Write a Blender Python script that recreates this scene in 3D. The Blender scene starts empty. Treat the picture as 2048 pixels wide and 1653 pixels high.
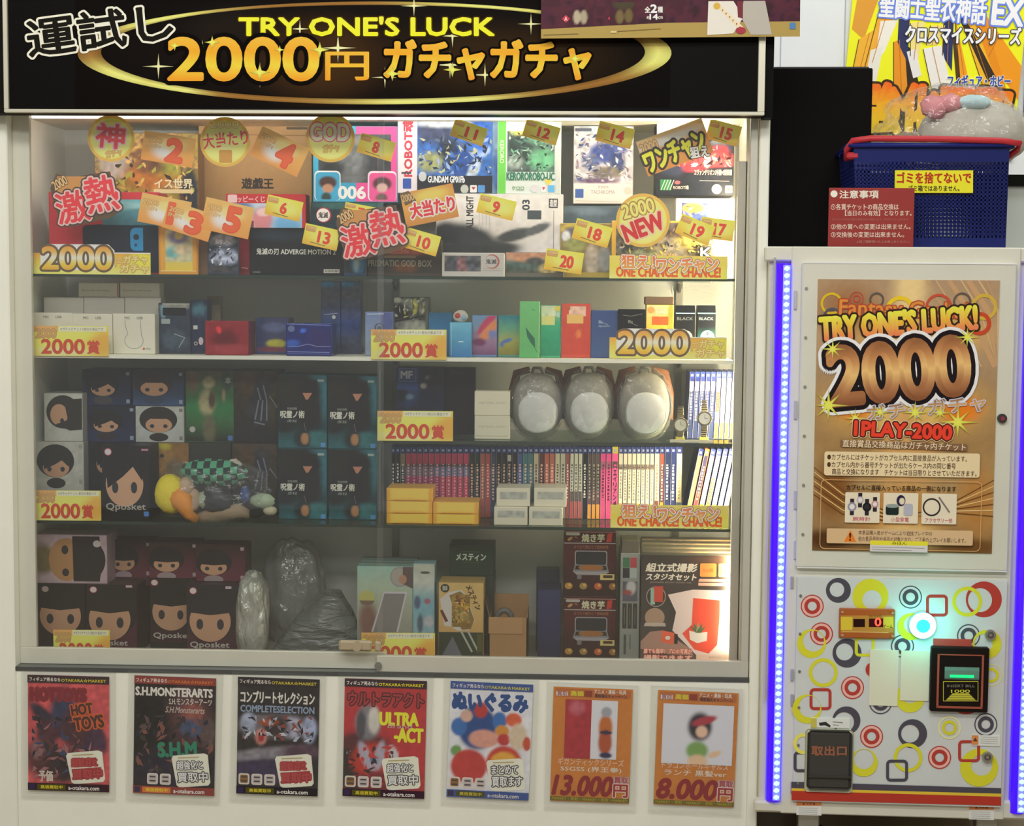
import bpy, bmesh, math, random
import numpy as np
from mathutils import Matrix, Vector
random.seed(7)
SC = bpy.context.scene
COL = SC.collection
# ------------------------------------------------------------------ camera
F, CAMY, CAMZ = 3200.0, -3.9, 1.3
YAW, PIT, ROL = .0348, -.0741, -.0078
R3 = Matrix.Rotation(YAW, 3, 'Z') @ Matrix.Rotation(PIT, 3, 'X') @ Matrix.Rotation(ROL, 3, 'Y')
CPOS = Vector((0, CAMY, CAMZ))
cd = bpy.data.cameras.new('camera'); cam = bpy.data.objects.new('camera', cd); COL.objects.link(cam)
cd.sensor_width = 36; cd.lens = F / 2048 * 36; cd.clip_start = .05; cd.clip_end = 60
M4 = (R3 @ Matrix.Rotation(math.pi / 2, 3, 'X')).to_4x4(); M4.translation = CPOS
cam.matrix_world = M4
SC.camera = cam
# ------------------------------------------------------------------ world, lights, exposure
w = bpy.data.worlds.new('world'); SC.world = w; w.use_nodes = True
w.node_tree.nodes['Background'].inputs[0].default_value = (.78, .80, .80, 1)
w.node_tree.nodes['Background'].inputs[1].default_value = .42
SC.view_settings.view_transform = 'Standard'; SC.view_settings.look = 'None'
SC.view_settings.gamma = 1; SC.view_settings.use_curve_mapping = False
SC.view_settings.exposure = 0.0
def area(name, loc, rot, sx, sy, e, col):
    l = bpy.data.lights.new(name, 'AREA'); l.shape = 'RECTANGLE'; l.size = sx; l.size_y = sy
    l.energy = e; l.color = col
    o = bpy.data.objects.new(name, l); o.location = loc; o.rotation_euler = rot; COL.objects.link(o); return o
area('overhead_light', (-.6, -2.6, 3.3), (math.radians(38), 0, 0), 3.6, .5, 66, (1, .99, .955))
area('overhead_light', (-.2, -4.6, 3.3), (math.radians(58), 0, 0), 3.6, .5, 78, (1, .99, .965))
area('overhead_light', (1.35, -.25, 3.0), (math.radians(30), 0, 0), 1.0, .3, 7, (.94, .97, 1))  # added light to brighten the right-hand wall and poster
area('case_top_tube', (-.42, .050, 1.728), (math.radians(48), 0, 0), 1.68, .02, 2.1, (1, .97, .92))
area('header_strip', (-.42, -.045, 1.738), (math.radians(20), 0, 0), 1.68, .015, 3.2, (1, .97, .92))
# ------------------------------------------------------------------ helpers
GAIN = .74
def lin(c):
    if isinstance(c, str):
        c = [int(c[i:i + 2], 16) for i in (0, 2, 4)]
    c = [x / 255 for x in c[:3]]
    return [min(.92, (x / 12.92 if x < .04045 else ((x + .055) / 1.055) ** 2.4) / GAIN) for x in c]
_m = {}
def mat(col, rough=.5, metal=0., key='', emit=0., trans=0., bump=0.):
    k = (str(col), rough, metal, key, emit, trans, bump)
    if k in _m: return _m[k]
    m = bpy.data.materials.new('surface_' + str(len(_m))); m.use_nodes = True
    nt = m.node_tree; b = nt.nodes['Principled BSDF']; c = lin(col)
    nz = nt.nodes.new('ShaderNodeTexNoise'); nz.inputs['Scale'].default_value = 9; nz.inputs['Detail'].default_value = 5
    tc = nt.nodes.new('ShaderNodeTexCoord'); nt.links.new(tc.outputs['Object'], nz.inputs['Vector'])
    mx = nt.nodes.new('ShaderNodeMix'); mx.data_type = 'RGBA'
    mx.inputs[6].default_value = (*[x * .93 for x in c], 1); mx.inputs[7].default_value = (*[min(.95, x * 1.05) for x in c], 1)
    nt.links.new(nz.outputs[0], mx.inputs[0]); nt.links.new(mx.outputs[2], b.inputs['Base Color'])
    b.inputs['Specular IOR Level'].default_value = .06 if max(c) < .03 else .3
    b.inputs['Roughness'].default_value = rough; b.inputs['Metallic'].default_value = metal
    if emit: b.inputs['Emission Color'].default_value = (*c, 1); b.inputs['Emission Strength'].default_value = emit
    if bump:
        n2 = nt.nodes.new('ShaderNodeTexNoise'); n2.inputs['Scale'].default_value = 45; n2.inputs['Detail'].default_value = 4
        nt.links.new(tc.outputs['Object'], n2.inputs['Vector'])
        bp = nt.nodes.new('ShaderNodeBump'); bp.inputs['Strength'].default_value = bump; bp.inputs['Distance'].default_value = .01
        nt.links.new(n2.outputs[0], bp.inputs['Height']); nt.links.new(bp.outputs[0], b.inputs['Normal'])
    _m[k] = m; return m
def film(name, tint, glossy, rough, ior_f=.06, add=0.0, milky=0.0, edge=.5):
    """clear glass or plastic film: lets light through, mirrors a little, can be a bit milky"""
    m = bpy.data.materials.new(name); m.use_nodes = True; nt = m.node_tree
    for n in list(nt.nodes): nt.nodes.remove(n)
    out = nt.nodes.new('ShaderNodeOutputMaterial'); t = nt.nodes.new('ShaderNodeBsdfTransparent'); g = nt.nodes.new('ShaderNodeBsdfGlossy')
    t.inputs[0].default_value = (*tint, 1); g.inputs['Color'].default_value = (*glossy, 1); g.inputs['Roughness'].default_value = rough
    lw = nt.nodes.new('ShaderNodeLayerWeight'); lw.inputs[0].default_value = .35
    ma = nt.nodes.new('ShaderNodeMath'); ma.operation = 'MULTIPLY_ADD'; ma.inputs[1].default_value = edge; ma.inputs[2].default_value = ior_f
    nt.links.new(lw.outputs['Fresnel'], ma.inputs[0])
    mx = nt.nodes.new('ShaderNodeMixShader'); nt.links.new(ma.outputs[0], mx.inputs[0]); nt.links.new(t.outputs[0], mx.inputs[1]); nt.links.new(g.outputs[0], mx.inputs[2])
    last = mx
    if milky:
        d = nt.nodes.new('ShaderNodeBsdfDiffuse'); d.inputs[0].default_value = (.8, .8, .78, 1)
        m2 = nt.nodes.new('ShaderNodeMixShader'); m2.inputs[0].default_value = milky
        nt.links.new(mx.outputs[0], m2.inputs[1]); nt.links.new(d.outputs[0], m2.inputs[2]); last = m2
    if add:
        nz = nt.nodes.new('ShaderNodeTexNoise'); nz.inputs['Scale'].default_value = add; nz.inputs['Detail'].default_value = 3
        tc = nt.nodes.new('ShaderNodeTexCoord'); nt.links.new(tc.outputs['Object'], nz.inputs['Vector'])
        bp = nt.nodes.new('ShaderNodeBump'); bp.inputs['Strength'].default_value = .9; bp.inputs['Distance'].default_value = .02
        nt.links.new(nz.outputs[0], bp.inputs['Height']); nt.links.new(bp.outputs[0], g.inputs['Normal'])
    nt.links.new(last.outputs[0], out.inputs[0]); return m
GLASS = film('door_glass', (.99, .995, .99), (1, 1, 1), .02, .015, 0, .018)  # diffuse share paints in the haze of reflections on the doors
SHELFGLASS = film('shelf_glass', (.80, .90, .85), (1, 1, 1), .03, .05)
CLEAR = film('clear_film', (.99, .99, .99), (1, 1, 1), .10, .03, 22.0, .03, .22)
SLEEVE = film('clear_sleeve', (1, 1, 1), (1, 1, 1), .3, .0, 0, .035)
def printmat(name, rough, spec=.5, emit=0.):
    m = bpy.data.materials.new(name); m.use_nodes = True; nt = m.node_tree; b = nt.nodes['Principled BSDF']
    a = nt.nodes.new('ShaderNodeAttribute'); a.attribute_name = 'Ink'
    nt.links.new(a.outputs['Color'], b.inputs['Base Color']); b.inputs['Roughness'].default_value = rough
    b.inputs['Specular IOR Level'].default_value = spec
    if emit:
        nt.links.new(a.outputs['Color'], b.inputs['Emission Color']); b.inputs['Emission Strength'].default_value = emit
    return m
PG, PM, PE = printmat('gloss_print', .35, .15), printmat('matt_print', .6, .3), printmat('glow_print', .5, .3, .75)
PLIT = printmat('softly_backlit_print', .5, .2, .12)
PSIGN = printmat('sign_print', .5, .03)
def prop(o, label=None, cat=None, group=None, kind=None):
    if label: o['label'] = label
    if cat: o['category'] = cat
    if group: o['group'] = group
    if kind: o['kind'] = kind
    return o
def link(name, me, parent=None, loc=(0, 0, 0), rot=(0, 0, 0)):
    o = bpy.data.objects.new(name, me); COL.objects.link(o); o.location = loc; o.rotation_euler = rot
    if parent: o.parent = parent
    return o
def empty(name, loc=(0, 0, 0), rot=(0, 0, 0)): 
    o = link(name, None, None, loc, rot); o.empty_display_size = .05; return o
class MB:
    def __init__(s): s.bm = bmesh.new()
    def box(s, x0, x1, y0, y1, z0, z1, bev=0.):
        r = bmesh.ops.create_cube(s.bm, size=1)
        bmesh.ops.transform(s.bm, matrix=Matrix.Translation(((x0 + x1) / 2, (y0 + y1) / 2, (z0 + z1) / 2)) @ Matrix.Diagonal((abs(x1 - x0), abs(y1 - y0), abs(z1 - z0), 1)), verts=r['verts'])
        if bev: bmesh.ops.bevel(s.bm, geom=list({e for v in r['verts'] for e in v.link_edges}), offset=bev, segments=1, affect='EDGES')
        return s
    def hex(s, pts8):
        v = [s.bm.verts.new(p) for p in pts8]
        for f in ((0, 1, 2, 3), (7, 6, 5, 4), (0, 4, 5, 1), (1, 5, 6, 2), (2, 6, 7, 3), (3, 7, 4, 0)): s.bm.faces.new([v[i] for i in f])
        return s
    def cyl(s, c, r, depth, axis='Y', seg=24, r2=None):
        m = Matrix.Translation(c) @ (Matrix.Rotation(math.pi / 2, 4, 'X') if axis == 'Y' else Matrix.Rotation(math.pi / 2, 4, 'Y') if axis == 'X' else Matrix.Identity(4))
        bmesh.ops.create_cone(s.bm, cap_ends=True, segments=seg, radius1=r, radius2=r if r2 is None else r2, depth=depth, matrix=m); return s
    def torus(s, c, R, r, axis='Y', seg=32, n=10, sx=1., sz=1.):
        g = []
        for i in range(seg):
            a = 2 * math.pi * i / seg; row = []
            for j in range(n):
                b = 2 * math.pi * j / n; q = R + r * math.cos(b)
                p = (c[0] + q * math.cos(a) * sx, c[1] + r * math.sin(b), c[2] + q * math.sin(a) * sz) if axis == 'Y' else (c[0] + q * math.cos(a) * sx, c[1] + q * math.sin(a) * sz, c[2] + r * math.sin(b))
                row.append(s.bm.verts.new(p))
            g.append(row)
        for i in range(seg):
            for j in range(n): s.bm.faces.new((g[i][j], g[(i + 1) % seg][j], g[(i + 1) % seg][(j + 1) % n], g[i][(j + 1) % n]))
        return s
    def tube(s, pts, r, n=8, flat=1.):
        pts = [Vector(p) for p in pts]; rings = []
        for i, p in enumerate(pts):
            d = (pts[min(i + 1, len(pts) - 1)] - pts[max(i - 1, 0)]).normalized()
            u = d.cross(Vector((0, 1, .01))).normalized(); v = d.cross(u).normalized()
            rr = r[i] if isinstance(r, (list, tuple)) else r
            rings.append([s.bm.verts.new(p + u * rr * math.cos(2 * math.pi * k / n) + v * rr * flat * math.sin(2 * math.pi * k / n)) for k in range(n)])
        for a, b in zip(rings, rings[1:]):
            for k in range(n): s.bm.faces.new((a[k], a[(k + 1) % n], b[(k + 1) % n], b[k]))
        s.bm.faces.new(rings[0][::-1]); s.bm.faces.new(rings[-1]); return s
    def prism(s, pts, y0, y1):
        a = [s.bm.verts.new((x, y0, z)) for x, z in pts]; b = [s.bm.verts.new((x, y1, z)) for x, z in pts]; n = len(pts)
        s.bm.faces.new(a); s.bm.faces.new(b[::-1])
        for i in range(n): s.bm.faces.new((a[i], b[i], b[(i + 1) % n], a[(i + 1) % n]))
        return s
    def blob(s, c, r, sub=3, amp=.0, freq=3., seed=0, p=2.0, fl=0.):
        """noisy super-ellipsoid; fl flattens the underside"""
        from mathutils import noise
        q = bmesh.ops.create_icosphere(s.bm, subdivisions=sub, radius=1)
        for v in q['verts']:
            d = v.co.normalized(); k = (abs(d.x) ** p + abs(d.y) ** p + abs(d.z) ** p) ** (-1 / p); d = d * k
            n = noise.noise(Vector((d.x * freq + seed * 7.3, d.y * freq, d.z * freq))) + .5 * noise.noise(Vector((d.x * freq * 2.3, d.y * freq * 2.3 + seed * 3.1, d.z * freq * 2.3)))
            d *= 1 + amp * n
            if fl and d.z < -fl: d.z = -fl
            v.co = Vector(c) + Vector((d.x * r[0], d.y * r[1], d.z * r[2]))
        return s
    def obj(s, name, m, parent=None, loc=(0, 0, 0), rot=(0, 0, 0), smooth=False):
        bmesh.ops.recalc_face_normals(s.bm, faces=s.bm.faces)
        me = bpy.data.meshes.new(name); s.bm.to_mesh(me); s.bm.free()
        if m: me.materials.append(m)
        if smooth:
            me.polygons.foreach_set('use_smooth', [True] * len(me.polygons))
        return link(name, me, parent, loc, rot)
def copy_tree(o, parent=None):
    c = o.copy(); COL.objects.link(c)
    if parent: c.parent = parent
    for ch in list(o.children): copy_tree(ch, c)
    return c
class Pl:
    """vertical plane; turns a pixel of the photograph into a point on it"""
    def __init__(s, Y=0., O=None, a=0.):
        s.O = Vector((O[0], O[1], 0)) if O else Vector((0, Y, 0)); s.a = a
        s.ex = Vector((math.cos(a), math.sin(a), 0)); s.n = Vector((-math.sin(a), math.cos(a), 0))
    def w(s, px, py):
        d = R3 @ Vector(((px - 1024) / F, 1, -(py - 826.5) / F))
        return CPOS + d * ((s.O - CPOS).dot(s.n) / d.dot(s.n))
    def l(s, px, py):
        p = s.w(px, py); return (p - s.O).dot(s.ex), p.z
def P(px, py, Y=0.):
    p = Pl(Y).w(px, py); return p.x, p.z
# ---------------------------------------------------------------- text outlines from Blender's own font
_t = {}
def glyphs(s, off):
    k = (s, round(off, 4))
    if k not in _t:
        cu = bpy.data.curves.new('t', 'FONT'); cu.body = s; cu.size = 1; cu.offset = off; cu.resolution_u = 5 if s.isascii() and len(s) < 7 else 2
        o = bpy.data.objects.new('t', cu); me = o.to_mesh()
        v = np.array([(q.co.x, q.co.y) for q in me.vertices]).reshape(-1, 2); f = [tuple(p.vertices) for p in me.polygons]
        o.to_mesh_clear(); bpy.data.objects.remove(o); bpy.data.curves.remove(cu); _t[k] = (v, f)
    return _t[k]
def vn(x, y, seed):
    """value noise 0..1"""
    rs = np.random.RandomState(seed % 99991); g = rs.rand(64, 64)
    xi, yi = np.floor(x).astype(int), np.floor(y).astype(int); fx, fy = x - xi, y - yi
    fx = fx * fx * (3 - 2 * fx); fy = fy * fy * (3 - 2 * fy); a = lambda i, j: g[i % 64, j % 64]
    return (a(xi, yi) * (1 - fx) + a(xi + 1, yi) * fx) * (1 - fy) + (a(xi, yi + 1) * (1 - fx) + a(xi + 1, yi + 1) * fx) * fy
CANVASES = []
class Canvas:
    """flat print: coloured polygons stacked in hair-thin layers on a front face"""
    STEP = .00007
    def __init__(s, parent, mp, y, m=None, name='printed_front', clip=None):
        s.p, s.mp, s.y, s.m, s.name, s.clip = parent, mp, y, m or PG, name, clip
        s.V, s.Fc, s.C, s.n, s.k = [], [], [], 0, 1; s.st = s.STEP; CANVASES.append(s)
    def put(s, v, f, c, adv=1):
        """v: Nx2 in canvas units, c: one colour or an Nx3 array (linear)"""
        v = np.asarray(v, float).reshape(-1, 2)
        if len(v) == 0: return
        if s.clip: v = np.column_stack([np.clip(v[:, 0], s.clip[0], s.clip[2]), np.clip(v[:, 1], s.clip[1], s.clip[3])])
        c = np.asarray(c, float)
        if c.ndim == 1: c = np.tile(c, (len(v), 1))
        s.V.append((v, s.k * s.st)); s.C.append(c); s.Fc += [tuple(i + s.n for i in q) for q in f]; s.n += len(v); s.k += adv
    def rect(s, x0, y0, x1, y1, c): s.put([(x0, y0), (x1, y0), (x1, y1), (x0, y1)], [(3, 2, 1, 0)], lin(c)); return s
    def poly(s, pts, c):
        n = len(pts); s.put(pts, [tuple(range(n))], lin(c)); return s
    def disc(s, cx, cy, rx, ry, c, n=28, rot=0):
        a = np.arange(n) * 2 * np.pi / n; x, y = rx * np.cos(a), ry * np.sin(a); k, q = math.cos(rot), math.sin(rot)
        s.put(np.column_stack([cx + x * k - y * q, cy + x * q + y * k]), [tuple(range(n))], lin(c)); return s
    def ring(s, cx, cy, r, c, hx=None, hy=None, hr=None, n=36, sx=1.):
        hx = cx if hx is None else hx; hy = cy if hy is None else hy
        a = np.arange(n) * 2 * np.pi / n; o = np.column_stack([cx + r * sx * np.cos(a), cy + r * np.sin(a)]); i = np.column_stack([hx + hr * sx * np.cos(a), hy + hr * np.sin(a)])
        s.put(np.vstack([o, i]), [(j, (j + 1) % n, n + (j + 1) % n, n + j) for j in range(n)], lin(c)); return s
    def rrect(s, x0, y0, x1, y1, r, c, hole=0.):
        def loop(x0, y0, x1, y1, r):
            o = []
            for cx, cy, a0 in ((x1 - r, y1 - r, 0), (x0 + r, y1 - r, 90), (x0 + r, y0 + r, 180), (x1 - r, y0 + r, 270)):
                for t in range(5): a = math.radians(a0 + t * 22.5); o.append((cx + r * math.cos(a), cy + r * math.sin(a)))
            return o
        o = loop(x0, y0, x1, y1, r); n = len(o)
        if not hole: s.put(o, [tuple(range(n))], lin(c)); return s
        h = loop(x0 + hole, y0 + hole, x1 - hole, y1 - hole, max(.5, r - hole))
        s.put(o + h, [(j, (j + 1) % n, n + (j + 1) % n, n + j) for j in range(n)], lin(c)); return s
    def shards(s, x0, y0, x1, y1, pal, n, seed, size=9.):
        rs = random.Random(seed)
        for i in range(n):
            cx, cy, a, L, W_ = rs.uniform(x0, x1), rs.uniform(y0, y1), rs.uniform(0, 3.1), rs.uniform(.4, 1) * size, rs.uniform(.12, .4) * size
            k, q = math.cos(a), math.sin(a); p = [(-L, 0), (0, -W_), (L, rs.uniform(-W_, W_)), (rs.uniform(-L / 2, L / 2), W_)]
            s.put([(min(max(cx + u * k - v * q, x0), x1), min(max(cy + u * q + v * k, y0), y1)) for u, v in p], [(0, 1, 2, 3)], lin(rs.choice(pal)), .11)
        s.k += 1; return s
    def line(s, pts, wd, c):
        for (a, b), (d, e) in zip(pts, pts[1:]):
            L = math.hypot(d - a, e - b) or 1; nx, ny = -(e - b) / L * wd / 2, (d - a) / L * wd / 2
            s.put([(a + nx, b + ny), (d + nx, e + ny), (d - nx, e - ny), (a - nx, b - ny)], [(0, 1, 2, 3)], lin(c), .11)
        s.k += 1; return s
    def text(s, t, x0, y0, x1, y1, c, bold=.015, out=(), rot=0., shear=0., grad=None):
        """t is fitted into the box x0..x1, y0 (top)..y1 (bottom); out = ((width, colour), ...) widest first"""
        v0, f0 = glyphs(t, 0.)
        lo, hi = v0.min(0), v0.max(0); W, H = x1 - x0, y1 - y0; cx, cy = (x0 + x1) / 2, (y0 + y1) / 2; k, q = math.cos(rot), math.sin(rot)
        px = min(H / (hi[1] - lo[1]), W / (hi[0] - lo[0]) * 1.6)
        u = (v0[:, 0] - lo[0]) / (hi[0] - lo[0]) - .5; g = (v0[:, 1] - lo[1]) / (hi[1] - lo[1]) - .5
        X, Y_ = u * W + g * H * shear, -g * H; X, Y_ = cx + X * k - Y_ * q, cy + X * q + Y_ * k
        for wd, cc in list(out) + [(0, c)]:
            r = (bold * .8 + wd) * px; col = lin(cc)
            if grad and wd == 0:
                st = [np.array(lin(z)) for z in grad]; tt = np.clip(.5 - g, 0, 1) * (len(st) - 1); i = np.minimum(tt.astype(int), len(st) - 2); fr = (tt - i)[:, None]
                st = np.array(st); col = st[i] * (1 - fr) + st[i + 1] * fr
            n = 0 if r < .12 else 4 if r < .9 else 8 if r < 2.2 else 14 if r < 4 else 32
            offs = [(0, 0)] + [(r * math.cos(2 * math.pi * j / n + .4), r * math.sin(2 * math.pi * j / n + .4)) for j in range(n)]
            for dx, dy in offs: s.put(np.column_stack([X + dx, Y_ + dy]), f0, col, .11 if n < 20 else .05)
            s.k += 1
        return s
    def field(s, x0, y0, x1, y1, base, blobs=(), step=4., amp=.0, seed=1, pal=None, cell=14.):
        """smooth picture: base colour or vertical gradient list, soft blobs (cx,cy,rx,ry,col,soft,rot), optional mottling"""
        nx, ny = max(2, int((x1 - x0) / step)), max(2, int((y1 - y0) / step))
        gx, gy = np.meshgrid(np.linspace(x0, x1, nx + 1), np.linspace(y0, y1, ny + 1)); gx, gy = gx.ravel(), gy.ravel()
        st = base if isinstance(base, list) else [base, base]
        t = (gy - y0) / (y1 - y0) * (len(st) - 1); i = np.minimum(t.astype(int), len(st) - 2); fr = (t - i)[:, None]
        st = np.array([lin(z) for z in st]); col = st[i] * (1 - fr) + st[i + 1] * fr
        if pal:
            pc = np.array([lin(z) for z in pal]); v = vn(gx / cell + seed, gy / cell, seed) * .65 + vn(gx / cell * 2.2, gy / cell * 2.2 + seed, seed + 5) * .35
            v = np.clip((v - .2) / .6, 0, .999) * len(pc); j = v.astype(int); fr = np.clip((v - j) * 3 - 1, 0, 1)[:, None]
            col = pc[j] * (1 - fr) + pc[np.minimum(j + 1, len(pc) - 1)] * fr
        for bl in blobs:
            cx, cy, rx, ry, c = bl[:5]; so = bl[5] if len(bl) > 5 else .35; ro = bl[6] if len(bl) > 6 else 0
            k, q = math.cos(ro), math.sin(ro); dx, dy = gx - cx, gy - cy; d = np.sqrt(((dx * k + dy * q) / rx) ** 2 + ((-dx * q + dy * k) / ry) ** 2)
            wt = np.clip((1 + so / 2 - d) / so, 0, 1)[:, None]; wt = wt * wt * (3 - 2 * wt); col = col * (1 - wt) + np.array(lin(c)) * wt
        if amp: col = np.clip(col * (1 + amp * (vn(gx / 7, gy / 7, seed) * 2 - 1))[:, None], 0, .95)
        n = nx + 1
        s.put(np.column_stack([gx, gy]), [(a + n, a + n + 1, a + 1, a) for r in range(ny) for a in range(r * n, r * n + nx)], col); return s
    def bake(s):
        if not s.V: return
        V = []
        for v, k in s.V:
            X, Z = s.mp(v[:, 0], v[:, 1]); V.append(np.column_stack([X, np.full(len(v), s.y - k), Z]))
        V = np.vstack(V); me = bpy.data.meshes.new(s.name); me.from_pydata(V.tolist(), [], s.Fc)
        a = me.color_attributes.new('Ink', 'FLOAT_COLOR', 'POINT'); C = np.ones((len(V), 4)); C[:, :3] = np.vstack(s.C); a.data.foreach_set('color', C.ravel())
        me.materials.append(s.m); o = link(s.name, me, s.p); return o
def plmap(pl, ox=0., oz=0.):
    def mp(X, Y):
        r = np.array([pl.l(a, b) for a, b in zip(X, Y)]); return r[:, 0] - ox, r[:, 1] - oz
    return mp
def linmap(px0, py0, px1, py1, X0, Z0, X1, Z1):
    return lambda X, Y: (X0 + (X - px0) / (px1 - px0) * (X1 - X0), Z0 + (Y - py0) / (py1 - py0) * (Z1 - Z0))
def carton(name, label, r, Y, dep, col, base=None, group=None, cat='box', sys=None, rough=.4, bev=.0012, m=None, pm=None, roll=0.):
    """a box: r = pixel rectangle of its front at depth Y; stands on height base (or on its own lower edge)"""
    x0, y0, x1, y1 = r; cx, cy = (x0 + x1) / 2, (y0 + y1) / 2
    X0, X1 = P(x0, cy, Y)[0], P(x1, cy, Y)[0]; Z1, Z0 = P(cx, y0, Y)[1], P(cx, y1, Y)[1]
    zb = Z0 if base is None else base; W = X1 - X0; c = (X0 + X1) / 2
    o = MB().box(-W / 2, W / 2, -dep / 2, dep / 2, 0, Z1 - zb, bev).obj(name, m or mat(col, rough), None, (c, Y + dep / 2, zb), (0, roll, 0))
    prop(o, label, cat, group)
    sy = sys or r; bv = bev
    cv = Canvas(o, linmap(sy[0], sy[1], sy[2], sy[3], -W / 2 + bv, Z1 - zb - bv, W / 2 - bv, max(Z0 - zb, 0) + bv), -dep / 2 - .0001, pm, clip=(sy[0], sy[1], sy[2], sy[3]))
    cv.root = o; return cv
def sheet(name, label, cn, Y, W, H, th=.0012, col='f0e8d0', cat='card', group=None, parent=None, shape=None, pm=None, partname='printed_front', m=None, rot2=0.):
    """flat card from its four corner pixels (tl,tr,br,bl); canvas units 0..W x 0..H, y down"""
    q = [Vector((*P(x, y, Y),)) for x, y in cn]; c = (q[0] + q[1] + q[2] + q[3]) / 4
    ax = ((q[1] - q[0]) + (q[2] - q[3])) / 2; ay = ((q[0] - q[3]) + (q[1] - q[2])) / 2
    w_, h_ = ax.length, ay.length; ang = math.atan2(ax.y, ax.x)
    mb = MB()
    mp = linmap(0, 0, W, H, -w_ / 2, h_ / 2, w_ / 2, -h_ / 2)
    if shape:
        s_ = [mp(x, y) for x, y in shape]; mb.prism(s_, -th / 2, th / 2)
    else: mb.box(-w_ / 2, w_ / 2, -th / 2, th / 2, -h_ / 2, h_ / 2)
    o = mb.obj(name, m or mat(col, .5), parent, (c.x, Y + th / 2, c.y), (rot2, -ang, 0))
    if not parent: prop(o, label, cat, group)
    cv = Canvas(o, mp, -th / 2 - .0001, pm, name=partname); cv.root = o; return cv
# ------------------------------------------------------------------ the setting
WHT = 'dedacb'
FZ = -.06
o = MB().box(-4, 4, -6, 1.6, -.11, FZ).obj('floor', mat('8a7a62', .35)); prop(o, kind='structure')
o = MB().box(-4, 4, .9, .95, FZ, 3.4).obj('wall_back', mat('d8dce6', .6)); prop(o, kind='structure')
o = MB().box(-4, 4, -6, 1.6, 3.4, 3.45).obj('ceiling', mat('c8c8c0', .8)); prop(o, kind='structure')
o = MB().box(-4.05, -4, -6, 1.6, FZ, 3.4).obj('wall_left', mat('b9b8ac', .7)); prop(o, kind='structure')
o = MB().box(4, 4.05, -6, 1.6, FZ, 3.4).obj('wall_right', mat('b9b8ac', .7)); prop(o, kind='structure')
# ------------------------------------------------------------------ display cabinet
BK = .42
XL, XLi = P(-60, 780)[0], P(30, 780)[0]
XRi, XR = P(1507, 780)[0], P(1529, 700)[0]
ZS = P(760, 228)[1]; ZR0 = P(760, 1346)[1]; ZRt = P(1100, 1316)[1]
zsh = lambda yl, yr: (P(70, yl, .05)[1] + P(1470, yr, .05)[1]) / 2
ZA, ZB, ZC, ZD = zsh(546, 559), zsh(710, 720), P(1100, 884, .05)[1], zsh(1044, 1057)
ZE = ZRt - .035
case = empty('display_cabinet', (0, .2, 0)); prop(case, 'wide white glass-fronted display cabinet holding all the prizes', 'cabinet')
cm = mat(WHT, .45)
def part(mb, name, m, parent, label=None, smooth=False, off=(0, .2, 0)):
    o = mb.obj(name, m, parent, (-off[0], -off[1], -off[2]), smooth=smooth)
    if label: o['label'] = label
    return o
part(MB().box(XL, XLi, -.03, BK + .03, FZ, ZS + .02, .003), 'side_panel', cm, case)
part(MB().box(XRi, XR, -.03, BK + .03, FZ, ZS + .02, .003), 'side_panel', cm, case)
part(MB().box(XLi, XRi, -.025, BK, FZ, ZR0 - .003, .002), 'base_panel', cm, case)
part(MB().box(XLi, XRi, BK, BK + .03, ZR0, ZS + .02), 'back_panel', mat('c6c7c0', .6), case)
part(MB().box(XLi, XRi, -.02, BK, ZS, ZS + .02), 'top_panel', cm, case)
part(MB().box(XLi, XRi, .03, BK, ZR0 - .003, ZE), 'inner_deck', mat('9a988c', .6), case)
part(MB().box(XLi, XRi, -.028, .028, ZR0 - .003, ZR0 + .007), 'door_track', mat('5a5d5e', .3, .6), case, 'dark metal door track')
# doors
XM = P(756, 780)[0]; xl1, xr0 = P(54, 760)[0], P(1490, 780)[0]
dl = MB(); zl = P(400, 1300, .01)[1]
dl.box(XLi, XM + .02, .006, .022, ZR0 + .007, zl, .0015).box(XLi, xl1 + .012, .006, .022, zl, ZS, .0015)
DL = part(dl, 'sliding_door', mat('bdbcae', .35, .2), case, 'left sliding glass door, set further back')
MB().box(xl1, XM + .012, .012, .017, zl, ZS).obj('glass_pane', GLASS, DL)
dr = MB(); zr = P(1100, 1316, -.012)[1]; 
dr.box(XM, XRi - .002, -.022, -.004, P(1100, 1350, -.02)[1], zr, .0015).box(xr0, XRi - .003, -.022, -.004, zr, ZS, .0015)
DR = part(dr, 'sliding_door', mat('b4b2a6', .35, .2), case, 'right sliding glass door, in front')
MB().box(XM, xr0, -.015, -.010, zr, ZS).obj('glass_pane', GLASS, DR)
# lock
lx, lz = P(720, 1292, -.02)
part(MB().box(lx - .052, lx + .03, -.03, -.016, lz - .013, lz + .014, .005).box(lx + .036, lx + .052, -.028, -.016, lz - .013, lz + .012, .004).cyl((lx - .006, -.033, lz + .001), .012, .008), 'door_lock', mat('b2a58c', .3, .5), case, 'small brass-toned sliding door lock')
kx, kz = P(757, 1331, -.02); part(MB().cyl((kx, -.026, kz), .009, .008).box(kx - .003, kx + .004, -.032, -.026, kz - .002, kz + .003), 'keyhole', mat('8e9290', .25, .8), case, 'round steel keyhole')
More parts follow.
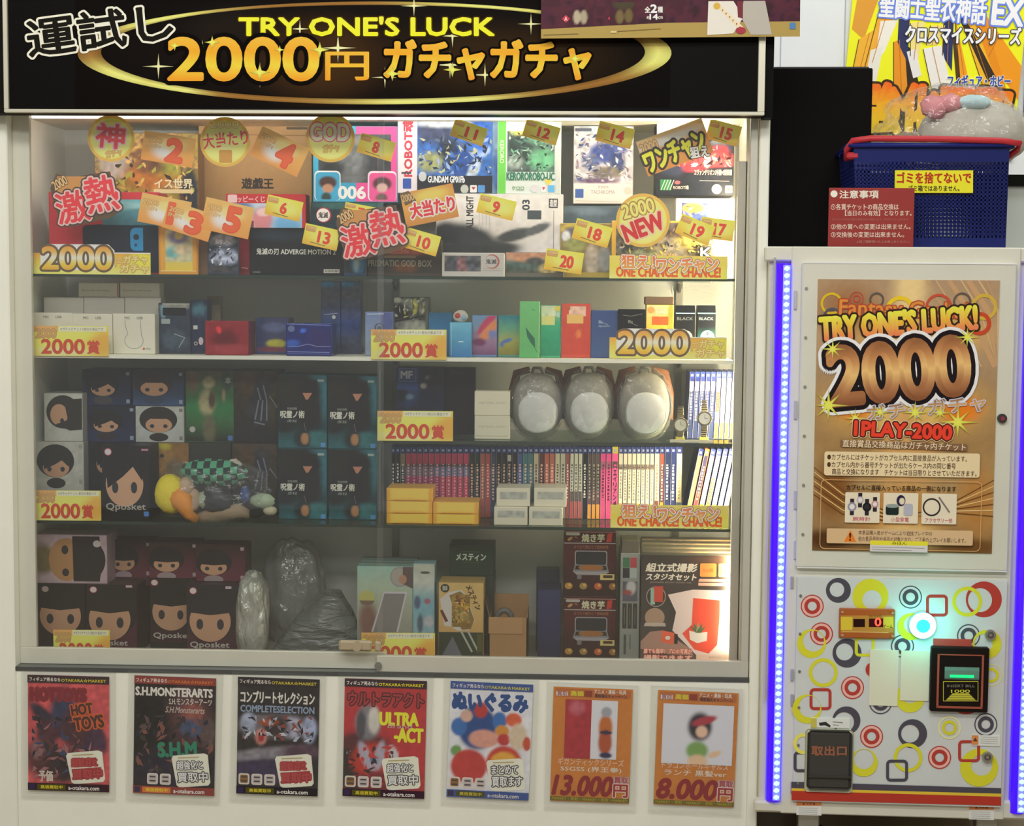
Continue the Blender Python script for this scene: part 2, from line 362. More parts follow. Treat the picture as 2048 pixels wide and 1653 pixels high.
# light at the right
lx0, lx1 = P(1468, 800, .03)[0], P(1487, 800, .03)[0]
part(MB().box(lx0, lx1, .03, .045, ZE, P(1475, 322, .03)[1], .001), 'light_cover', mat('a4a298', .4), case)
part(MB().box(lx0 + .006, lx1 + .004, .05, .056, ZE + .02, P(1475, 380, .05)[1]).box(lx1 - .004, XRi, .03, .2, ZE, ZS), 'light_tube_holder', mat('c8c4b4', .5), case)
tube = mat('ffe9bd', .4, emit=6.5)
part(MB().cyl(((lx0 + lx1) / 2, .07, (ZE + ZA) / 2 + .12), .009, ZA - ZE + .16, 'Z', 12), 'light_tube', tube, case, 'warm glowing upright light tube')
area('case_side_tube', ((lx0 + lx1) / 2 - .004, .074, (ZE + ZS) / 2 - .05), (0, math.radians(90), math.radians(-36)), 1.15, .02, 29, (1, .83, .56)).parent = None
# slotted uprights + brackets on the back
um = mat('77756c', .35, .6)
for ux in (108, 792, 1358):
    X = P(ux, 620, BK - .01)[0]; u = MB().box(X - .009, X + .009, BK - .012, BK, ZE, ZS)
    part(u, 'slotted_upright', um, case)
    for z in (ZA, ZB, ZC, ZD):
        if z == ZC and ux < 700: continue
        b = MB().prism([(BK - .012, z - .012), (.33, z - .012), (BK - .012, z - .035)], X - .003, X + .003)
        for v in b.bm.verts: v.co = Vector((v.co.y, v.co.x, v.co.z))
        part(b, 'shelf_bracket', um, case)
def shelf(x0, x1, z, th, m, em, label):
    s = MB().box(x0, x1, .052, BK - .02, z - th, z); s = part(s, 'shelf', m, case, label)
    MB().box(x0, x1, .05, .052, z - th, z).obj('front_edge', em, s)
xs0, xs1, xsm = P(68, 700, .05)[0] - .02, P(1467, 700, .05)[0], P(764, 800, .05)[0]
ge = mat('2c3a33', .2)
shelf(xs0, xs1, ZA, .007, SHELFGLASS, ge, 'upper glass shelf with dark green edge')
shelf(xs0, xs1, ZB, .009, mat('cfcdba', .5), mat('e6e3cc', .5), 'white shelf under the perfume boxes')
shelf(xsm, xs1, ZC, .009, SHELFGLASS, mat('343a33', .3), 'short glass shelf on the right half')
shelf(xs0, xs1, ZD, .007, SHELFGLASS, ge, 'lower glass shelf with dark green edge')
part(MB().cyl(((xs0 + xs1) / 2, .030, ZS - .006), .005, xs1 - xs0 - .06, 'X', 12), 'top_light_tube', mat('fff4dc', .4, emit=1.2), case, 'slim light tube under the top panel')
part(MB().box(P(760, 800, .06)[0] - .003, P(760, 800, .06)[0] + .002, .06, .07, ZD, ZB - .01), 'shelf_post', mat('4a4f48', .4, .5), case)
# ------------------------------------------------------------------ header sign
sg = Pl(-.10); a0, b0 = P(-70, 100, -.1)[0], P(1531, 100, -.1)[0]; zt, zb_ = P(760, -75, -.1)[1], P(760, 228, -.1)[1]
sign = empty('header_sign', ((a0 + b0) / 2, 0, zb_)); prop(sign, 'long black header sign with gold swoosh and large orange 2000 yen lettering', 'sign')
so = ((a0 + b0) / 2, 0, zb_)
sb = part(MB().box(a0, b0, -.09, -.034, zb_, zt, .001), 'sign_box', mat('15130f', .5), sign, None, False, so)
x5, x15, x1517, z215 = P(7, 100, -.1)[0], P(16, 100, -.1)[0], P(1517, 100, -.1)[0], P(760, 221, -.1)[1]
part(MB().box(x5, b0, -.104, -.088, zb_, z215, .001).box(x5, x15, -.104, -.088, z215, zt, .001).box(x1517, b0, -.104, -.088, z215, zt, .001), 'sign_frame', mat('bdb9a8', .35, .3), sign, 'pale metal frame', False, so)
part(MB().box(b0, b0 + .022, -.085, -.034, zb_ - .004, zt), 'side_cover', mat('0a0a0a', .5), sign, None, False, so)
part(MB().box(x15, x1517, -.096, -.088, z215, zt), 'sign_face', mat('0b0908', .5), sign, None, False, so)
c = Canvas(sign, plmap(Pl(-.096), so[0], so[2]), -.0965, PSIGN, 'printed_lettering', clip=(16, -70, 1517, 219))
c.field(150, 0, 1340, 215, '0c0908', [(740, 105, 420, 85, '17110d', 1.2), (640, 118, 110, 70, '3a2613', 1.2), (1000, 120, 200, 60, '2c1f10', 1.2), (470, 60, 90, 40, '1c1612', 1.1)], 8)
def swoosh():
    n = 90; a = np.arange(n) * 2 * np.pi / n + .03
    ox, oy = 749 + 594 * np.cos(a), 106 + 103 * np.sin(a)
    th = np.abs(np.cos(a)) ** 2.4
    ix, iy = 746 + (588 - 44 * th) * np.cos(a), 104 + (99 - 14 * th - 5 * np.abs(np.sin(a)) ** 6) * np.sin(a)
    base, hi = np.array(lin('8a6230')), np.array(lin('ecd877'))
    g = (.5 + .5 * np.sin(a * 5 + 1)) ** 2; g = np.clip(g + (np.exp(-((a - 1.35) / .12) ** 2) + np.exp(-((a - 2.3) / .1) ** 2)), 0, 1)[:, None]
    co = base * (1 - g) + hi * g; ci = co * .45 + base * .2
    mx, my = (ox + ix) / 2, (oy + iy) / 2
    c.put(np.vstack([np.column_stack([ox, oy]), np.column_stack([mx, my]), np.column_stack([ix, iy])]), [(j, (j + 1) % n, n + (j + 1) % n, n + j) for j in range(n)] + [(n + j, n + (j + 1) % n, 2 * n + (j + 1) % n, 2 * n + j) for j in range(n)], np.vstack([co * .8, np.clip(co * 1.1, 0, .9), ci]))
swoosh()
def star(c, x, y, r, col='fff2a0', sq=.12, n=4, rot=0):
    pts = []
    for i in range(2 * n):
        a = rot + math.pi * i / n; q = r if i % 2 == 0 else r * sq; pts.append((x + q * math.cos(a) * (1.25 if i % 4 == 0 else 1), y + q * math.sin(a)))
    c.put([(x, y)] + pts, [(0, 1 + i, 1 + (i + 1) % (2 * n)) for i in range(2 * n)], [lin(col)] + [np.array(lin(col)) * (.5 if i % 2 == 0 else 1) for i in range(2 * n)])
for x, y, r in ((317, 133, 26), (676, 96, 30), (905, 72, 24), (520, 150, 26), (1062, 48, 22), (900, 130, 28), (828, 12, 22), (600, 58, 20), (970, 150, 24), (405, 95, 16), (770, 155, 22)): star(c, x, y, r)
GO = ['f6a93c', 'f09a2c', 'f8c040', 'e8902a']
c.text("TRY ONE'S LUCK", 479, 35, 988, 71, 'f0ee3c', .05, ((.05, '3a2a08'),), grad=['f2f03c', 'e6e02c'])
c.text("2000", 338, 77, 636, 160, 'f09a2c', .035, ((.07, '0a0604'),), grad=GO)
c.text("円", 652, 105, 737, 160, 'f09a2c', .03, grad=GO)
c.text("ガチャガチャ", 770, 82, 1180, 158, 'f09a2c', .05, ((.05, '0a0604'),), grad=GO)
c.text("運試し", 55, 22, 345, 98, '1a1814', .03, ((.05, 'd8d5c4'),), rot=-.13)
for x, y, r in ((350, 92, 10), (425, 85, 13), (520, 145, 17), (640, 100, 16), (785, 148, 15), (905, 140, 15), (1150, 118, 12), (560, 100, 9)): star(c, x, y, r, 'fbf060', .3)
# banner poster hung over the sign
c = sheet('hanging_poster', 'maroon figure poster with ochre bottom strip, hung over the header sign', [(1083, -60), (1600, -55), (1601, 68), (1081, 82)], -.125, 518, 135, .001, '4a1826', 'poster')
c.field(0, 0, 518, 135, ['4c1c2c', '401420', '3c1420'], [], 6, pal=['2e0d18', '43152a', '4a1826', '3c1220'], cell=20, seed=4)
c.poly([(0, 116), (250, 105), (518, 104), (518, 135), (0, 135)], 'a08848')
for x, t in ((50, 'A'), (142, 'B')):
    c.poly([(x - 8, 95), (x, 87), (x + 8, 95), (x, 103)], 'b83048'); c.text(t, x - 3, 91, x + 3, 99, 'e8c0b0', .03)
c.field(62, 76, 96, 108, '3c1420', [(72, 92, 7, 14, 'a89c84', .4), (86, 92, 7, 14, '9c9078', .4)], 3)
c.field(138, 62, 190, 108, '3c1420', [(166, 66, 22, 12, '3e3420', .5), (158, 92, 8, 14, '6a5a34', .4), (176, 90, 8, 14, '64542e', .4)], 3)
c.text('全', 208, 72, 219, 84, 'e8dcd0', .03); c.text('2', 220, 68, 232, 84, 'f4ecdf', .05); c.text('種', 234, 72, 244, 84, 'e8dcd0', .03)
c.text('約', 212, 91, 217, 97, 'd8c8b8', .03); c.text('14', 218, 87, 234, 98, 'f4ecdf', .05); c.text('cm', 235, 92, 244, 97, 'd8c8b8')
c.poly([(335, 62), (385, 62), (405, 95), (385, 128), (333, 131)], 'd2ccc2'); c.poly([(405, 62), (448, 62), (462, 131), (420, 131), (400, 95)], 'a8a298')
c.poly([(392, 62), (404, 62), (404, 98), (394, 95)], '6a2430')
c.poly([(350, 72), (357, 68), (408, 118), (400, 124)], 'e0c8a8'); c.disc(352, 72, 7, 7, 'c8a040')
for i in range(6): c.poly([(362 + i * 7, 79 + i * 7), (365 + i * 7, 79 + i * 7), (363 + i * 7, 84 + i * 7)], '8a4030')
c.disc(400, 122, 10, 7, '9a3040')
c.rrect(497, 107, 509, 120, 2, '4a78a8'); c.line([(5, 128), (75, 126)], 1, '6a5828'); c.line([(150, 122), (240, 117)], 1, '6a5828'); c.rect(140, 121, 152, 125, 'c8b880')
# ------------------------------------------------------------------ right-hand background
pb = .62
o = MB(); a, b = P(1500, 300, pb), P(2140, 300, pb); zA_, zB_ = P(1700, -60, pb)[1], P(1700, 640, pb)[1]
lp = empty('light_panel', (a[0], pb, zB_)); prop(lp, 'tall white backlit wall panel behind the black box', 'panel')
part(MB().box(a[0], b[0], pb + .01, pb + .05, zB_, zA_), 'panel_body', mat('d4d8e2', .5, emit=.05), lp, None, False, (a[0], pb, zB_))
for px in (1562, 1690): 
    x = P(px, 100, pb)[0]; part(MB().box(x - .0015, x + .0015, pb + .008, pb + .011, zB_, zA_), 'panel_seam', mat('a8aabc', .5), lp, None, False, (a[0], pb, zB_))
c = sheet('wall_poster', 'bright yellow poster with gold artwork and orange lettering behind the basket', [(1695, -60), (2045, -60), (2040, 333), (1694, 283)], pb - .01, 350, 370, .003, 'f0d820', 'poster', pm=PLIT)
c.field(0, 0, 350, 370, 'e8dc20', [(300, 330, 80, 40, 'e8c028', 1)], 6)
ST = [((250, 60), (350, 180), (350, 250), (215, 80), 'd88a1c'), ((232, 70), (260, 70), (345, 280), (300, 260), 'd08018'), ((205, 60), (232, 66), (320, 250), (292, 262), 'e0a428'), ((214, 90), (228, 92), (304, 210), (286, 216), '34281c'), ((205, 80), (214, 110), (262, 262), (236, 250), 'd88c20'), ((206, 130), (212, 128), (236, 240), (226, 238), '4c3418'), ((90, 150), (112, 140), (140, 300), (104, 300), 'd08420'), ((112, 150), (124, 160), (170, 290), (136, 300), '2c241c'), ((60, 60), (96, 60), (66, 180), (36, 210), 'd89830'), ((10, 60), (52, 66), (30, 150), (4, 130), 'c88c30'), ((20, 150), (60, 120), (40, 200), (8, 260), 'e0a030'), ((96, 104), (118, 100), (122, 190), (98, 150), '2c3054'), ((186, 96), (206, 100), (212, 200), (190, 170), '283058'), ((60, 110), (94, 106), (74, 170), (56, 200), 'd8d2c4'), ((120, 110), (150, 104), (142, 190), (126, 176), 'd8c87c'), ((46, 170), (70, 160), (62, 240), (40, 230), 'd0ccc0'), ((150, 160), (186, 150), (226, 268), (190, 290), 'd4d0c8'), ((118, 168), (136, 160), (152, 214), (136, 220), 'd0ccc8'), ((160, 112), (190, 110), (178, 150), (156, 152), 'd8c070'), ((70, 66), (84, 66), (80, 100), (64, 104), 'd0c8b8')]
for *p4, cc in ST: c.poly(p4, cc)
for *p4, cc in ST[::2]: c.line([p4[0], p4[3]], 1.6, '4c3418'); c.line([((p4[0][0] + p4[1][0]) / 2, (p4[0][1] + p4[1][1]) / 2), ((p4[2][0] + p4[3][0]) / 2, (p4[2][1] + p4[3][1]) / 2)], 1.2, 'a86c20')
c.text('聖闘士聖衣神話', 56, 50, 268, 102, 'f4f4fc', .03, ((.06, '6078c8'),)); c.text('EX', 282, 50, 342, 100, 'f4f4fc', .04, ((.05, '6078c8'),))
c.text('クロスマイスシリーズ', 112, 110, 342, 143, 'fafaf4', .04, ((.05, '30303c'),), rot=-.05)
c.text('強化買取', 45, 232, 338, 328, 'e86a1c', .07, ((.05, '382410'), ), rot=-.04, grad=['e85a18', 'f4a020', 'f8b828'])
c.text('フィギュア・ホビー', 205, 205, 330, 228, '384c98', .05, ((.05, 'f0e8c0'),), rot=-.07)
for px, col in ((2052, '3a2c58'),):
    sheet('wall_poster', 'dark purple poster edge at the far right of the wall', [(px, -60), (px + 70, -60), (px + 66, 262), (px - 2, 262)], pb - .008, 70, 320, .003, col, 'poster').field(0, 0, 70, 320, '3a2c58', [(10, 200, 20, 60, '7a5a90', .5)], 8)
# added glowing board for the lit background in the gap beside the cabinet
x0, x1 = P(1518, 700, .5)[0], P(1600, 700, .5)[0]
g = MB().box(x0, x1, .5, .53, FZ, P(1540, 545, .5)[1]).obj('gap_glow_board', mat('d8884a', .5), None); prop(g, 'added glowing orange board for the lit background beside the gacha machine', 'board')
c = Canvas(g, plmap(Pl(.5), 0, 0), .4998, PE); c.field(1519, 500, 1600, 1620, ['e8f2ff', 'd86a3a', 'a8603c', 'd89058', 'a04828', 'ffd0a0', 'fff0d0', 'f08850', 'ffe0c0', '2a1a28', '140c14'], [(1535, 500, 60, 45, 'e8f2ff', .3)], 8)
# grey rack behind the basket
x0, z0 = P(1700, 345, .45); x1, z1 = P(2120, 282, .45)
rk = empty('back_counter', (x0, .45, 0)); prop(rk, 'pale back counter with black rail seen right of the blue basket', 'counter')
part(MB().box(x0, x1, .40, .55, FZ, P(2000, 372, .4)[1], .002), 'counter_body', mat('c6ccc6', .3), rk, None, False, (x0, .45, 0))
part(MB().box(x0, x1, .385, .55, P(2000, 372, .4)[1], P(2000, 350, .4)[1]), 'black_rail', mat('14140f', .4), rk, None, False, (x0, .45, 0))
part(MB().box(P(1743, 300, .5)[0], P(1790, 300, .5)[0], .50, .54, P(1700, 360, .5)[1], P(1700, 278, .5)[1]), 'grey_end_board', mat('8c8e90', .5), rk, None, False, (x0, .45, 0))
# ------------------------------------------------------------------ capsule machine (turned slightly towards the right)
MO, MA = (.96, -.11), -.0358
mp_ = Pl(0, MO, MA); ml = lambda x, y: mp_.l(x, y)
mach = empty('capsule_machine', (MO[0], MO[1], 0), (0, 0, MA)); prop(mach, 'white capsule vending machine with ring-patterned door and glowing blue side tubes', 'vending machine')
mw = mat('c6c4b6', .4)
def mpart(mb, name, m, parent=None, label=None, smooth=False):
    o = mb.obj(name, m, parent or mach, smooth=smooth)
    if label: o['label'] = label
    return o
def MC(parent, y, m=None, name='printed_graphics', clip=None, back=0.):
    return Canvas(parent, plmap(mp_), y, m, name, clip)
mx0, mx1 = ml(1521, 1000)[0], ml(2085, 1000)[0]; mz0, mz1 = ml(1760, 1634)[1], ml(1760, 494)[1]
bx0, bx1 = ml(1584, 900)[0], ml(2024, 900)[0]
b = MB(); b.box(mx0 + .012, mx1 - .012, .02, .5, mz0, mz1, .004); b.box(bx0 - .01, bx1 + .008, 0, .03, mz0, mz1, .003)
b.box(mx0, mx1, .005, .04, mz1 - .035, mz1, .004).box(mx0, bx0, .002, .04, mz0, ml(1550, 1604)[1], .006).box(bx1, mx1, .002, .04, mz0, ml(2040, 1604)[1], .006)
mpart(b, 'machine_body', mw)
# light tubes with leds
blue = mat('3c10f0', .3, emit=.8); halo = mat('6a6cf4', .3, emit=.9); ledm = mat('96ecf4', .3, emit=1.5)
def light_tube(xa, xb, ya, yb, lx0, lx1, n, lab):
    X0, X1 = ml(xa, (ya + yb) / 2)[0], ml(xb, (ya + yb) / 2)[0]; Z1, Z0 = ml((xa + xb) / 2, ya)[1], ml((xa + xb) / 2, yb)[1]
    t = MB(); cx, r = (X0 + X1) / 2, (X1 - X0) / 2
    t.prism([(-r, 0), (-r * .9, -.010), (-r * .5, -.017), (0, -.02), (r * .5, -.017), (r * .9, -.010), (r, 0)], Z0, Z1)
    for v in t.bm.verts: v.co = Vector((v.co.x + cx, v.co.z + .012, v.co.y))
    t = mpart(t, 'light_tube', blue, None, lab, True)
    MB().prism([(cx - r * .05, 0), (cx + r, 0), (cx + r, .001), (cx - r * .05, .001)], 0, 0).bm.free()
    MB().box(cx - r * .15, cx + r * .8, -.0095, -.0085, Z0 + .004, Z1 - .004).obj('diffuser', halo, t)
    first = None; rr = .0062
    for i in range(n):
        z = Z1 - .012 - (Z1 - Z0 - .024) * i / (n - 1); k = cx + r * .32
        if first is None: first = MB().blob((0, 0, 0), (rr * 1.25, .003, rr), 1).obj('led', ledm, t, (k, -.0105, z), smooth=True)
        else: o = first.copy(); COL.objects.link(o); o.location = (k, -.0105, z)
light_tube(1542, 1573, 527, 1603, 0, 0, 76, 'left glowing blue light tube')
light_tube(2036, 2068, 540, 1628, 0, 0, 76, 'right glowing blue light tube')
x, z0 = ml(1541, 1000)[0], ml(1541, 1400)[1]; mpart(MB().box(x - .004, x + .001, -.004, .004, z0, ml(1541, 515)[1]), 'reflection_strip', mat('e0d4e8', .12, .9))  # pale pink lip, coloured for the warm light reflected there
# upper door with poster
def frame(x0, y0, x1, y1, t, ya, yb, bev=.002):
    (a, zt), (bq, _) = ml(x0, (y0 + y1) / 2), ml(x1, (y0 + y1) / 2); zt = ml((x0 + x1) / 2, y0)[1]; zb = ml((x0 + x1) / 2, y1)[1]
    return a, bq, zb, zt
a, bq, zb, zt = frame(1597, 527, 2022, 1137, 0, 0, 0)
d = mpart(MB().box(a, bq, -.016, .002, zb, zt, .003), 'upper_door', mat('c4c3b6', .35))
for z_ in (zt, zb): MB().box(a + .002, bq - .002, -.0175, -.0155, z_ - .0022, z_ + .0012, .0004).obj('edge_highlight', mat('f4f8ff', .15, .2), d)  # thin bright strips painted in as the highlight along the door edges
for i in range(8):
    X, Z = ml(1611 - i * 1.4, 577 + i * 98); 
    if Z > zb + .02: MB().cyl((X, -.0175, Z), .0035, .004, 'Y', 12).obj('screw', mat('9a988c', .3, .7), d)
k1, k2 = ml(2000, 836); lk = MB().cyl((k1, -.019, k2), .011, .010, 'Y', 20).obj('door_lock', mat('4a4640', .3, .6), d); MB().cyl((k1, -.025, k2), .005, .006, 'Y', 12).obj('lock_core', mat('8a3848', .3, .3), lk)
for y0_ in (600, 820, 1000, 1100): X, Z = ml(1591, y0_); mpart(MB().box(X - .004, X + .003, -.006, .001, Z - .022, Z + .022, .001), 'hinge', mat('b8b8b4', .3, .4))
X0, X1 = ml(1629, 800)[0], ml(1989, 800)[0]; Z1, Z0 = ml(1800, 560)[1], ml(1800, 1102)[1]
pf = MB().box(X0, X1, -.0185, -.015, Z0, Z1).obj('game_poster', mat('a87a44', .4), d)
c = MC(pf, -.0187, PG)
c.clip = (1600, 500, 2020, 1140)
# poster drawn in its own 362 x 542 frame
c.mp = linmap(0, 0, 362, 542, X0, Z1, X1, Z0); c.clip = (0, 0, 362, 542)
c.field(0, 0, 362, 542, ['a28668', 'aa8e6c', '967a5a', '98784c', 'a88c60', '785a38'], [(185, 20, 30, 90, 'e0bc84', 1.4), (60, 60, 60, 50, '946c48', 1.2), (210, 110, 110, 40, 'd8a850', 1.2), (180, 250, 150, 60, 'c89c50', 1.2), (180, 255, 60, 40, 'f4e070', 1.2), (80, 250, 40, 26, 'e87820', 1.1), (290, 255, 40, 26, 'e87820', 1.1), (186, 320, 60, 100, 'c89c60', 1.2), (180, 460, 110, 40, 'c08c48', 1.2), (40, 420, 40, 60, '7a5028', 1.2), (330, 440, 40, 70, 'a87840', 1.1), (190, 510, 60, 24, 'd8b878', 1.2), (30, 520, 50, 20, '50341c', 1.0), (320, 530, 60, 16, '6a4826', 1.)], 5, .05, 9)
for i, (x, wd) in enumerate(((215, 3), (235, 2), (262, 10), (285, 3), (300, 12), (320, 4), (335, 3))):
    c.line([(x, 0), (x + 40, 60), (x + 95, 170)], wd, 'c8a478' if i % 2 else 'b89068')
for k in range(7): c.line([(0, 375 + k * 9), (60, 420 + k * 8), (150, 462 + k * 3), (230, 470 - k * 2), (362, 395 + k * 12)], 2.0, 'd8b478' if k % 2 else '6a4420')
def ringc(x, y, r, hr, col, hx=0, hy=0): c.ring(x, y, r, col, x + hx, y + hy, hr)
for q in ((28, 48, 22, 17, 'c8a828'), (78, 38, 14, 12, 'b04838'), (78, 38, 8, 5, 'b04838'), (118, 40, 15, 11, '5a5048'), (165, 62, 30, 22, 'd8b828'), (242, 54, 27, 22, 'b84a34'), (288, 42, 18, 14, '5c5248'), (332, 52, 26, 19, 'c0a040'), (324, 85, 23, 15, 'b84428'), (30, 75, 19, 14, '50505a'), (206, 95, 11, 8, '9a8878')): ringc(*q)
c.text('Fantasy Gacha!', 44, 42, 300, 82, 'c8843c', .02, ((.05, 'a8402c'),), rot=.02)
c.text("TRY ONE'S LUCK!", 6, 62, 318, 108, 'f4b040', .06, ((.06, '30201c'),), rot=-.085, grad=['f8e048', 'f4a838', 'f07850'])
c.text("2000", 27, 124, 303, 236, 'b8875a', .055, ((.095, 'd8dcec'), (.055, '1c1418')), rot=-.10, grad=['8a5a38', 'b88050', 'dcb070', 'a8744c', '7c4c30'])
c.text('ガチャガチャ', 104, 238, 340, 268, 'b89068', .02, ((.06, 'b8b8c8'), ), rot=-.10, grad=['705048', 'c89858', '94684c'])
for x, y, r in ((32, 138, 22), (300, 112, 22), (26, 250, 34), (286, 280, 34), (80, 275, 20), (200, 262, 24), (130, 262, 18), (250, 262, 18)): star(c, x, y, r, 'f8e058', .22, 8)
c.text('1PLAY-2000', 80, 284, 274, 312, 'd8402c', .06, ((.10, 'f0c8a0'), (.07, '582018')), rot=.035)
c.poly([(52, 318), (306, 324), (306, 337), (52, 331)], '7c5a44'); c.text('直接賞品交換商品はガチャ内チケット', 56, 320, 303, 335, 'e0c4a0', .02, ((.03, '4a2c20'),), rot=.02)
c.rrect(20, 342, 332, 390, 5, 'dcc49c')
c.text('●カプセルにはチケットがカプセル内に直接景品が入っています。', 26, 347, 306, 359, '4c3428', .015); c.text('●カプセル内から番号チケットが出たらケース内の同じ番号', 26, 362, 284, 374, '4c3428', .015); c.text('商品と交換になります　チケットは当日限りとさせていただきます。', 36, 376, 326, 388, '4c3428', .015)
c.rrect(14, 398, 338, 538, 10, 'c89c68', 1.5)
c.text('カプセルに直接入っている商品の一例になります', 66, 408, 286, 419, '241810', .02)
for i, t in enumerate(('腕時計', '小型家電', 'アクセサリー他')):
    x = 64 + i * 77; c.rrect(x, 423, x + 70, 484, 2, 'e4ccb4'); c.text(t, x + (16 if i < 2 else 8), 472, x + (52 if i < 2 else 62), 481, 'b04058', .02)
for x, y, r, cc in ((78, 452, 9, '8a8a9a'), (94, 438, 7, 'b0a8b0'), (108, 452, 9, '1c1c20'), (124, 446, 7, 'b88c8c')):
    c.rect(x - 4, y - r - 7, x + 4, y + r + 8, '2a2430'); c.disc(x, y, r, r, cc); c.disc(x, y, r * .6, r * .6, 'd8d0d0' if cc != '1c1c20' else '2c2c30')
c.rrect(146, 448, 172, 467, 4, '1e2a28'); c.disc(159, 449, 13, 4, '8a9490'); c.ring(176, 438, 11, '2a2040', 178, 439, 7, sx=.8); c.rrect(182, 444, 200, 468, 4, 'a8a8b4')
c.ring(238, 450, 18, '30282c', hr=15); c.line([(252, 430), (274, 460)], 3, '786c6c')
c.rrect(28, 496, 322, 526, 3, 'c8a880'); c.poly([(63, 523), (76, 499), (88, 523)], 'd87828'); c.text('!', 74, 505, 77, 520, '402010', .04)
c.text('本景品購入者がゲームにより遊技プレイ中の', 92, 499, 240, 508, '3a2818', .01); c.text('他の景品目的や返品の対象となり、ご了承の上プレイお願いします。', 92, 511, 308, 521, '3a2818', .01)
c.rect(116, 519, 232, 528, 'd8cc38'); c.rect(116, 528, 232, 541, 'c8c4c4'); c.text('みほん', 160, 520, 190, 527, '30281c'); c.line([(120, 532), (226, 533)], 1, '80787c'); c.line([(120, 537), (200, 538)], 1, '80787c')
# lower door with ring pattern
a, bq, zb, zt = frame(1589, 1157, 2006, 1607, 0, 0, 0)
d = mpart(MB().box(a, bq, -.012, .002, zb, zt, .001), 'lower_door', mat('bfc2c2', .35))
for yy in (1165, 1350, 1400, 1575): X, Z = ml(1585, yy); mpart(MB().box(X - .005, X + .002, -.006, .001, Z - .014, Z + .014, .001), 'hinge', mat('a8a8a8', .3, .4))
dm = Pl(0, (MO[0] + .0125 * math.sin(MA), MO[1] - .0125 * math.cos(MA)), MA)
c = Canvas(d, plmap(dm), -.0122, PG, 'ring_pattern', clip=(1583, 1153, 2012, 1612))
c.st = .00003
D, Y, Rr = '4a4650', 'c8c432', 'a83c34'
def crescent(x, y, r, col, hx, hy, hr): c.ring(x, y, r, col, hx, hy, hr)
def target(x, y, col, r=23):
    c.ring(x, y, r, col, hr=r - 2.2)
    if col == Rr: c.ring(x, y, r - 2.2, 'd8a8a0', hr=r - 7)
    c.ring(x, y, r - 7, col, hr=r - 14)
def sq(x, y, r, col): c.rrect(x - r, y - r, x + r, y + r, 9, col, 6)
crescent(1676.8, 1181.5, 25, D, 1674, 1180, 14.5); crescent(1741, 1194, 36, Y, 1744, 1200, 19); target(1821, 1195, D); sq(1874, 1212, 22, Rr)
crescent(1967.7, 1199.5, 36, Rr, 1960, 1201, 24); crescent(1934.4, 1204, 30, Y, 1934.4, 1204, 23); target(1624.5, 1213, Rr); target(1643, 1268.5, Rr)
crescent(1623, 1288, 29, Y, 1627, 1283, 21); crescent(1694, 1307, 29, D, 1689, 1304.6, 17); sq(1729.6, 1294, 20, Y); target(1805, 1293, D); crescent(1822, 1254, 27, Y, 1826, 1250, 18)
target(1937, 1272, D); crescent(1974, 1289, 29, Y, 1967, 1287, 18); crescent(1646.5, 1346, 29, Y, 1646.5, 1346, 22); target(1705, 1376, Rr); sq(1641, 1399, 22, Rr)
c.ring(1983.4, 1351, 22, 'd0cc90', hr=20); c.ring(1983, 1351, 15, Y, hr=9); c.disc(1743, 1340, 12, 14, Rr)
crescent(1820, 1397, 29, Y, 1820, 1388, 19); crescent(1613.7, 1418.7, 29, Y, 1619, 1414, 21.5); crescent(1692.7, 1441.5, 28, D, 1688, 1445, 20); target(1761, 1406, D); target(1743, 1473.6, Rr)
crescent(1825, 1468, 29, D, 1820, 1468, 18); c.ring(1898.7, 1456, 23, 'd8d498', hr=20); c.ring(1898.7, 1456, 15, Y, hr=9); target(1971.5, 1449.5, D); crescent(1958, 1536, 38, Y, 1963, 1531, 21); sq(1938, 1503, 22, Rr)
target(1879, 1515.6, Rr); crescent(1816, 1516, 29, Y, 1816, 1516, 22); sq(1794, 1542, 22, D); crescent(1727.5, 1526, 28, Y, 1727.5, 1519, 20); sq(1608, 1524, 21, D); c.ring(1607, 1488, 21, 'd8d060', hr=14); c.disc(1932, 1421, 19, 8, Rr)
c.poly([(1583, 1564), (2002, 1577), (2002, 1588), (1583, 1577)], D); c.poly([(1583, 1577), (2002, 1588), (2002, 1594), (1583, 1582)], 'd0b03c'); c.poly([(1583, 1582), (2002, 1594), (2002, 1613), (1583, 1601)], 'a8382c')
for yy in (1190, 1266, 1341, 1413, 1488, 1564): X, Z = ml(1600 - (yy - 1190) * .015, yy); MB().cyl((X, -.0132, Z), .0033, .004, 'Y', 10).obj('screw', mat('8a8a8a', .3, .8), d)
for x, y in ((1977, 1267), (1971, 1510)):
    X, Z = ml(x, y); l = MB().cyl((X, -.017, Z), .0125, .012, 'Y', 22).obj('round_lock', mat('a8a8a4', .22, .9), d); MB().torus((X, -.024, Z), .006, .0016, 'Y', 18, 6).obj('lock_core', mat('6a6a68', .3, .9), l)
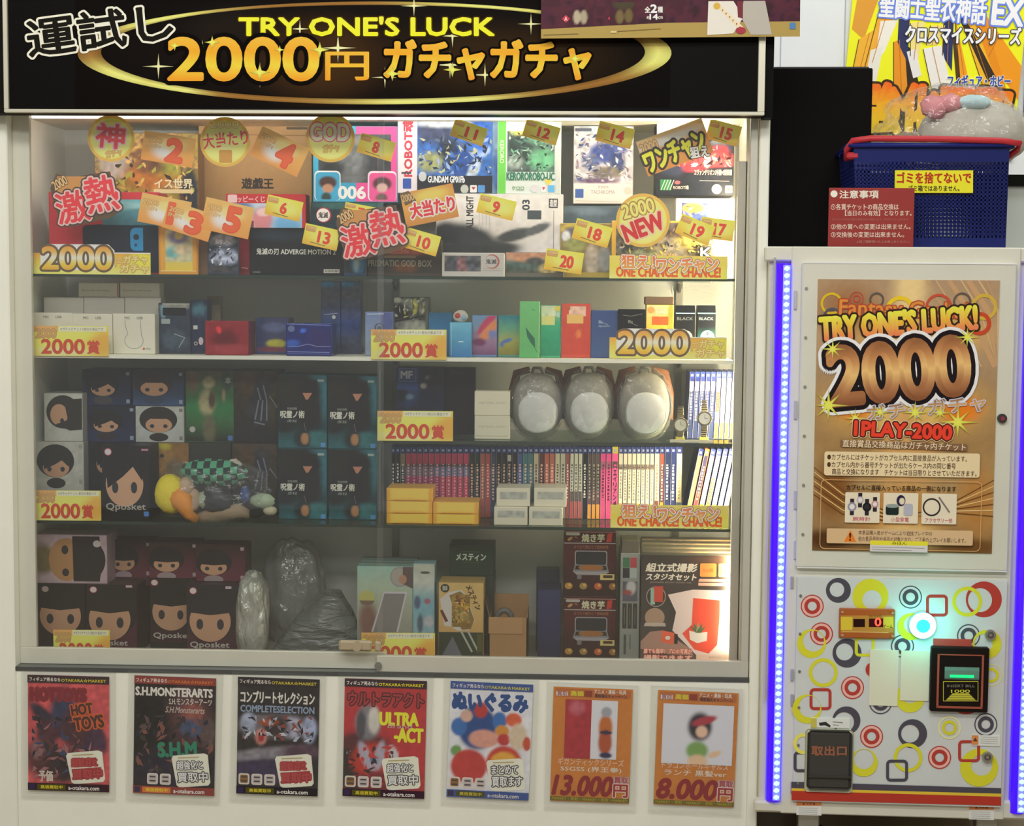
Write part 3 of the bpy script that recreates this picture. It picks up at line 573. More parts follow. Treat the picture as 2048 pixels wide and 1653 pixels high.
# credit display
def boxpx(x0, y0, x1, y1, ya, yb, bev=0.):
    a = ml(x0, (y0 + y1) / 2)[0]; b_ = ml(x1, (y0 + y1) / 2)[0]; t = ml((x0 + x1) / 2, y0)[1]; u = ml((x0 + x1) / 2, y1)[1]
    return MB().box(a, b_, ya, yb, u, t, bev)
q = mpart(boxpx(1676, 1215, 1787, 1274, -.022, -.012, .002), 'credit_display', mat('985830', .3), None, 'orange credit counter reading 0')
c = MC(q, -.0222, PG, 'printed_plate'); c.rrect(1678, 1217, 1785, 1272, 4, 'a05428'); c.rect(1679, 1228, 1784, 1262, 'b07c38'); c.rect(1679, 1231, 1702, 1257, 'ccb038'); c.rect(1764, 1231, 1784, 1253, 'ccb038')
c.rect(1704, 1235, 1727, 1251, '28100c'); c.rect(1735, 1234, 1763, 1251, '3c0c10'); c.text('NO PLAYS', 1735, 1227, 1760, 1232, '503018', .02); c.text('ゲーム', 1763, 1246, 1782, 1253, '503018', .02); c.line([(1682, 1260), (1774, 1262)], 1.2, 'd8b070')
for x, y in ((1682, 1221), (1782, 1223), (1682, 1267), (1782, 1269)): X, Z = ml(x, y); MB().cyl((X, -.0235, Z), .0032, .003, 'Y', 10).obj('screw', mat('c8a890', .3, .6), q)
c2 = MC(q, -.0226, printmat('lit_digit', .4, .2, 2.2), 'lit_digit'); c2.text('0', 1747, 1233, 1759, 1249, 'ff3c28', .03)
# lit start button
X, Z = ml(1842, 1248)
q = mpart(MB().cyl((X, -.016, Z), .031, .010, 'Y', 32), 'start_button', mat('58c8c0', .3, emit=.5), None, 'round start button glowing cyan'); MB().torus((X, -.024, Z), .0225, .0085, 'Y', 36, 10).obj('light_ring', mat('8cfff0', .3, emit=3.2), q, smooth=True); MB().cyl((X, -.024, Z), .016, .012, 'Y', 28).obj('button_cap', mat('30e8e8', .3, emit=.9), q)
bl = bpy.data.lights.new('button_glow', 'POINT'); bl.energy = .42; bl.color = (.02, 1, .8); bl.shadow_soft_size = .03; bo = bpy.data.objects.new('button_glow', bl); COL.objects.link(bo); bo.parent = mach; bo.location = (X, -.055, Z)
# taped-over paper patches
for r, lb in (((1737, 1298, 1794, 1409), 'left blank cream paper patch'), ((1799, 1300, 1856, 1399), 'right blank cream paper patch')): mpart(boxpx(*r, -.0156, -.0125), 'paper_patch', mat('cdc9b4', .6), None, lb)
# note acceptor
mpart(boxpx(1864, 1276, 1940, 1300, -.0158, -.012, .0004), 'red_tab', mat('a84038', .5))
q = mpart(boxpx(1857, 1290, 1972, 1419, -.03, -.012, .003), 'note_acceptor', mat('1c1614', .4), None, 'black banknote acceptor with green-lit slot')
f = boxpx(1872, 1304, 1961, 1306, -.032, -.03); 
for r in ((1869, 1304, 1873, 1410), (1957, 1304, 1961, 1410), (1869, 1407, 1961, 1411)): f.box(ml(r[0], 1350)[0], ml(r[2], 1350)[0], -.032, -.03, ml(1915, r[3])[1], ml(1915, r[1])[1])
f.obj('red_trim', mat('9a4c3c', .4), q)
a_, z_ = ml(1884, 1345); b_, zz = ml(1953, 1330)
s_ = MB().hex([(a_, -.032, z_ - .006), (b_, -.032, z_ - .006), (b_, -.032, z_ + .012), (a_, -.032, z_ + .012), (a_, -.03, z_ - .01), (b_, -.03, z_ - .01), (b_, -.03, z_ + .02), (a_, -.03, z_ + .02)]); s_.obj('slot_window', mat('5c7c70', .15), q)
MB().box(a_ + .012, b_ - .012, -.0335, -.0322, z_ - .005, z_ + .002, .0004).obj('green_lamp', mat('20d080', .3, emit=.5), q)
c = MC(q, -.0305, PG, 'acceptor_label'); c.rrect(1881, 1357, 1951, 1397, 1, 'b8b040', 1.2); c.text('1000', 1897, 1374, 1934, 1380, 'c8c040', .03); c.text('INSERT BILL', 1889, 1364, 1944, 1369, '7c7868', .01); c.poly([(1900, 1381), (1932, 1381), (1946, 1395), (1886, 1395)], 'b8b03c')
for i in range(3): c.line([(1892 - i * 2, 1385 + i * 4), (1940 + i * 2, 1385 + i * 4)], .8, '40401c')
# prize outlet
q = mpart(boxpx(1608, 1456, 1704, 1581, -.018, -.012, .006), 'prize_outlet', mat('b4b49c', .4), None, 'dark rounded prize outlet flap')
fl = boxpx(1612, 1458, 1701, 1575, -.024, -.017, .0075).obj('flap', mat('3c3a38', .25), q)
MB().box(ml(1614, 1548)[0], ml(1699, 1548)[0], -.0285, -.022, ml(1656, 1551)[1], ml(1656, 1546)[1], .001).obj('flap_ridge', mat('34322f', .25), fl)
c = MC(q, -.0248, PG, 'outlet_lettering'); c.text('取出口', 1621, 1487, 1690, 1506, '8c5a44', .05)
# stickers
def sticker(r, lab): return mpart(boxpx(*r, -.0152, -.0122), 'sticker', mat('cfd0cc', .5), None, lab)
q = sticker((1620, 1434, 1698, 1453), 'white caution sticker with a reaching hand'); c = MC(q, -.0154, PM); c.rect(1620, 1434, 1632, 1453, 'b8ac50'); c.poly([(1636, 1443), (1650, 1441), (1660, 1449), (1658, 1452), (1648, 1448), (1638, 1449)], '2a2a28'); c.line([(1664, 1441), (1684, 1443)], 1.5, '5a5a5a'); c.line([(1664, 1447), (1676, 1448)], 1, '5a5a5a')
q = sticker((1941, 1468, 1997, 1489), 'small caution sticker at the right edge'); c = MC(q, -.0154, PM); c.rect(1941, 1468, 1954, 1487, 'c88048'); c.poly([(1943, 1480), (1948, 1472), (1952, 1480)], '50341c')
for i in range(4): c.line([(1958, 1471 + i * 4), (1993, 1473 + i * 4)], .8, '9a9a98')
for x0 in (1593, 1938):
    q = mpart(boxpx(x0, 1603 if x0 < 1700 else 1611, x0 + 50, 1631 if x0 < 1700 else 1640, -.0016, .0004), 'sticker', mat('cfd0cc', .5), None, 'white label with an orange caution heading')
    y = 1603 if x0 < 1700 else 1611; c = MC(q, -.0019, PM); c.rect(x0, y, x0 + 50, y + 9, 'c87c4c'); c.text('▲注意▲', x0 + 11, y + 2, x0 + 38, y + 7, '50341c')
    for i in range(4): c.line([(x0 + 4, y + 13 + i * 4), (x0 + 42, y + 14 + i * 4)], .8, '90908c')
# castors
for px in (1625, 1985):
    X, Z = ml(px, 1640); q = mpart(MB().box(X - .03, X + .02, .03, .075, -.005, mz0, .003), 'castor', mat('a4a49c', .25, .7)); MB().cyl((X + .018, .05, -.025), .035, .026, 'X', 20).obj('wheel', mat('1c1c1c', .4), q); MB().cyl((X + .018, .05, -.025), .012, .03, 'X', 12).obj('axle', mat('8a8a8a', .3, .8), q)
    q = mpart(MB().box(X - .03, X + .02, .40, .445, -.005, mz0, .003), 'castor', mat('a4a49c', .25, .7)); MB().cyl((X + .018, .42, -.025), .035, .026, 'X', 20).obj('wheel', mat('1c1c1c', .4), q)
# ------------------------------------------------------------------ things on the machine
ZM = mz1
def onM(x, y, Y): # world point on a plane parallel to the machine front, Y metres behind it
    pl = Pl(0, (MO[0] - math.sin(MA) * Y, MO[1] + math.cos(MA) * Y), MA); return pl, pl.l(x, y)
pl, (a, _) = onM(1537, 300, .345); b_ = pl.l(1742, 300)[0]; t = pl.l(1640, 136)[1]
k = MB().box(a, b_, 0, .15, ZM + .0005, t, .003).obj('black_box', mat('0d0b0b', .6), None, (pl.O.x, pl.O.y, 0), (0, 0, MA)); prop(k, 'tall plain black box standing on top of the capsule machine', 'box')
MB().box(a + .002, b_ - .002, -.0015, .0, ZM + .004, ZM + .008).obj('bottom_seam', mat('1c1a18', .5), k)
MB().box(a + .01, b_ - .01, .0, .02, t - .002, t + .003, .001).obj('lid_edge', mat('2a2a2c', .4), k)
# notice
pl, (a, z1) = onM(1657, 430, .028); b_ = pl.l(1828, 430)[0]; t = pl.l(1742, 376)[1]
nt_ = empty('notice_stand', (pl.O.x, pl.O.y, 0), (0, 0, MA)); prop(nt_, 'small dark red acrylic notice standing in front of the blue basket', 'notice')
MB().box(a, b_, 0, .003, ZM, t, .0005).obj('notice_plate', mat('8c3430', .25), nt_); MB().box(a, b_, 0, .05, ZM - .0003, ZM + .002).obj('foot', mat('8c3430', .25), nt_)
c = Canvas(nt_, plmap(pl), -.0003, PG, 'printed_lettering'); c.disc(1668, 388, 7, 7, 'd8d4c8'); c.text('注意事項', 1679, 381, 1757, 397, 'd8cfc0', .03)
T = 'd0b8a8'
c.text('①各賞チケットの商品交換は', 1662, 408, 1797, 420, T, .02); c.text('【当日のみ有効】となります。', 1690, 421, 1823, 432, T, .02); c.text('※チケットのみの交換は各賞当日の対応となり、受付けいたしかねます', 1664, 437, 1816, 441, 'a87064', .0); c.text('②他の賞への変更は出来ません。', 1662, 448, 1821, 459, T, .02); c.text('③交換後の変更は出来ません。', 1662, 464, 1808, 475, T, .02); c.text('上記ご理解頂いた上お楽しみください。', 1712, 481, 1820, 486, 'b88478', .0)
# basket
pl, (a, _) = onM(1716, 480, .07); ab = pl.l(2014, 480)[0]; ta, tb = pl.l(1707, 300)[0], pl.l(2019, 300)[0]; zt = pl.l(1860, 291)[1]; zb = ZM + .001
bk = empty('basket', (pl.O.x, pl.O.y, 0), (0, 0, MA)); prop(bk, 'blue perforated plastic basket with a red handle on the capsule machine', 'basket')
bm_ = mat('18205c', .3); dep = .26; H = zt - zb; W0, W1 = ab - a, tb - ta
def face(pt, nu, nv, name, tz0=.10, tz1=.84):
    """pt(u,v,out) -> local point; solid bands top and bottom, lattice of strips in between"""
    m = MB(); T_ = .003
    def bar(u0, u1, v0, v1):
        m.hex([pt(u0, v0, 0), pt(u1, v0, 0), pt(u1, v1, 0), pt(u0, v1, 0), pt(u0, v0, T_), pt(u1, v0, T_), pt(u1, v1, T_), pt(u0, v1, T_)])
    bar(0, 1, 0, tz0); bar(0, 1, tz1, 1); e = .5 / (nu + 1)
    for i in range(nu + 1): cc = i / nu; bar(max(0, cc - .27 / nu), min(1, cc + .27 / nu), tz0, tz1)
    for j in range(1, nv): cc = tz0 + (tz1 - tz0) * j / nv; bar(0, 1, cc - .25 * (tz1 - tz0) / nv, cc + .25 * (tz1 - tz0) / nv)
    m.obj(name, bm_, bk)
L = lambda p, q, t: p + (q - p) * t
tp = .012
face(lambda u, v, o: Vector((L(L(a, ab, u), L(ta, tb, u), v), L(tp, 0, v) + o, L(zb, zt, v))), 38, 19, 'basket_front')
face(lambda u, v, o: Vector((L(L(a, ab, u), L(ta, tb, u), v), dep - L(tp, 0, v) - o, L(zb, zt, v))), 38, 19, 'basket_back')
face(lambda u, v, o: Vector((L(a, ta, v) + o, L(tp, dep - tp, u), L(zb, zt, v))), 26, 19, 'basket_side')
face(lambda u, v, o: Vector((L(ab, tb, v) - o, L(tp, dep - tp, u), L(zb, zt, v))), 26, 19, 'basket_side')
MB().box(a, ab, tp, dep - tp, zb, zb + .004).obj('basket_bottom', bm_, bk)
r_ = MB(); pts = [(ta - .006, -.006, zt), (tb + .006, -.006, zt), (tb + .012, .02, zt), (tb + .006, dep + .006, zt), (ta - .006, dep + .006, zt), (ta - .012, .02, zt), (ta - .006, -.006, zt)]
r_.tube(pts, .006, 8).obj('rim', mat('1e2670', .35), bk, smooth=True)
hm = mat('b03038', .35)
h1 = pl.l(1696, 292)[0]; h2 = pl.l(2043, 292)[0]
MB().tube([(h1 + .004, .05, zt - .028), (h1, .02, zt - .008), (h1 + .010, -.008, zt + .010), (h1 + .05, -.012, zt + .015), ((h1 + h2) / 2, -.012, zt + .014), (h2 - .05, -.012, zt + .010), (h2 - .006, -.008, zt + .004), (h2 - .004, .02, zt - .008), (h2 - .03, .04, zt - .03)], .0075, 10).obj('handle', hm, bk, smooth=True)
MB().box(h1 - .002, ta + .014, .0, .05, zt - .032, zt - .016, .004).obj('handle_clip', hm, bk)
lbp = Pl(0, (pl.O.x + math.sin(MA) * .004, pl.O.y - math.cos(MA) * .004), MA)
x0_, x1_ = lbp.l(1790, 363)[0], lbp.l(1946, 363)[0]; z0_, z1_ = lbp.l(1868, 386)[1], lbp.l(1868, 341)[1]
lb = MB().box(x0_, x1_, -.004, .006, z0_, z1_, .0003).obj('yellow_label', mat('d8cc38', .35), bk, None or (0, 0, 0)); lb['label'] = 'yellow label asking people not to throw rubbish in'
c = Canvas(lb, plmap(lbp), -.0043, PG, 'printed_lettering'); c.rect(1790, 341, 1946, 386, 'd8d030'); c.text('ゴミを捨てないで', 1794, 345, 1942, 367, 'a83420', .045); c.text('ゴミ箱ではありません。', 1817, 371, 1919, 383, '34341c', .03)
# plush in clear bag lying in the basket
def onb(x, y, Y=.13): p_, (lx_, lz_) = onM(x, y, .07 + Y); return (lx_, Y, lz_)
pr = empty('bagged_plush', (pl.O.x, pl.O.y, 0), (0, 0, MA)); prop(pr, 'grey-white plush with a pink bow in a clear plastic bag on top of the basket', 'soft toy')
x, y, z = onb(1948, 262); MB().blob((x, y, z - .01), (.132, .09, .088), 4, .05, 2, 1).obj('plush_body', mat('b4b0a4', .9, bump=.4), pr, smooth=True)
x, y, z = onb(1815, 285); MB().blob((x, y, z - .01), (.055, .06, .035), 3, .1, 3, 2).obj('plush_foot', mat('8a7c68', .9, bump=.5), pr, smooth=True)
x, y, z = onb(1885, 214, .07); MB().blob((x - .02, y, z), (.032, .02, .028), 3, .25, 3, 3).blob((x + .018, y, z + .01), (.028, .02, .022), 3, .15, 3, 4).obj('pink_bow', mat('c88488', .8, bump=.3), pr, smooth=True)
x, y, z = onb(1948, 205, .07); MB().blob((x, y, z), (.04, .03, .018), 3, .1, 3, 5).obj('pale_blue_patch', mat('b0ccd0', .8), pr, smooth=True)
x, y, z = onb(1905, 255); MB().blob((x, y - .01, z - .0), (.176, .12, .106), 5, .14, 2.6, 8, 2.0).obj('clear_bag', CLEAR, pr)
# ------------------------------------------------------------------ notices on the white base panel
def notice(lab, cn, deco):
    tl, tr, br, bl = [Vector(p) for p in cn]; ux = (tr - tl).normalized(); uy = (bl - tl).normalized()
    out = [tl - ux * 13 - uy * 9, tr + ux * 12 - uy * 9, br + ux * 12 + uy * 14, bl - ux * 13 + uy * 14]
    c = sheet('paper_notice', lab, cn, -.032, 164, 230, .0008, 'e4e0d4', 'notice', partname='printed_sheet'); deco(c)
    q = [Vector(P(p.x, p.y, -.034)) for p in out]; ctr = sum(q, Vector((0, 0))) / 4; me = bpy.data.meshes.new('clear_sleeve')
    w_ = [(p.x - c.root.location.x, -.0035, p.y - c.root.location.z) for p in q]; b_ = [(x, .0022, z) for x, y, z in w_]
    me.from_pydata(w_ + b_, [], [(3, 2, 1, 0), (0, 1, 5, 4), (1, 2, 6, 5), (2, 3, 7, 6), (3, 0, 4, 7)]); me.materials.append(SLEEVE)
    s = link('clear_sleeve', me, None); s.parent = c.root; s.matrix_parent_inverse = Matrix.Identity(4); r = c.root.rotation_euler.y; s.rotation_euler = (0, -r, 0)
def strip(c, col, yc='c8b830', bc=None):
    c.rect(0, 0, 164, 15, col); c.text('フィギュア売るなら', 4, 4, 66, 12, 'd8d0c8', .03); c.text('OTAKARA☆MARKET', 68, 5, 158, 12, yc, .03)
    c.rect(0, 215, 164, 230, bc or col); c.rect(3, 217, 14, 228, '342c4c'); c.rect(19, 217, 76, 228, bc and 'c8783c' or '4a4820'); c.text('高価買取中', 26, 219, 70, 226, 'c8b838', .02)
    c.text('a-otakara.com', 82, 219, 144, 227, 'c8c4c0', .03)
def stamp(c, l1, l2, inv=False):
    c.poly([(80, 154), (142, 147), (150, 150), (156, 204), (152, 210), (94, 216), (88, 212), (77, 160)], 'ddd8c8')
    if inv: c.poly([(88, 166), (138, 161), (140, 178), (90, 182)], 'a83c40'); c.poly([(88, 186), (148, 180), (151, 200), (94, 208)], 'a83c40'); fc, oc = 'b04a48', '98303a'
    else: fc, oc = 'e8e4d8', '4c4844'
    c.text(l1, 88, 163, 140, 180, fc, .03, ((.09, oc),), rot=-.06); c.text(l2, 90, 185, 150, 204, fc, .03, ((.09, oc),), rot=-.06); c.line([(90, 158), (132, 155)], 2, 'b0a070')
def tags(c, xs=(4, 30, 56)):
    for i, x in enumerate(xs): c.rrect(x, 190, x + 22, 212, 4, 'd0c8c0'); c.rrect(x + 3, 193, x + 19, 209, 3, '8a6430' if (i == 0 and len(xs) == 3) else 'b8b0ac'); c.line([(x + 5, 197), (x + 17, 197)], 3, '484048'); c.line([(x + 5, 205), (x + 17, 205)], 3, '484048')
def n1(c):
    c.field(0, 0, 164, 230, 'c4585c', [(40, 90, 14, 50, '34303e', .5, -.8), (72, 75, 26, 45, '38405a', .6), (110, 125, 22, 40, '383044', .6, -.5), (40, 115, 24, 26, '54303a', .6), (95, 105, 30, 40, '4c3038', .6), (30, 165, 34, 40, '5a3436', .6), (70, 180, 40, 36, '3c2a2c', .6), (140, 120, 16, 36, '4a3448', .6, -.4), (20, 150, 12, 18, '8a6a6c', .7)], 4, .25, 3); c.shards(8, 80, 130, 205, ['34303a', '5c343c', '7c4c50', '282428', '98686c', '3c4664'], 80, 11, 14)
    c.text('HOTTOYS', 6, 27, 116, 50, '7c2a34', .06, ((.08, '8a3036'),)); c.text('HOT', 88, 56, 130, 76, '4c3030', .05, ((.08, 'c8602c'),), rot=-.15); c.text('TOYS', 94, 80, 152, 104, '4c3030', .05, ((.08, 'c8602c'),), rot=-.15)
    c.text('予価', 22, 190, 50, 212, 'c8bcb0', .04); tags(c, ()); stamp(c, '超歓迎と', '買取中', True); strip(c, '38282c')
def n2(c):
    c.field(0, 0, 164, 230, '2c2422', [(110, 80, 44, 60, '54383c', .9), (118, 70, 22, 20, '8a5048', .8), (115, 100, 22, 18, '44506c', .8), (30, 110, 40, 80, '1e1c1a', .8), (80, 180, 80, 40, '2c2838', .9), (150, 110, 14, 30, '5a4c4c', .8)], 4, .35, 5); c.shards(4, 75, 160, 190, ['1c1a18', '3c3432', '5c4848', '28283a', '7c5048'], 70, 12, 14)
    c.text('S.H.MONSTERARTS', 3, 22, 157, 38, 'd8d4cc', .05); c.text('S.H.モンスターアーツ', 70, 41, 156, 54, 'c4bcb4', .03); c.text('S.H.Monsterarts', 64, 58, 142, 70, 'b8a8a0', .02, shear=.2); c.text('S.H.M', 50, 128, 126, 155, '308468', .06, rot=-.06)
    tags(c, (28, 54)); stamp(c, '超強化と', '買取中'); strip(c, '8a3c34', 'c87830', '8a3c34')
def n3(c):
    c.field(0, 0, 164, 230, '2c2828', [(80, 95, 80, 24, '70686c', .6), (22, 90, 16, 20, '9ca4b8', .5), (112, 96, 20, 20, 'a4a4b8', .6), (145, 100, 14, 26, '9aa4c0', .5), (76, 95, 26, 20, '3c3034', .6), (62, 88, 20, 6, '9a5030', .7), (48, 117, 12, 16, 'b88078', .4), (48, 117, 7, 10, 'a43838', .4), (60, 150, 80, 12, '88848c', .8, -.12), (60, 185, 70, 24, '3c3450', .6), (130, 145, 40, 16, '584050', .8)], 4, .3, 7); c.shards(10, 74, 154, 124, ['a8b0c0', '34282c', '70707c', '8c4438', 'c0c4cc', '201c20'], 80, 13, 10)
    c.text('コンプリートセレクション', 6, 27, 154, 50, 'd8d4cc', .05); c.text('COMPLETESELECTION', 6, 55, 154, 68, '8c9cb4', .04)
    tags(c); stamp(c, '超歓迎と', '買取中', True); strip(c, '2a2428')
def n4(c):
    c.field(0, 0, 164, 230, 'b0383c', [(20, 170, 36, 60, '342c2c', .6), (40, 125, 50, 18, '5a3034', .7), (60, 160, 44, 36, 'b43a30', .5), (44, 150, 10, 30, 'a8a4b4', .5, -.4), (72, 150, 10, 30, 'a8a4b4', .5, .2), (62, 158, 7, 7, '3070a0', .3), (66, 200, 40, 20, '7c2c34', .6), (100, 145, 9, 18, 'c0bcc0', .4, -.4), (48, 85, 26, 34, '7c7a80', .4), (60, 80, 12, 26, 'c4c0b8', .5), (34, 90, 9, 28, '54525a', .5)], 4, .1, 9); c.shards(6, 130, 100, 205, ['7c2830', '34282c', '9c9ca8', 'b8403c', '502830'], 46, 10, 12)
    c.text('ウルトラアクト', 8, 26, 158, 52, 'a03c3c', .04, ((.07, '44242c'),)); c.text('ULTRA', 72, 64, 148, 88, 'dcd838', .06); c.text('-ACT', 102, 94, 158, 120, 'dcd838', .06); c.text('Brand', 88, 86, 136, 94, 'c0a8a8', .0, shear=.3)
    tags(c); stamp(c, '超強化と', '買取中'); strip(c, '34202c')
def n5(c):
    c.field(0, 0, 164, 230, 'd0d0d4', [(56, 90, 38, 44, '2c4c84', .25), (70, 112, 30, 18, 'c89484', .3), (20, 90, 16, 18, '3c6ca8', .3), (100, 75, 14, 18, '3c6ca8', .3), (62, 55, 14, 16, 'b03c3c', .3), (34, 68, 12, 12, 'c8a494', .3), (128, 72, 16, 14, 'c86040', .3), (106, 95, 14, 12, 'c88c3c', .3), (110, 112, 13, 12, 'b03c3c', .3), (138, 105, 18, 26, 'c8b8a0', .4), (156, 118, 8, 14, 'b85038', .3), (16, 138, 11, 11, '6c9858', .3), (42, 168, 36, 34, 'b4403c', .2), (112, 160, 36, 36, 'b84438', .2), (112, 160, 28, 24, 'd0a040', .3)], 3, .08, 11)
    c.text('ぬいぐるみ', 6, 22, 154, 56, '2c4c84', .08); tags(c); stamp(c, 'まとめて', '買取ます'); strip(c, '3c5490', 'c8c040')
def price(c, y1, y2, pr, ww):
    c.field(0, 0, 164, 230, 'c07c38', [], 8, .08, 3); c.rect(4, 3, 160, 20, 'b06838'); c.rect(6, 9, 30, 18, 'd4cccc'); c.text('買取', 8, 9, 29, 18, '98605c', .03); c.text('高価', 36, 7, 62, 17, 'c8bc38', .08); c.rect(64, 6, 80, 18, '8c3c2c'); c.text('アニメ・漫画・玩具', 84, 3, 150, 11, 'dcd0c4', .03); c.text('買取強化キャンペーン', 86, 12, 152, 19, '40303c', .03)
    c.text(y1, 14, 142, 150, 156, 'dcb8a0', .02); c.text(y2, 20, 158, 146, 170, 'dccfc0', .02)
    c.text(pr, 8, 178, 8 + ww, 216, '8c2c30', .05, shear=.2); c.rect(130, 176, 162, 190, 'b8a0a0'); c.text('買取', 132, 177, 160, 189, 'a03c44', .03); c.text('円', 131, 192, 160, 217, '9c343c', .04, ((.06, 'd8c8b8'),)); c.rect(0, 220, 164, 228, '6c6424'); c.text('MARKET・買取・MARKET・買取・MARKET', 4, 221, 160, 227, 'b8a838', .0)
def n6(c):
    price(c, 'ギガンティックシリーズ', 'SSGSS (界王拳)', '13.000', 120); c.field(26, 24, 80, 142, 'a4343c', [(50, 40, 16, 14, 'b4606c', .9)], 3, .15, 4)
    c.field(80, 24, 134, 142, 'ccccd0', [(110, 78, 14, 26, 'b86c34', .5), (110, 108, 14, 26, 'a85434', .5), (112, 134, 13, 6, '343454', .5), (111, 47, 11, 10, '9a9ca4', .5), (111, 88, 13, 4, '34344c', .4)], 2.5)
def n7(c):
    price(c, 'ドラゴンボールギャルズ', 'ランチ 黒髪ver', '8.000', 120); c.field(12, 26, 156, 146, 'cccdd2', [(88, 70, 24, 28, '3c3440', .5), (96, 58, 26, 8, 'a8404a', .5, -.3), (92, 80, 12, 12, 'dcb8a0', .5), (84, 118, 22, 18, '7ca05c', .5), (86, 140, 20, 14, 'd4b898', .6), (120, 124, 14, 6, 'd4b898', .5, -.4)], 3)
LB = 'clear-sleeved notice on the base panel, '
notice('red notice headed HOTTOYS, leftmost of seven on the base panel', [(56.4, 1350), (219, 1354), (218.5, 1585), (55.8, 1580)], n1)
notice('dark notice headed S.H.MONSTERARTS with a red rim strip', [(270.7, 1351), (434, 1358), (427, 1592), (265, 1586)], n2)
notice('black notice headed COMPLETESELECTION showing a grey device', [(477.6, 1354), (640, 1360), (635, 1593), (471.5, 1587)], n3)
notice('red notice with yellow ULTRA-ACT lettering', [(690.6, 1357), (854.8, 1363), (848, 1598), (684.5, 1592)], n4)
notice('pale notice with blue hiragana heading over a heap of round toys', [(900.5, 1362), (1066, 1370), (1057.6, 1601.7), (894, 1593.6)], n5)
notice('orange price notice reading 13.000 yen', [(1106, 1373), (1265, 1380.5), (1259, 1608), (1101, 1603)], n6)
notice('orange price notice reading 8.000 yen, rightmost on the base panel', [(1314, 1380.5), (1475, 1387), (1470, 1616.5), (1309, 1609)], n7)
# ------------------------------------------------------------------ TOP SHELF
G1 = 'prize boxes on the top shelf'
def T(name, lab, r, Y, dep, col, base=True, **k): return carton(name, lab, r, Y, dep, col, ZA + .0005 if base else None, G1, **k)
c = T('console_box', 'red and blue games console box low at the left of the top shelf', (98, 384, 318, 546), .11, .09, '9c2c34')
c.field(98, 384, 318, 546, '1c2434', [], 6); c.poly([(98, 384), (318, 384), (318, 452), (180, 448), (165, 456), (165, 546), (98, 546)], 'b4343c'); c.field(205, 398, 318, 452, ['5c9cac', '3c6c7c'], [(250, 410, 40, 8, '84b4bc', .8)], 4, .15, 2); c.poly([(98, 452), (165, 452), (200, 448), (210, 430), (210, 404), (98, 404)], 'b4343c')
c.rrect(165, 450, 318, 546, 8, '1c2434'); c.rrect(261, 455, 287, 502, 11, '2c84b8'); c.rect(274, 455, 287, 502, '2c84b8'); c.disc(273, 474, 6, 6, '243040'); c.disc(272, 490, 3, 3, '204060')
c = T('figure_box', 'gold and brown illustrated box behind the console box', (190, 266, 397, 546), .22, .07, '7c5c34')
c.field(190, 266, 397, 546, '8c7040', [(230, 330, 30, 26, 'b0a8a0', .9), (300, 350, 50, 30, 'b07030', .8), (340, 320, 40, 30, '90943c', 1), (300, 330, 30, 16, '6c4c34', .9), (380, 390, 20, 60, '2c3038', .7)], 4, .3, 21, pal=['6c4c30', 'a88440', 'c09c5c', '7c6444', '9c8838'], cell=22); c.shards(230, 300, 390, 400, ['c8a050', '5c3c28', 'd8b068', '7c5c40', 'a0a040', '3c2c24'], 60, 1, 12); c.text('イス世界', 310, 357, 386, 376, 'e0d4b0', .04); c.rect(308, 378, 388, 386, 'd8c898')
c = T('cardboard_box', 'large plain brown cardboard box with a black printed title', (398, 246, 624, 546), .30, .08, 'a88450', rough=.8, pm=PM)
c.field(398, 246, 624, 546, ['bc9868', 'a88450', '98784c'], [], 6, .04, 6); c.text('遊戯王', 484, 356, 547, 377, '2c241c', .05); c.line([(398, 268), (624, 270)], 1.5, '8c6c40'); c.rect(574, 253, 616, 258, '5c5040')
c = T('figure_box', 'red-rimmed box showing a white cup-like figure on blue', (452, 388, 612, 546), .20, .06, 'a82c30')
c.rect(452, 388, 612, 546, 'b43034'); c.text('ハッピーくじ', 462, 392, 530, 404, 'd8b0b0', .03); c.rrect(455, 389, 474, 405, 3, 'd0b4b8'); c.field(460, 406, 605, 470, 'b0c4d8', [(525, 440, 22, 26, 'c07c80', .5), (527, 424, 14, 8, 'e0b8b8', .5), (575, 450, 30, 24, '68a0c8', .8), (480, 420, 26, 20, '4870a0', .8)], 4)
c = T('wide_box', 'wide black box lettered ADVERGE MOTION in white', (500, 456, 690, 547), .10, .07, '16181c')
c.field(500, 456, 690, 547, '16181c', [(560, 470, 60, 10, '26303c', 1), (660, 500, 40, 40, '1c2024', 1)], 6); c.text('鬼滅の刃 ADVERGE MOTION 2', 512, 497, 672, 510, 'c4c4bc', .03); c.rect(648, 539, 680, 547, 'b4b0a8'); c.line([(505, 546), (520, 546)], 1.5, '807c78')
for i in range(10): c.rect(651 + i * 2.8, 541, 652.4 + i * 2.8, 545, '484440')
c = T('tall_box', 'dark teal box with a round white emblem, under the 006 box', (621, 405, 766, 546), .17, .10, '20343c')
zt6 = c.root.location.z + max(v.co.z for v in c.root.data.vertices)
c.field(621, 405, 766, 546, '1c2c34', [(700, 410, 70, 8, '2c5854', .8), (650, 480, 30, 20, '243c54', .9)], 5, .2, 3); c.disc(647, 430, 15.5, 15.5, '98303c'); c.disc(646, 430, 13.5, 13.5, 'd4ccc8'); c.text('鬼滅', 636, 424, 656, 436, '2c2824', .03)
c = carton('window_box', 'pink and light-blue window box printed 006', (626, 252, 795, 404), .17, .10, '4898b8', zt6 + .0005, G1)
c.rect(626, 252, 712, 404, '3898bc'); c.rect(712, 252, 795, 404, 'd04c8c'); c.field(636, 268, 783, 366, '44484c', [(700, 330, 30, 40, '6c7074', 1), (760, 330, 20, 20, '34383c', 1), (665, 340, 24, 20, '303438', .9), (690, 280, 50, 10, '7c7c80', 1)], 5, .35, 8)
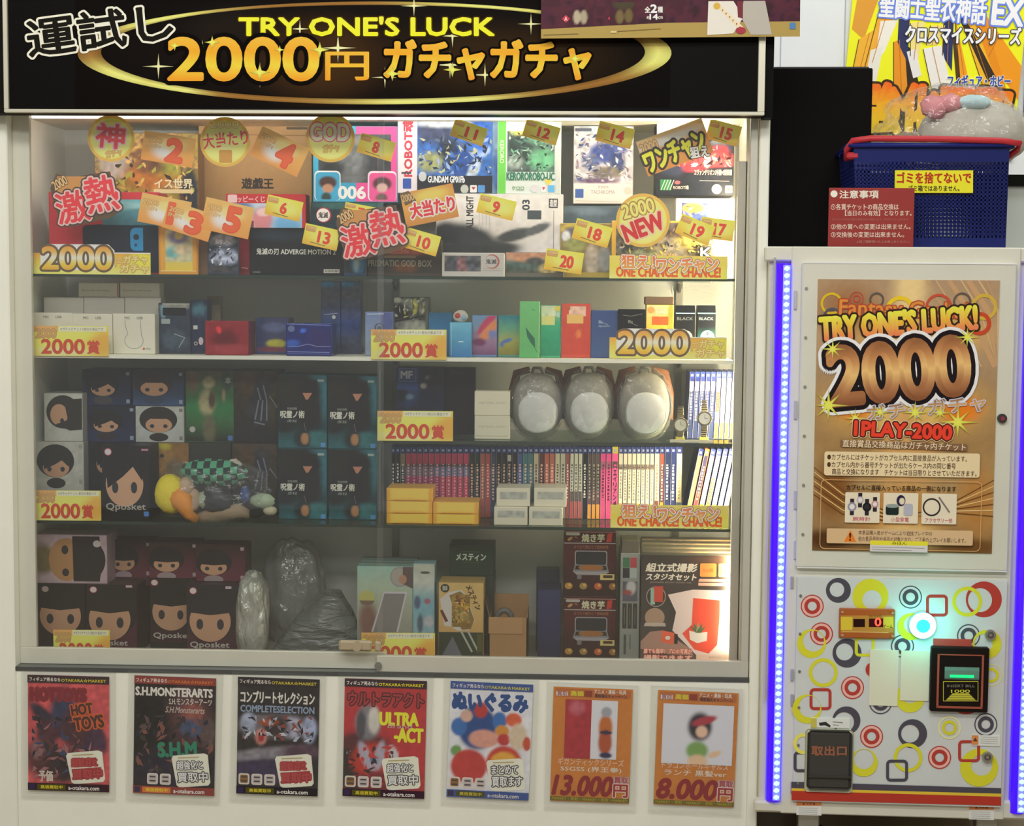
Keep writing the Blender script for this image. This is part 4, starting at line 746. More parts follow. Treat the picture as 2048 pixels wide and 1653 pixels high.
c.rrect(628, 342, 681, 403, 9, 'd0d4d8'); c.rrect(630, 345, 679, 403, 8, '3c98c0'); c.rrect(736, 342, 794, 403, 9, 'e0c8d8'); c.rrect(739, 346, 793, 403, 8, 'd4508c'); c.text('006', 677, 374, 731, 398, 'e0e4ec', .05)
c.field(634, 352, 674, 400, '3c98c0', [(655, 366, 18, 13, '48302c', .4), (655, 378, 11, 9, 'b08468', .4), (652, 396, 10, 10, '30403c', .5)], 2.5); c.field(743, 352, 790, 400, 'd4508c', [(765, 368, 19, 14, '4c3438', .4), (765, 376, 11, 9, 'c8a49c', .4), (764, 397, 12, 10, '604c44', .5)], 2.5)
c = T('game_box', 'dark box lettered PRISMATIC GOD BOX', (735, 480, 884, 547), .10, .07, '3c3428')
c.field(735, 480, 884, 547, '38322a', [(810, 500, 50, 12, '8c4c3c', .8), (810, 535, 24, 10, '6c4020', .9)], 5, .3, 12); c.text('遊戯王', 776, 486, 816, 506, 'b04030', .03, ((.05, 'c8a890'),)); c.text('PRISMATIC GOD BOX', 735, 521, 864, 534, '8c8c78', .02); c.line([(768, 514), (832, 514)], 5, '7c7058')
c = T('slim_box', 'slim black and blue box between the ADVERGE and GOD BOX boxes', (688, 512, 732, 547), .085, .05, '1c3c5c'); c.field(688, 512, 732, 547, '2c3034', [(716, 530, 14, 18, '2c6c9c', .6), (713, 530, 6, 14, '8ca4a8', .8)], 3)
bw = T('long_box', 'white landscape box with vertical lettering beside ticket 9', (872, 388, 1126, 546), .16, .10, 'b8b4ac')
bw.field(872, 388, 1126, 546, 'c8c4c0', [(940, 480, 60, 30, '34383a', .6, .3), (890, 470, 30, 26, '2c3034', .7), (985, 498, 60, 16, '383c3c', .5), (1030, 470, 40, 12, '44484a', .5, -.25), (1075, 458, 28, 9, '54585a', .5, -.4), (920, 500, 80, 10, '303434', .6), (1100, 520, 60, 40, 'ccc8c8', .9)], 4, .1, 5)
bw.text('ALL MIGHT', 906, 418, 972, 432, '2c2c30', .03, rot=-math.pi / 2); bw.text('03', 1042, 402, 1062, 416, '2c3438', .04, rot=-math.pi / 2); bw.rect(1098, 396, 1116, 415, '34343a'); bw.text('造型', 1100, 398, 1114, 412, 'c8c4c0', .04); bw.rect(1055, 420, 1083, 438, '40484c')
for i in range(4): bw.line([(958 + i * 7, 400), (958 + i * 7, 460)], 1, 'a8a4a4')
bw.line([(1108, 420), (1108, 500)], 1.2, '787478')
ztw = bw.root.location.z + max(v.co.z for v in bw.root.data.vertices)
c = carton('figure_box', 'blue action figure box with a white spine and red vertical letters', (795, 240, 1001, 387), .17, .08, '8c98a8', ztw + .0005, G1)
c.rect(795, 240, 834, 388, 'd4ccd0'); c.text('ROBOT魂', 757, 286, 873, 306, 'b84050', .06, rot=-math.pi / 2); c.rect(802, 345, 822, 349, '44404c'); c.rrect(805, 358, 822, 379, 2, '3050a0')
c.field(834, 240, 986, 356, '3864a8', [(870, 262, 40, 26, '38405c', .8), (895, 300, 22, 26, '2c3440', .7, .5), (860, 325, 26, 20, '8c9060', .8), (925, 330, 20, 40, '284888', .8), (948, 340, 10, 30, 'a8b8d0', .6, .4), (966, 300, 14, 12, 'b8c8dc', .7, -.5), (890, 245, 60, 9, 'c4ccd4', .9), (960, 270, 20, 40, '2c5cb0', .8)], 3, .35, 31); c.shards(838, 262, 984, 348, ['2c3850', '20242c', '8c9cc0', '3c68b4', '18305c', 'a8a880', '505c70'], 110, 2, 10)
c.rect(834, 352, 1001, 387, '24242c'); c.text('GUNDAM GP01Fb', 856, 353, 930, 366, 'd0d4d8', .04); c.disc(845, 354, 8, 10, 'b0b4b8'); c.disc(930, 379, 8, 9, 'a8aca4'); c.rrect(941, 371, 955, 386, 2, 'd0c8c8'); c.poly([(944, 375), (952, 375), (948, 381)], '8c3034'); c.rrect(957, 371, 971, 386, 2, '4c84c0'); c.field(986, 242, 1000, 387, '6c849c', [(993, 345, 8, 40, '3c5c90', .8)], 3, .3, 3)
c = carton('figure_box', 'white box with a bright green spine lettered KEROROROBO-UC', (995, 240, 1122, 389), .165, .08, 'c4ccc8', ztw + .0005, G1)
c.rect(995, 240, 1011, 389, '64b848'); c.text('KERORO', 980, 300, 1026, 308, 'c8e0b8', .03, rot=math.pi / 2); c.field(1014, 262, 1110, 345, '4c5c58', [(1040, 290, 24, 34, '30403c', .8), (1080, 275, 30, 14, '5c8870', .8), (1030, 325, 16, 14, '88948c', .8), (1085, 320, 26, 22, '5c9c74', .8), (1034, 262, 14, 8, 'c8bc60', .8)], 3, .4, 41); c.shards(1014, 265, 1108, 342, ['2c3c38', '506c60', '7ca088', 'a8b4ac', '202c2a', '6c9c80'], 90, 3, 8)
c.text('KEROROROBO-UC', 1013, 346, 1110, 362, '2c6c54', .05); c.poly([(1090, 360), (1105, 362), (1097, 374)], 'd8b83c'); c.disc(1070, 379, 8, 8, 'c4c0c4'); c.rrect(1083, 372, 1094, 386, 2, 'd4ccd0'); c.poly([(1085, 376), (1092, 376), (1088, 382)], 'b04048'); c.rrect(1097, 372, 1110, 386, 2, '58a0d0'); c.text('ケロロ', 1024, 374, 1048, 383, '5c8850', .02); c.rect(1113, 242, 1122, 389, 'b8bcb8')
c = T('flat_box', 'low white landscape box with a printed group strip and round logo', (884, 506, 1009, 548), .07, .05, 'b4b0aa'); c.field(888, 511, 962, 544, '5c5a5c', [(905, 528, 14, 16, '484a54', .7), (925, 530, 12, 16, '8c6468', .8), (945, 526, 14, 16, '50545c', .8)], 3, .6, 51); c.ring(985, 523, 15, 'a8605c', 983, 523, 13); c.text('鬼滅', 972, 518, 994, 528, '48484c', .03); c.line([(966, 538), (1004, 538)], 1, 'a09890'); c.line([(966, 542), (1004, 542)], 1, 'a09890')
c = T('flat_box', 'low grey-brown box lying left of ticket 20', (1011, 505, 1128, 547), .10, .06, '5c5850'); c.field(1011, 505, 1128, 547, ['a87860', '4c6460', '4c5048'], [(1060, 515, 40, 10, 'c08c70', .8), (1095, 538, 18, 12, 'a89868', .5), (1070, 522, 20, 8, '484c4c', .7)], 3, .4, 61)
c = T('tall_box', 'slate-blue box standing behind ticket 18', (1127, 412, 1248, 546), .24, .08, '4c5c68'); c.field(1127, 412, 1248, 546, '4c5c68', [(1170, 422, 50, 8, '607080', .9), (1140, 450, 20, 30, '40505c', .9)], 5, .15, 7)
c = T('illustrated_box', 'yellow-bordered box with a round grey motif, under ticket 18', (1120, 447, 1226, 546), .15, .07, 'a89444'); c.field(1120, 447, 1226, 546, '7c6c48', [(1145, 458, 24, 12, 'b8a448', .5), (1142, 472, 20, 18, '6c6470', .4), (1131, 472, 9, 10, 'c0c4c4', .4), (1150, 490, 22, 14, '8c9058', .6), (1185, 520, 14, 30, 'b8b0a8', .8), (1210, 520, 14, 26, '949aa0', .8), (1140, 530, 24, 18, '6c9090', .8)], 3, .25, 71)
c = T('figure_box', 'white-edged box with a dark blue crouching robot, under ticket 14', (1147, 252, 1267, 408), .24, .08, 'b8b8bc', base=False); zz = c.root.location.z
c.field(1147, 252, 1267, 368, 'b8b8c0', [(1200, 262, 40, 14, 'b8ccdc', .9), (1210, 305, 34, 22, '3c4c88', .6), (1180, 325, 18, 14, '54648c', .7), (1235, 325, 16, 26, '34426c', .7), (1215, 345, 34, 12, '6c685c', .6), (1195, 362, 44, 6, '604c68', .8), (1240, 295, 16, 14, '40508c', .6)], 3, .35, 81); c.shards(1150, 268, 1264, 364, ['a8a4b0', '7c7c94', '44548c', '303c6c', 'c8c4cc', '6c6474', '8c7c8c'], 120, 4, 9); c.rect(1149, 256, 1182, 262, '54586c'); c.rect(1147, 368, 1267, 408, 'c8c4c4'); c.text('TACHIKOMA', 1182, 381, 1231, 389, '84787c', .01); c.rrect(1150, 379, 1167, 397, 1, '3c589c'); c.disc(1256, 382, 8, 8, 'c8b0ac'); c.text('思考戦車', 1196, 372, 1218, 378, '908888', .0); c.line([(1152, 403), (1240, 404)], 1, 'a8a4a4')
c = T('figure_box', 'black box with a red band and green hatched square, top right', (1312, 242, 1468, 392), .20, .10, '20242c', base=False)
zr17 = c.root.location.z
c.field(1312, 242, 1468, 392, ['b4c8dc', '2c3440', '20242c', '20242c'], [(1330, 250, 26, 12, 'c8d8e8', .8), (1420, 320, 70, 14, 'b84044', .5), (1380, 335, 30, 9, 'a03440', .7), (1345, 340, 24, 12, '2c3448', .9), (1415, 323, 7, 12, 'c8b8b4', .4), (1440, 300, 20, 10, '8c3840', .8)], 3, .2, 91); c.shards(1350, 305, 1464, 334, ['c04048', '8c2c34', 'd06860', '301c24', 'd8c0b8'], 50, 5, 10); c.shards(1320, 270, 1464, 300, ['34405c', '20242c', '8ca0bc'], 26, 6, 10)
c.text('エヴァンゲリオン2号機+S型装備', 1389, 339, 1465, 351, 'c8b8a0', .03); c.rrect(1320, 360, 1343, 382, 1, '2c6c44'); 
for i in range(4): c.line([(1322 + i * 6, 381), (1330 + i * 6, 361)], 1.6, 'a8c4b0')
c.disc(1435, 379, 10, 10, 'b8bca8'); c.rrect(1452, 372, 1467, 387, 2, 'd8b8a8'); c.poly([(1455, 377), (1464, 377), (1459, 383)], 'b8543c'); c.line([(1400, 362), (1460, 363)], 1.2, '9c9488'); c.text('ROBOT魂', 1347, 372, 1378, 380, 'a8a098', .03); c.disc(1355, 366, 6, 4, '8c5058')
# ledge blocks carrying the two upper right boxes: tall boxes behind
c = T('figure_box', 'white-bordered blue illustrated box at the right end, behind ticket 17', (1351, 397, 1468, 546), .14, .05, 'c8bcc4')
c.rect(1351, 397, 1468, 546, 'd0c4c8'); c.field(1362, 405, 1466, 540, '3c4c80', [(1440, 420, 24, 18, 'd8a860', .6), (1385, 416, 22, 10, 'a89440', .6), (1450, 440, 24, 14, 'c8a8b8', .7), (1452, 500, 20, 26, 'a884a8', .7), (1435, 495, 18, 18, '3c50a0', .7)], 3, .2, 95); c.shards(1364, 408, 1464, 500, ['50609c', '2c3868', 'c8a8c0', 'e0b878', '7c80a8', '3c4478'], 70, 9, 8); c.rect(1432, 506, 1460, 520, 'd0c0c0')
c = T('game_box', 'yellow-edged box with a crowd of small robots, under the NEW disc', (1223, 442, 1430, 546), .10, .04, 'a88c4c')
c.rect(1223, 442, 1430, 546, 'c8a448'); c.field(1231, 445, 1430, 546, '6c6c70', [(1270, 500, 34, 44, '4c5460', .8), (1330, 500, 30, 30, '84807c', .8), (1395, 505, 30, 20, '5c5440', .8), (1380, 480, 30, 16, 'a8a05c', .8), (1410, 515, 14, 14, '2c2c34', .6), (1290, 510, 24, 10, '8ca09c', .8), (1345, 460, 30, 14, '50484c', .9)], 3, .6, 97); c.shards(1232, 446, 1428, 512, ['34343c', '8c8878', 'c0b460', '50586c', 'b8b8b8', '6c5c3c', '20242c'], 170, 7, 8); c.text('スーパーロボット', 1310, 506, 1354, 515, 'b8a060', .03); c.text('K', 1402, 495, 1424, 515, 'b8c4d0', .02, ((.06, '1c2028'),))
supp = carton('plain_box', 'plain grey box supporting the white-edged robot box', (1150, 409, 1264, 546), .24, .08, '6c6c6c', ZA + .0005, G1); supp.root.location.y = .325 - .0
supp.root.location.y = .36; supp.root['label'] = 'plain grey box at the back behind the slate-blue box'
c = T('card_case', 'orange-framed graded trading card under tickets 1 and 3', (317, 450, 396, 546), .088, .012, 'c88c38', cat='card'); c.rect(317, 450, 396, 546, 'c4883c'); c.rect(320, 453, 393, 546, 'd0983c'); c.field(330, 458, 386, 524, 'b8b490', [(357, 474, 20, 14, '7c7498', .7), (358, 470, 9, 9, 'b8a860', .6), (345, 505, 14, 12, '6ca8a8', .8), (365, 500, 18, 10, 'c0b090', .7)], 2.5, .2, 13); c.field(330, 524, 386, 543, ['c8b860', 'd8b840'], [], 4); c.line([(320, 543), (393, 543)], 1.5, 'e0c890')
c = T('brown_box', 'brown-grey box standing left of the silver card pack', (396, 462, 430, 546), .12, .06, '6c5440')
c = T('card_pack', 'silver-blue foil card pack beneath ticket 5', (415, 462, 477, 546), .08, .012, '2c3444', cat='card pack'); c.field(415, 462, 477, 546, '343c4c', [(446, 480, 26, 12, '8c90a0', .8), (450, 515, 26, 16, '9ca4bc', .9), (440, 540, 30, 10, '3c3c40', .7)], 2.5, .6, 15); c.shards(418, 492, 474, 532, ['b8c0d0', '5c6478', '2c3444', 'd0d4dc'], 40, 8, 7); c.text('封入', 430, 478, 462, 488, 'c4c0c4', .03)
c = T('red_box', 'narrow dark red box left of the black ADVERGE box', (478, 440, 500, 546), .12, .05, '6c1c24'); c.field(478, 440, 500, 546, ['3c1820', '9c2430', '5c1820'], [], 4); c.line([(482, 536), (496, 538)], 2, 'a87868')
# ------------------------------------------------------------------ tickets and cut-out signs stuck inside the glass
GAIN = .54
ty = [.034]
def nexty(): ty[0] -= .00055; return ty[0]
def ticket(num, cn, kind=0, lab=None):
    W, H = (108, 62) if kind else (70, 45); c = sheet('number_ticket', lab or 'gold prize ticket numbered %s taped inside the glass' % num, cn, nexty(), W, H, .0004, 'd09040', 'ticket', 'numbered prize tickets', pm=PM)
    if kind: c.field(0, 0, W, H, ['d89858', 'd08c48', 'c8803c'], [(45, 36, 22, 16, 'ecd8c0', 1.2), (62, 20, 26, 12, 'e0b070', 1.2)], 4); c.text('2000', 6, 12, 38, 22, 'c89c60', .04, ((.05, '8c6440'),)); c.text('ガチャガチャ', 6, 25, 38, 34, 'd8a870', .03, ((.05, '9c7040'),)); x, y, h = 52, 10, 44
    else: c.field(0, 0, W, H, ['d8b840', 'd8ac34', 'cc9430'], [(40, 22, 26, 16, 'e4cc60', 1.2)], 4); c.rrect(2, 4, 22, 16, 2, 'a87c48'); c.text('2000', 4, 5, 21, 10, 'd0b080', .02); c.text('ガチャ', 4, 11, 20, 15, 'c89860', .02); x, y, h = 29, 11, 24; c.line([(16, 38), (46, 40)], 1.6, '685020')
    if num == '1': c.text(num, 62, y, 74, y + h, 'd0502c', .05)
    elif num: c.text(num, x, y, x + (30 if kind else (11 if len(num) == 1 else 23)), y + h, 'd0502c' if kind else 'b83828', .05, ((.03, 'b84428'),) if kind else ())
ticket('2', [(289, 261), (397, 278), (380, 336), (282, 318)], 1, 'orange ticket numbered 2, right of the leftmost round sign')
ticket('1', [(284, 385), (385, 405), (372, 462), (275, 443)], 1, 'orange ticket half hidden behind ticket 3')
ticket('3', [(336, 402), (432, 428), (416, 487), (325, 452)], 1, 'orange ticket numbered 3, overlapped by ticket 5')
ticket('5', [(414, 395), (509, 415), (496, 480), (399, 456)], 1, 'orange ticket numbered 5')
ticket('4', [(520, 250), (619, 297), (594, 355), (504, 311)], 1, 'steeply tilted orange ticket numbered 4')
TW = {'6': ' over the red-rimmed box', '7': ', mostly hidden by the middle red-lettered sign', '8': ' over the pink and blue window box', '9': ' on the white landscape box', '10': ' right of the middle red-lettered sign', '11': ' on the blue figure box', '12': ' on the green-spined box', '13': ' left of the middle red-lettered sign', '14': ' on the white robot box', '15': ' in the top right corner', '17': ', partly behind ticket 19', '18': ' left of the NEW disc', '19': ' right of the NEW disc', '20': ' low on the shelf edge'}
for n, cn in (('6', [(537, 389), (607, 405), (599, 444), (528, 428)]), ('7', [(692, 407), (760, 414), (753, 446), (686, 428)]), ('8', [(723, 266), (791, 284.5), (783, 325), (713, 303)]), ('9', [(961, 388), (1034, 402), (1024.5, 444), (952.5, 422.6)]), ('10', [(815, 455), (883, 473.5), (871, 514), (800, 492)]), ('11', [(911, 237.5), (977, 257), (963, 295), (900, 269)]), ('12', [(1053, 239.5), (1123, 254), (1110, 293.6), (1045, 269)]), ('13', [(611, 448), (678, 459), (676.5, 504.6), (604.6, 485)]), ('14', [(1200, 242.6), (1270, 258), (1261, 300), (1190, 279.6)]), ('15', [(1420, 239.5), (1480, 251), (1478, 297), (1412.5, 275.5)]), ('17', [(1403, 434), (1469, 441), (1467, 484), (1398, 474)]), ('18', [(1153, 438), (1226, 454), (1214, 499), (1144.5, 474)]), ('19', [(1364, 427), (1431, 454), (1415.6, 492.5), (1350, 465)]), ('20', [(1093, 497), (1168.5, 506), (1162, 550), (1088, 538)])): ticket(n, cn, 0, 'small yellow ticket numbered ' + n + TW[n])
def medal(cx, cy, r, lab, t, ring=False, ext=()):
    n = 40; sh = [(r + r * math.cos(2 * math.pi * i / n), r + r * math.sin(2 * math.pi * i / n)) for i in range(n)]
    c = sheet('round_sign', lab, [(cx - r, cy - r), (cx + r, cy - r), (cx + r, cy + r), (cx - r, cy + r)], nexty(), 2 * r, 2 * r, .0006, 'd8a850', 'sign', 'round gold signs', shape=sh, pm=PG)
    c.disc(r, r, r, r, 'd09848', 40); c.disc(r, r, r * .88, r * .88, 'dcb860', 40); c.disc(r, r * 1.05, r * .8, r * .76, 'e0c470', 40)
    return c
c = medal(222, 277, 47, 'round gold sign with the red character for god, far left', 0); c.text('神', 18, 18, 74, 66, 'c83c44', .04, ((.05, 'e8a0b0'),), rot=.1); c.text('ガチャ', 36, 70, 68, 84, 'b89860', .04, ((.05, 'a07c40'),), rot=-.2)
c = medal(450, 284, 50, 'round gold sign with handwritten-style red kana, above the cardboard box', 0); c.text('大当たり', 6, 30, 96, 60, 'c02c4c', .02, rot=-.12); c.text('2000', 20, 8, 78, 22, 'd8b078', .03, ((.05, 'a88048'),)); c.rrect(38, 66, 64, 92, 3, 'a87c3c'); c.poly([(36, 66), (46, 54), (58, 54), (66, 66)], 'ecd880')
c = medal(661, 276, 49, 'round gold sign reading GOD in pink outlined letters', 0); c.text('GOD', 10, 20, 86, 54, 'ecd898', .0, ((.075, 'c84468'), (.035, 'f0c8c8')), rot=.02); c.text('ガチャ', 34, 62, 66, 78, 'c8a058', .04, ((.05, 'a07c40'),), rot=-.1)
c = medal(1286, 441, 54, 'round gold sign reading NEW in red', 0); c.text('2000', 12, 16, 76, 44, 'd8b868', .03, ((.06, '8c6838'),), rot=-.25); c.text('NEW', 14, 50, 96, 84, 'a8282c', .05, ((.06, 'e0a890'),), rot=-.36)
def cutout(name, lab, cn, W, H, shape=None, col='b08048'):
    c = sheet(name, lab, cn, nexty(), W, H, .0006, col, 'sign', None, shape=shape, pm=PM); return c
def gekiatsu(x, y, lab):
    k = [(0, 34), (12, 4), (40, 12), (120, 0), (140, 78), (122, 92), (40, 112), (22, 108), (6, 66)]
    c = cutout('shaped_sign', lab, [(x, y), (x + 145, y), (x + 145, y + 112), (x, y + 112)], 145, 112, k)
    c.poly(k, '503c28'); c.field(14, 10, 124, 60, 'a87840', [], 6); c.text('2000', 4, 14, 34, 32, 'b89868', .03, ((.05, '3c2c1c'),), rot=-.5)
    c.text('激', 12, 40, 76, 102, 'b82c34', .025, ((.085, '3c2824'), (.045, 'd8a09c')), rot=-.18); c.text('熱', 70, 10, 134, 80, 'c03038', .025, ((.085, '3c2824'), (.045, 'd8a09c')), rot=-.18)
c = cutout('shaped_sign', 'brown slanted sign with red kana, right of the second big red sign', [(799, 387), (904, 367), (919, 433), (814, 455)], 108, 68, None); c.field(0, 0, 108, 68, ['b07838', 'c8883c', 'a87034'], [(60, 14, 34, 12, 'e0a850', 1)], 5); c.poly([(0, 0), (18, -2), (30, 20), (6, 26)], '5c4830'); c.text('2000', 2, 4, 26, 18, 'a88c60', .03); c.text('大当たり', 14, 24, 104, 54, 'b82c34', .05, ((.08, 'e0c0b8'),))
gekiatsu(672, 410, 'brown sign with big red characters at the middle of the top shelf'); gekiatsu(101, 343, 'brown sign with big red characters at the far left')
c = cutout('shaped_sign', 'tilted brown sign with yellow katakana in the top right corner', [(1268, 282), (1402, 240), (1428, 300), (1300, 356)], 142, 68, None); c.field(0, 0, 142, 68, ['d0a478', 'b88044', 'b07838'], [(70, 16, 70, 8, 'f4e0d0', .9)], 5); c.text('2000', 4, 8, 40, 28, 'c8a078', .03, ((.05, '8c6c48'),)); c.text('ワンチャン', 4, 22, 132, 62, 'd8d030', .06, ((.10, '282018'),), rot=-.05); c.text('狙え', 96, 48, 134, 68, 'e0d8cc', .05, ((.06, '30281c'),), rot=.2)
def banner2000(x, yb, lab):
    W, H = 234, 60; k = [(4, 24), (14, 20), (16, 8), (30, 0), (150, 0), (162, 12), (162, 16), (234, 16), (234, 60), (0, 60)]
    p = [(x, yb - 60), (x + 234, yb - 58), (x + 234, yb + 2), (x, yb)]; c = sheet('price_banner', lab, p, .046, W, H, .0012, 'd8a848', 'sign', 'gold banners standing on the shelf edges', shape=k, pm=PG)
    c.poly(k, 'dcd4c8'); c.field(0, 18, 234, 60, ['c88c38', 'd8ac48', 'e8cc70'], [(215, 30, 24, 14, 'e8c840', 1.), (30, 56, 60, 8, 'e8d060', 1.)], 4); c.poly([(14, 20), (18, 6), (32, 1), (150, 1), (161, 14), (161, 44), (150, 52), (14, 52)], 'd8d0c0')
    c.text('2000', 18, 6, 156, 50, 'c89848', .04, ((.07, '584838'),), grad=['b8803c', 'c89848', 'ecdcb0', 'd8a840', 'c89030']); c.text('円', 164, 28, 178, 44, 'c8a060', .03, ((.05, 'a87c40'),)); c.text('ガチャ', 180, 22, 228, 38, 'd8b070', .06, ((.06, 'a87c40'),)); c.text('ガチャ', 174, 40, 230, 56, 'd8b070', .06, ((.06, 'a87c40'),))
banner2000(67, 548, 'gold 2000 banner at the left end of the top shelf'); banner2000(1219, 717, 'gold 2000 banner at the right end of the white shelf')
def chance(x, yb, lab):
    W, H = 236, 48; c = sheet('price_banner', lab, [(x, yb - 46), (x + 236, yb - 44), (x + 236, yb + 2), (x, yb)], .046, W, H, .0012, 'd8b050', 'sign', 'gold banners standing on the shelf edges', pm=PG)
    c.field(0, 0, 236, 48, ['d8b058', 'e0b048', 'e0c070'], [(220, 40, 30, 14, 'f0d050', 1)], 4); c.text('ONE CHANCE! CHANCE!', 14, 24, 222, 44, 'c85028', .05); c.text('狙え！', 24, 0, 90, 26, 'd8743c', .05, ((.10, '8c5838'), (.06, 'ece0d0')), grad=['b85c40', 'e08840']); c.text('ワンチャン', 94, 6, 216, 34, 'd8743c', .05, ((.10, '8c5838'), (.06, 'ece0d0')), rot=-.03, grad=['c86040', 'e89848'])
chance(1219, 557, 'orange katakana banner on the top shelf edge, right end'); chance(1221, 1056, 'orange katakana banner in front of the lower disc row')
def prize(x, yb, lab, zfac=1., W2=150):
    W, H = 150, 60; c = sheet('prize_card', lab, [(x, yb - 60), (x + W2, yb - 59), (x + W2, yb + 1), (x - 2, yb)], .044, W, H, .0010, 'd0a840', 'sign', 'yellow 2000 prize cards', pm=PM)
    c.field(0, 0, 150, 60, ['d8c048', 'dcc450', 'd8b058'], [(140, 34, 30, 26, 'd09038', 1.1), (70, 16, 50, 10, 'e0d858', 1), (60, 50, 50, 10, 'e8d480', 1.)], 4); c.rect(0, 0, 50, 12, 'b88c50'); c.text('2000', 6, 6, 46, 24, 'a88450', .04, ((.04, '987444'),)); c.rect(52, 1, 146, 11, 'c8c4a4'); c.text('※ガチャチケット1枚分の景品です', 55, 3, 140, 9, '484840', .02)
    c.text('2000', 17, 27, 102, 55, 'a83c28', .04); c.text('賞', 108, 29, 132, 55, 'a83c28', .035)
prize(67, 712, 'yellow 2000 prize card at the left end of the white shelf'); prize(743, 719, 'yellow 2000 prize card at the middle of the white shelf'); prize(756, 882, 'yellow 2000 prize card on the short glass shelf'); prize(69, 1041, 'yellow 2000 prize card at the left of the lower glass shelf', W2=133)
prize(108, 1320, 'partly hidden yellow prize card at the bottom left behind the door rail', W2=112); prize(724, 1326, 'half hidden yellow prize card behind the sliding door lock', W2=146)
GAIN = .72
# ------------------------------------------------------------------ WHITE SHELF (second from the top)
G2 = 'boxes on the white shelf'
def S2(name, lab, r, Y, dep, col, **k): return carton(name, lab, r, Y, dep, col, ZB + .0005, G2, **k)
def topof(c): return c.root.location.z + max(v.co.z for v in c.root.data.vertices) + .0005
W_ = 'c8c4b6'; tops = []
for i, (x0, x1, y0) in enumerate(((67, 145, 626), (145, 225, 628), (226, 310, 628))):
    c = S2('cable_box', ('white cable box behind the leftmost prize card', 'white cable box half behind the prize card, middle of three', 'white cable box showing a grey figure-eight cable')[i], (x0, y0, x1, 709), .10, .07, W_)
    m = (x0 + x1) / 2; c.text('MIC', m - 19, y0 + 5, m - 8, y0 + 10, '7c8078', .04); c.text('USB', m + 6, y0 + 5, m + 18, y0 + 10, '7c8078', .04)
    if i == 2:
        pts = [(x0 + 24, 640), (x0 + 24, 650)] + [(m + 14 * math.cos(a) * 1.35, 682 + 17 * math.sin(a)) for a in [math.radians(230 - k * 14) for k in range(20)]] + [(x1 - 28, 650), (x1 - 28, 640)]
        c.line(pts, 1.1, '8c8c88'); c.disc(x1 - 22, 699, 2.4, 2.4, 'c0503c'); c.text('MC', x1 - 17, 697, x1 - 8, 701, '6c9078', .03)
for i, (x0, x1) in enumerate(((88, 167), (168, 249), (250, 322))): tops.append(S2('white_box', ('plain white box in the second row, left', 'plain white box in the second row, centre', 'plain white box in the second row, right')[i], (x0, 595, x1, 709), .18, .05, 'bdb9ae'))
for i, (x0, x1) in enumerate(((157, 237), (240, 319))):
    c = carton('white_box', ('left of two white boxes topping the pile under the shelf', 'right of two white boxes topping the pile under the shelf')[i], (x0, 566, x1, 594), .185, .045, W_, topof(tops[1]), G2)
    c.text('Remote wireless', x0 + 6, 579, x1 - 16, 583, '8c8880', .02); c.rect(x1 - 2, 566, x1, 594, 'a84848' if i == 0 else W_)
c = S2('blister_box', 'navy hanging box with a pale header beside the white cable boxes', (317, 606, 381, 708), .14, .04, '2c3444'); c.rect(324, 606, 380, 609, '9c9a90'); c.field(317, 609, 381, 708, '2c3444', [(350, 612, 30, 8, '84847c', .5), (350, 680, 26, 20, '3c4858', .8), (326, 622, 6, 14, '6c8c98', .6)], 3, .3, 5); c.rect(325, 615, 373, 631, '14161c'); c.rect(322, 638, 340, 648, '8c9898'); c.line([(348, 668), (370, 676), (358, 696)], 1.5, '8c9498')
c = S2('blister_box', 'second navy box with a white curl mark, beside the red box', (381, 600, 415, 708), .15, .05, '242c44'); c.field(381, 600, 415, 708, '242c44', [(398, 618, 16, 14, '3c6070', .8)], 3, .4, 6); c.rect(386, 651, 395, 659, 'b8b8b8'); c.disc(402, 683, 5, 8, 'c0b4b8'); c.ring(391, 688, 4, 'b0a8a8', hr=2.4)
c = S2('small_carton', 'small translucent brown pack standing behind the red box', (415, 592, 441, 700), .26, .03, '8c8070'); c.rect(415, 592, 441, 610, '6c6050')
def sheer(name, lab, r, Y, dep, col, prt):
    c = S2(name, lab, r, Y, dep, col, rough=.12); prt(c); return c
c = S2('perfume_box', 'glossy dark red box on the white shelf', (410, 642, 497, 712), .085, .09, '7c1a22', rough=.15); c.field(410, 642, 497, 712, '84202a', [(450, 680, 26, 22, '5c141c', .9), (437, 660, 5, 8, 'd83038', .6, -.4), (460, 700, 40, 10, '903038', .9)], 3, .15, 3)
c = S2('perfume_box', 'purple-blue box with a yellow oval behind the deep blue box', (511, 636, 577, 705), .16, .08, '343860', rough=.2); c.field(511, 636, 577, 705, '383c5c', [(552, 688, 20, 9, 'a09c38', .5), (520, 660, 10, 40, '2c3458', .7), (550, 655, 24, 10, '50587c', .8), (545, 700, 30, 6, '6c3040', .8)], 3, .15, 4)
c = S2('perfume_box', 'deep blue box with silver lines, at the centre left of the white shelf', (572, 647, 663, 716), .075, .09, '20286c', rough=.15); c.field(572, 647, 663, 716, '1c2468', [(606, 662, 6, 5, '3c64c8', .6), (585, 690, 14, 8, '2c50a8', .8), (640, 680, 26, 24, '282460', .9)], 3, .15, 5); c.disc(582, 658, 7, 7, '5c6890'); c.line([(573, 648), (662, 650)], 1.5, '6c7cc0'); c.line([(574, 696), (598, 696), (616, 691), (634, 696), (662, 696)], 1, '8c94b8'); c.line([(574, 708), (660, 709)], 1.4, '8088b8'); c.line([(574, 712), (660, 713)], .8, '6c74a8')
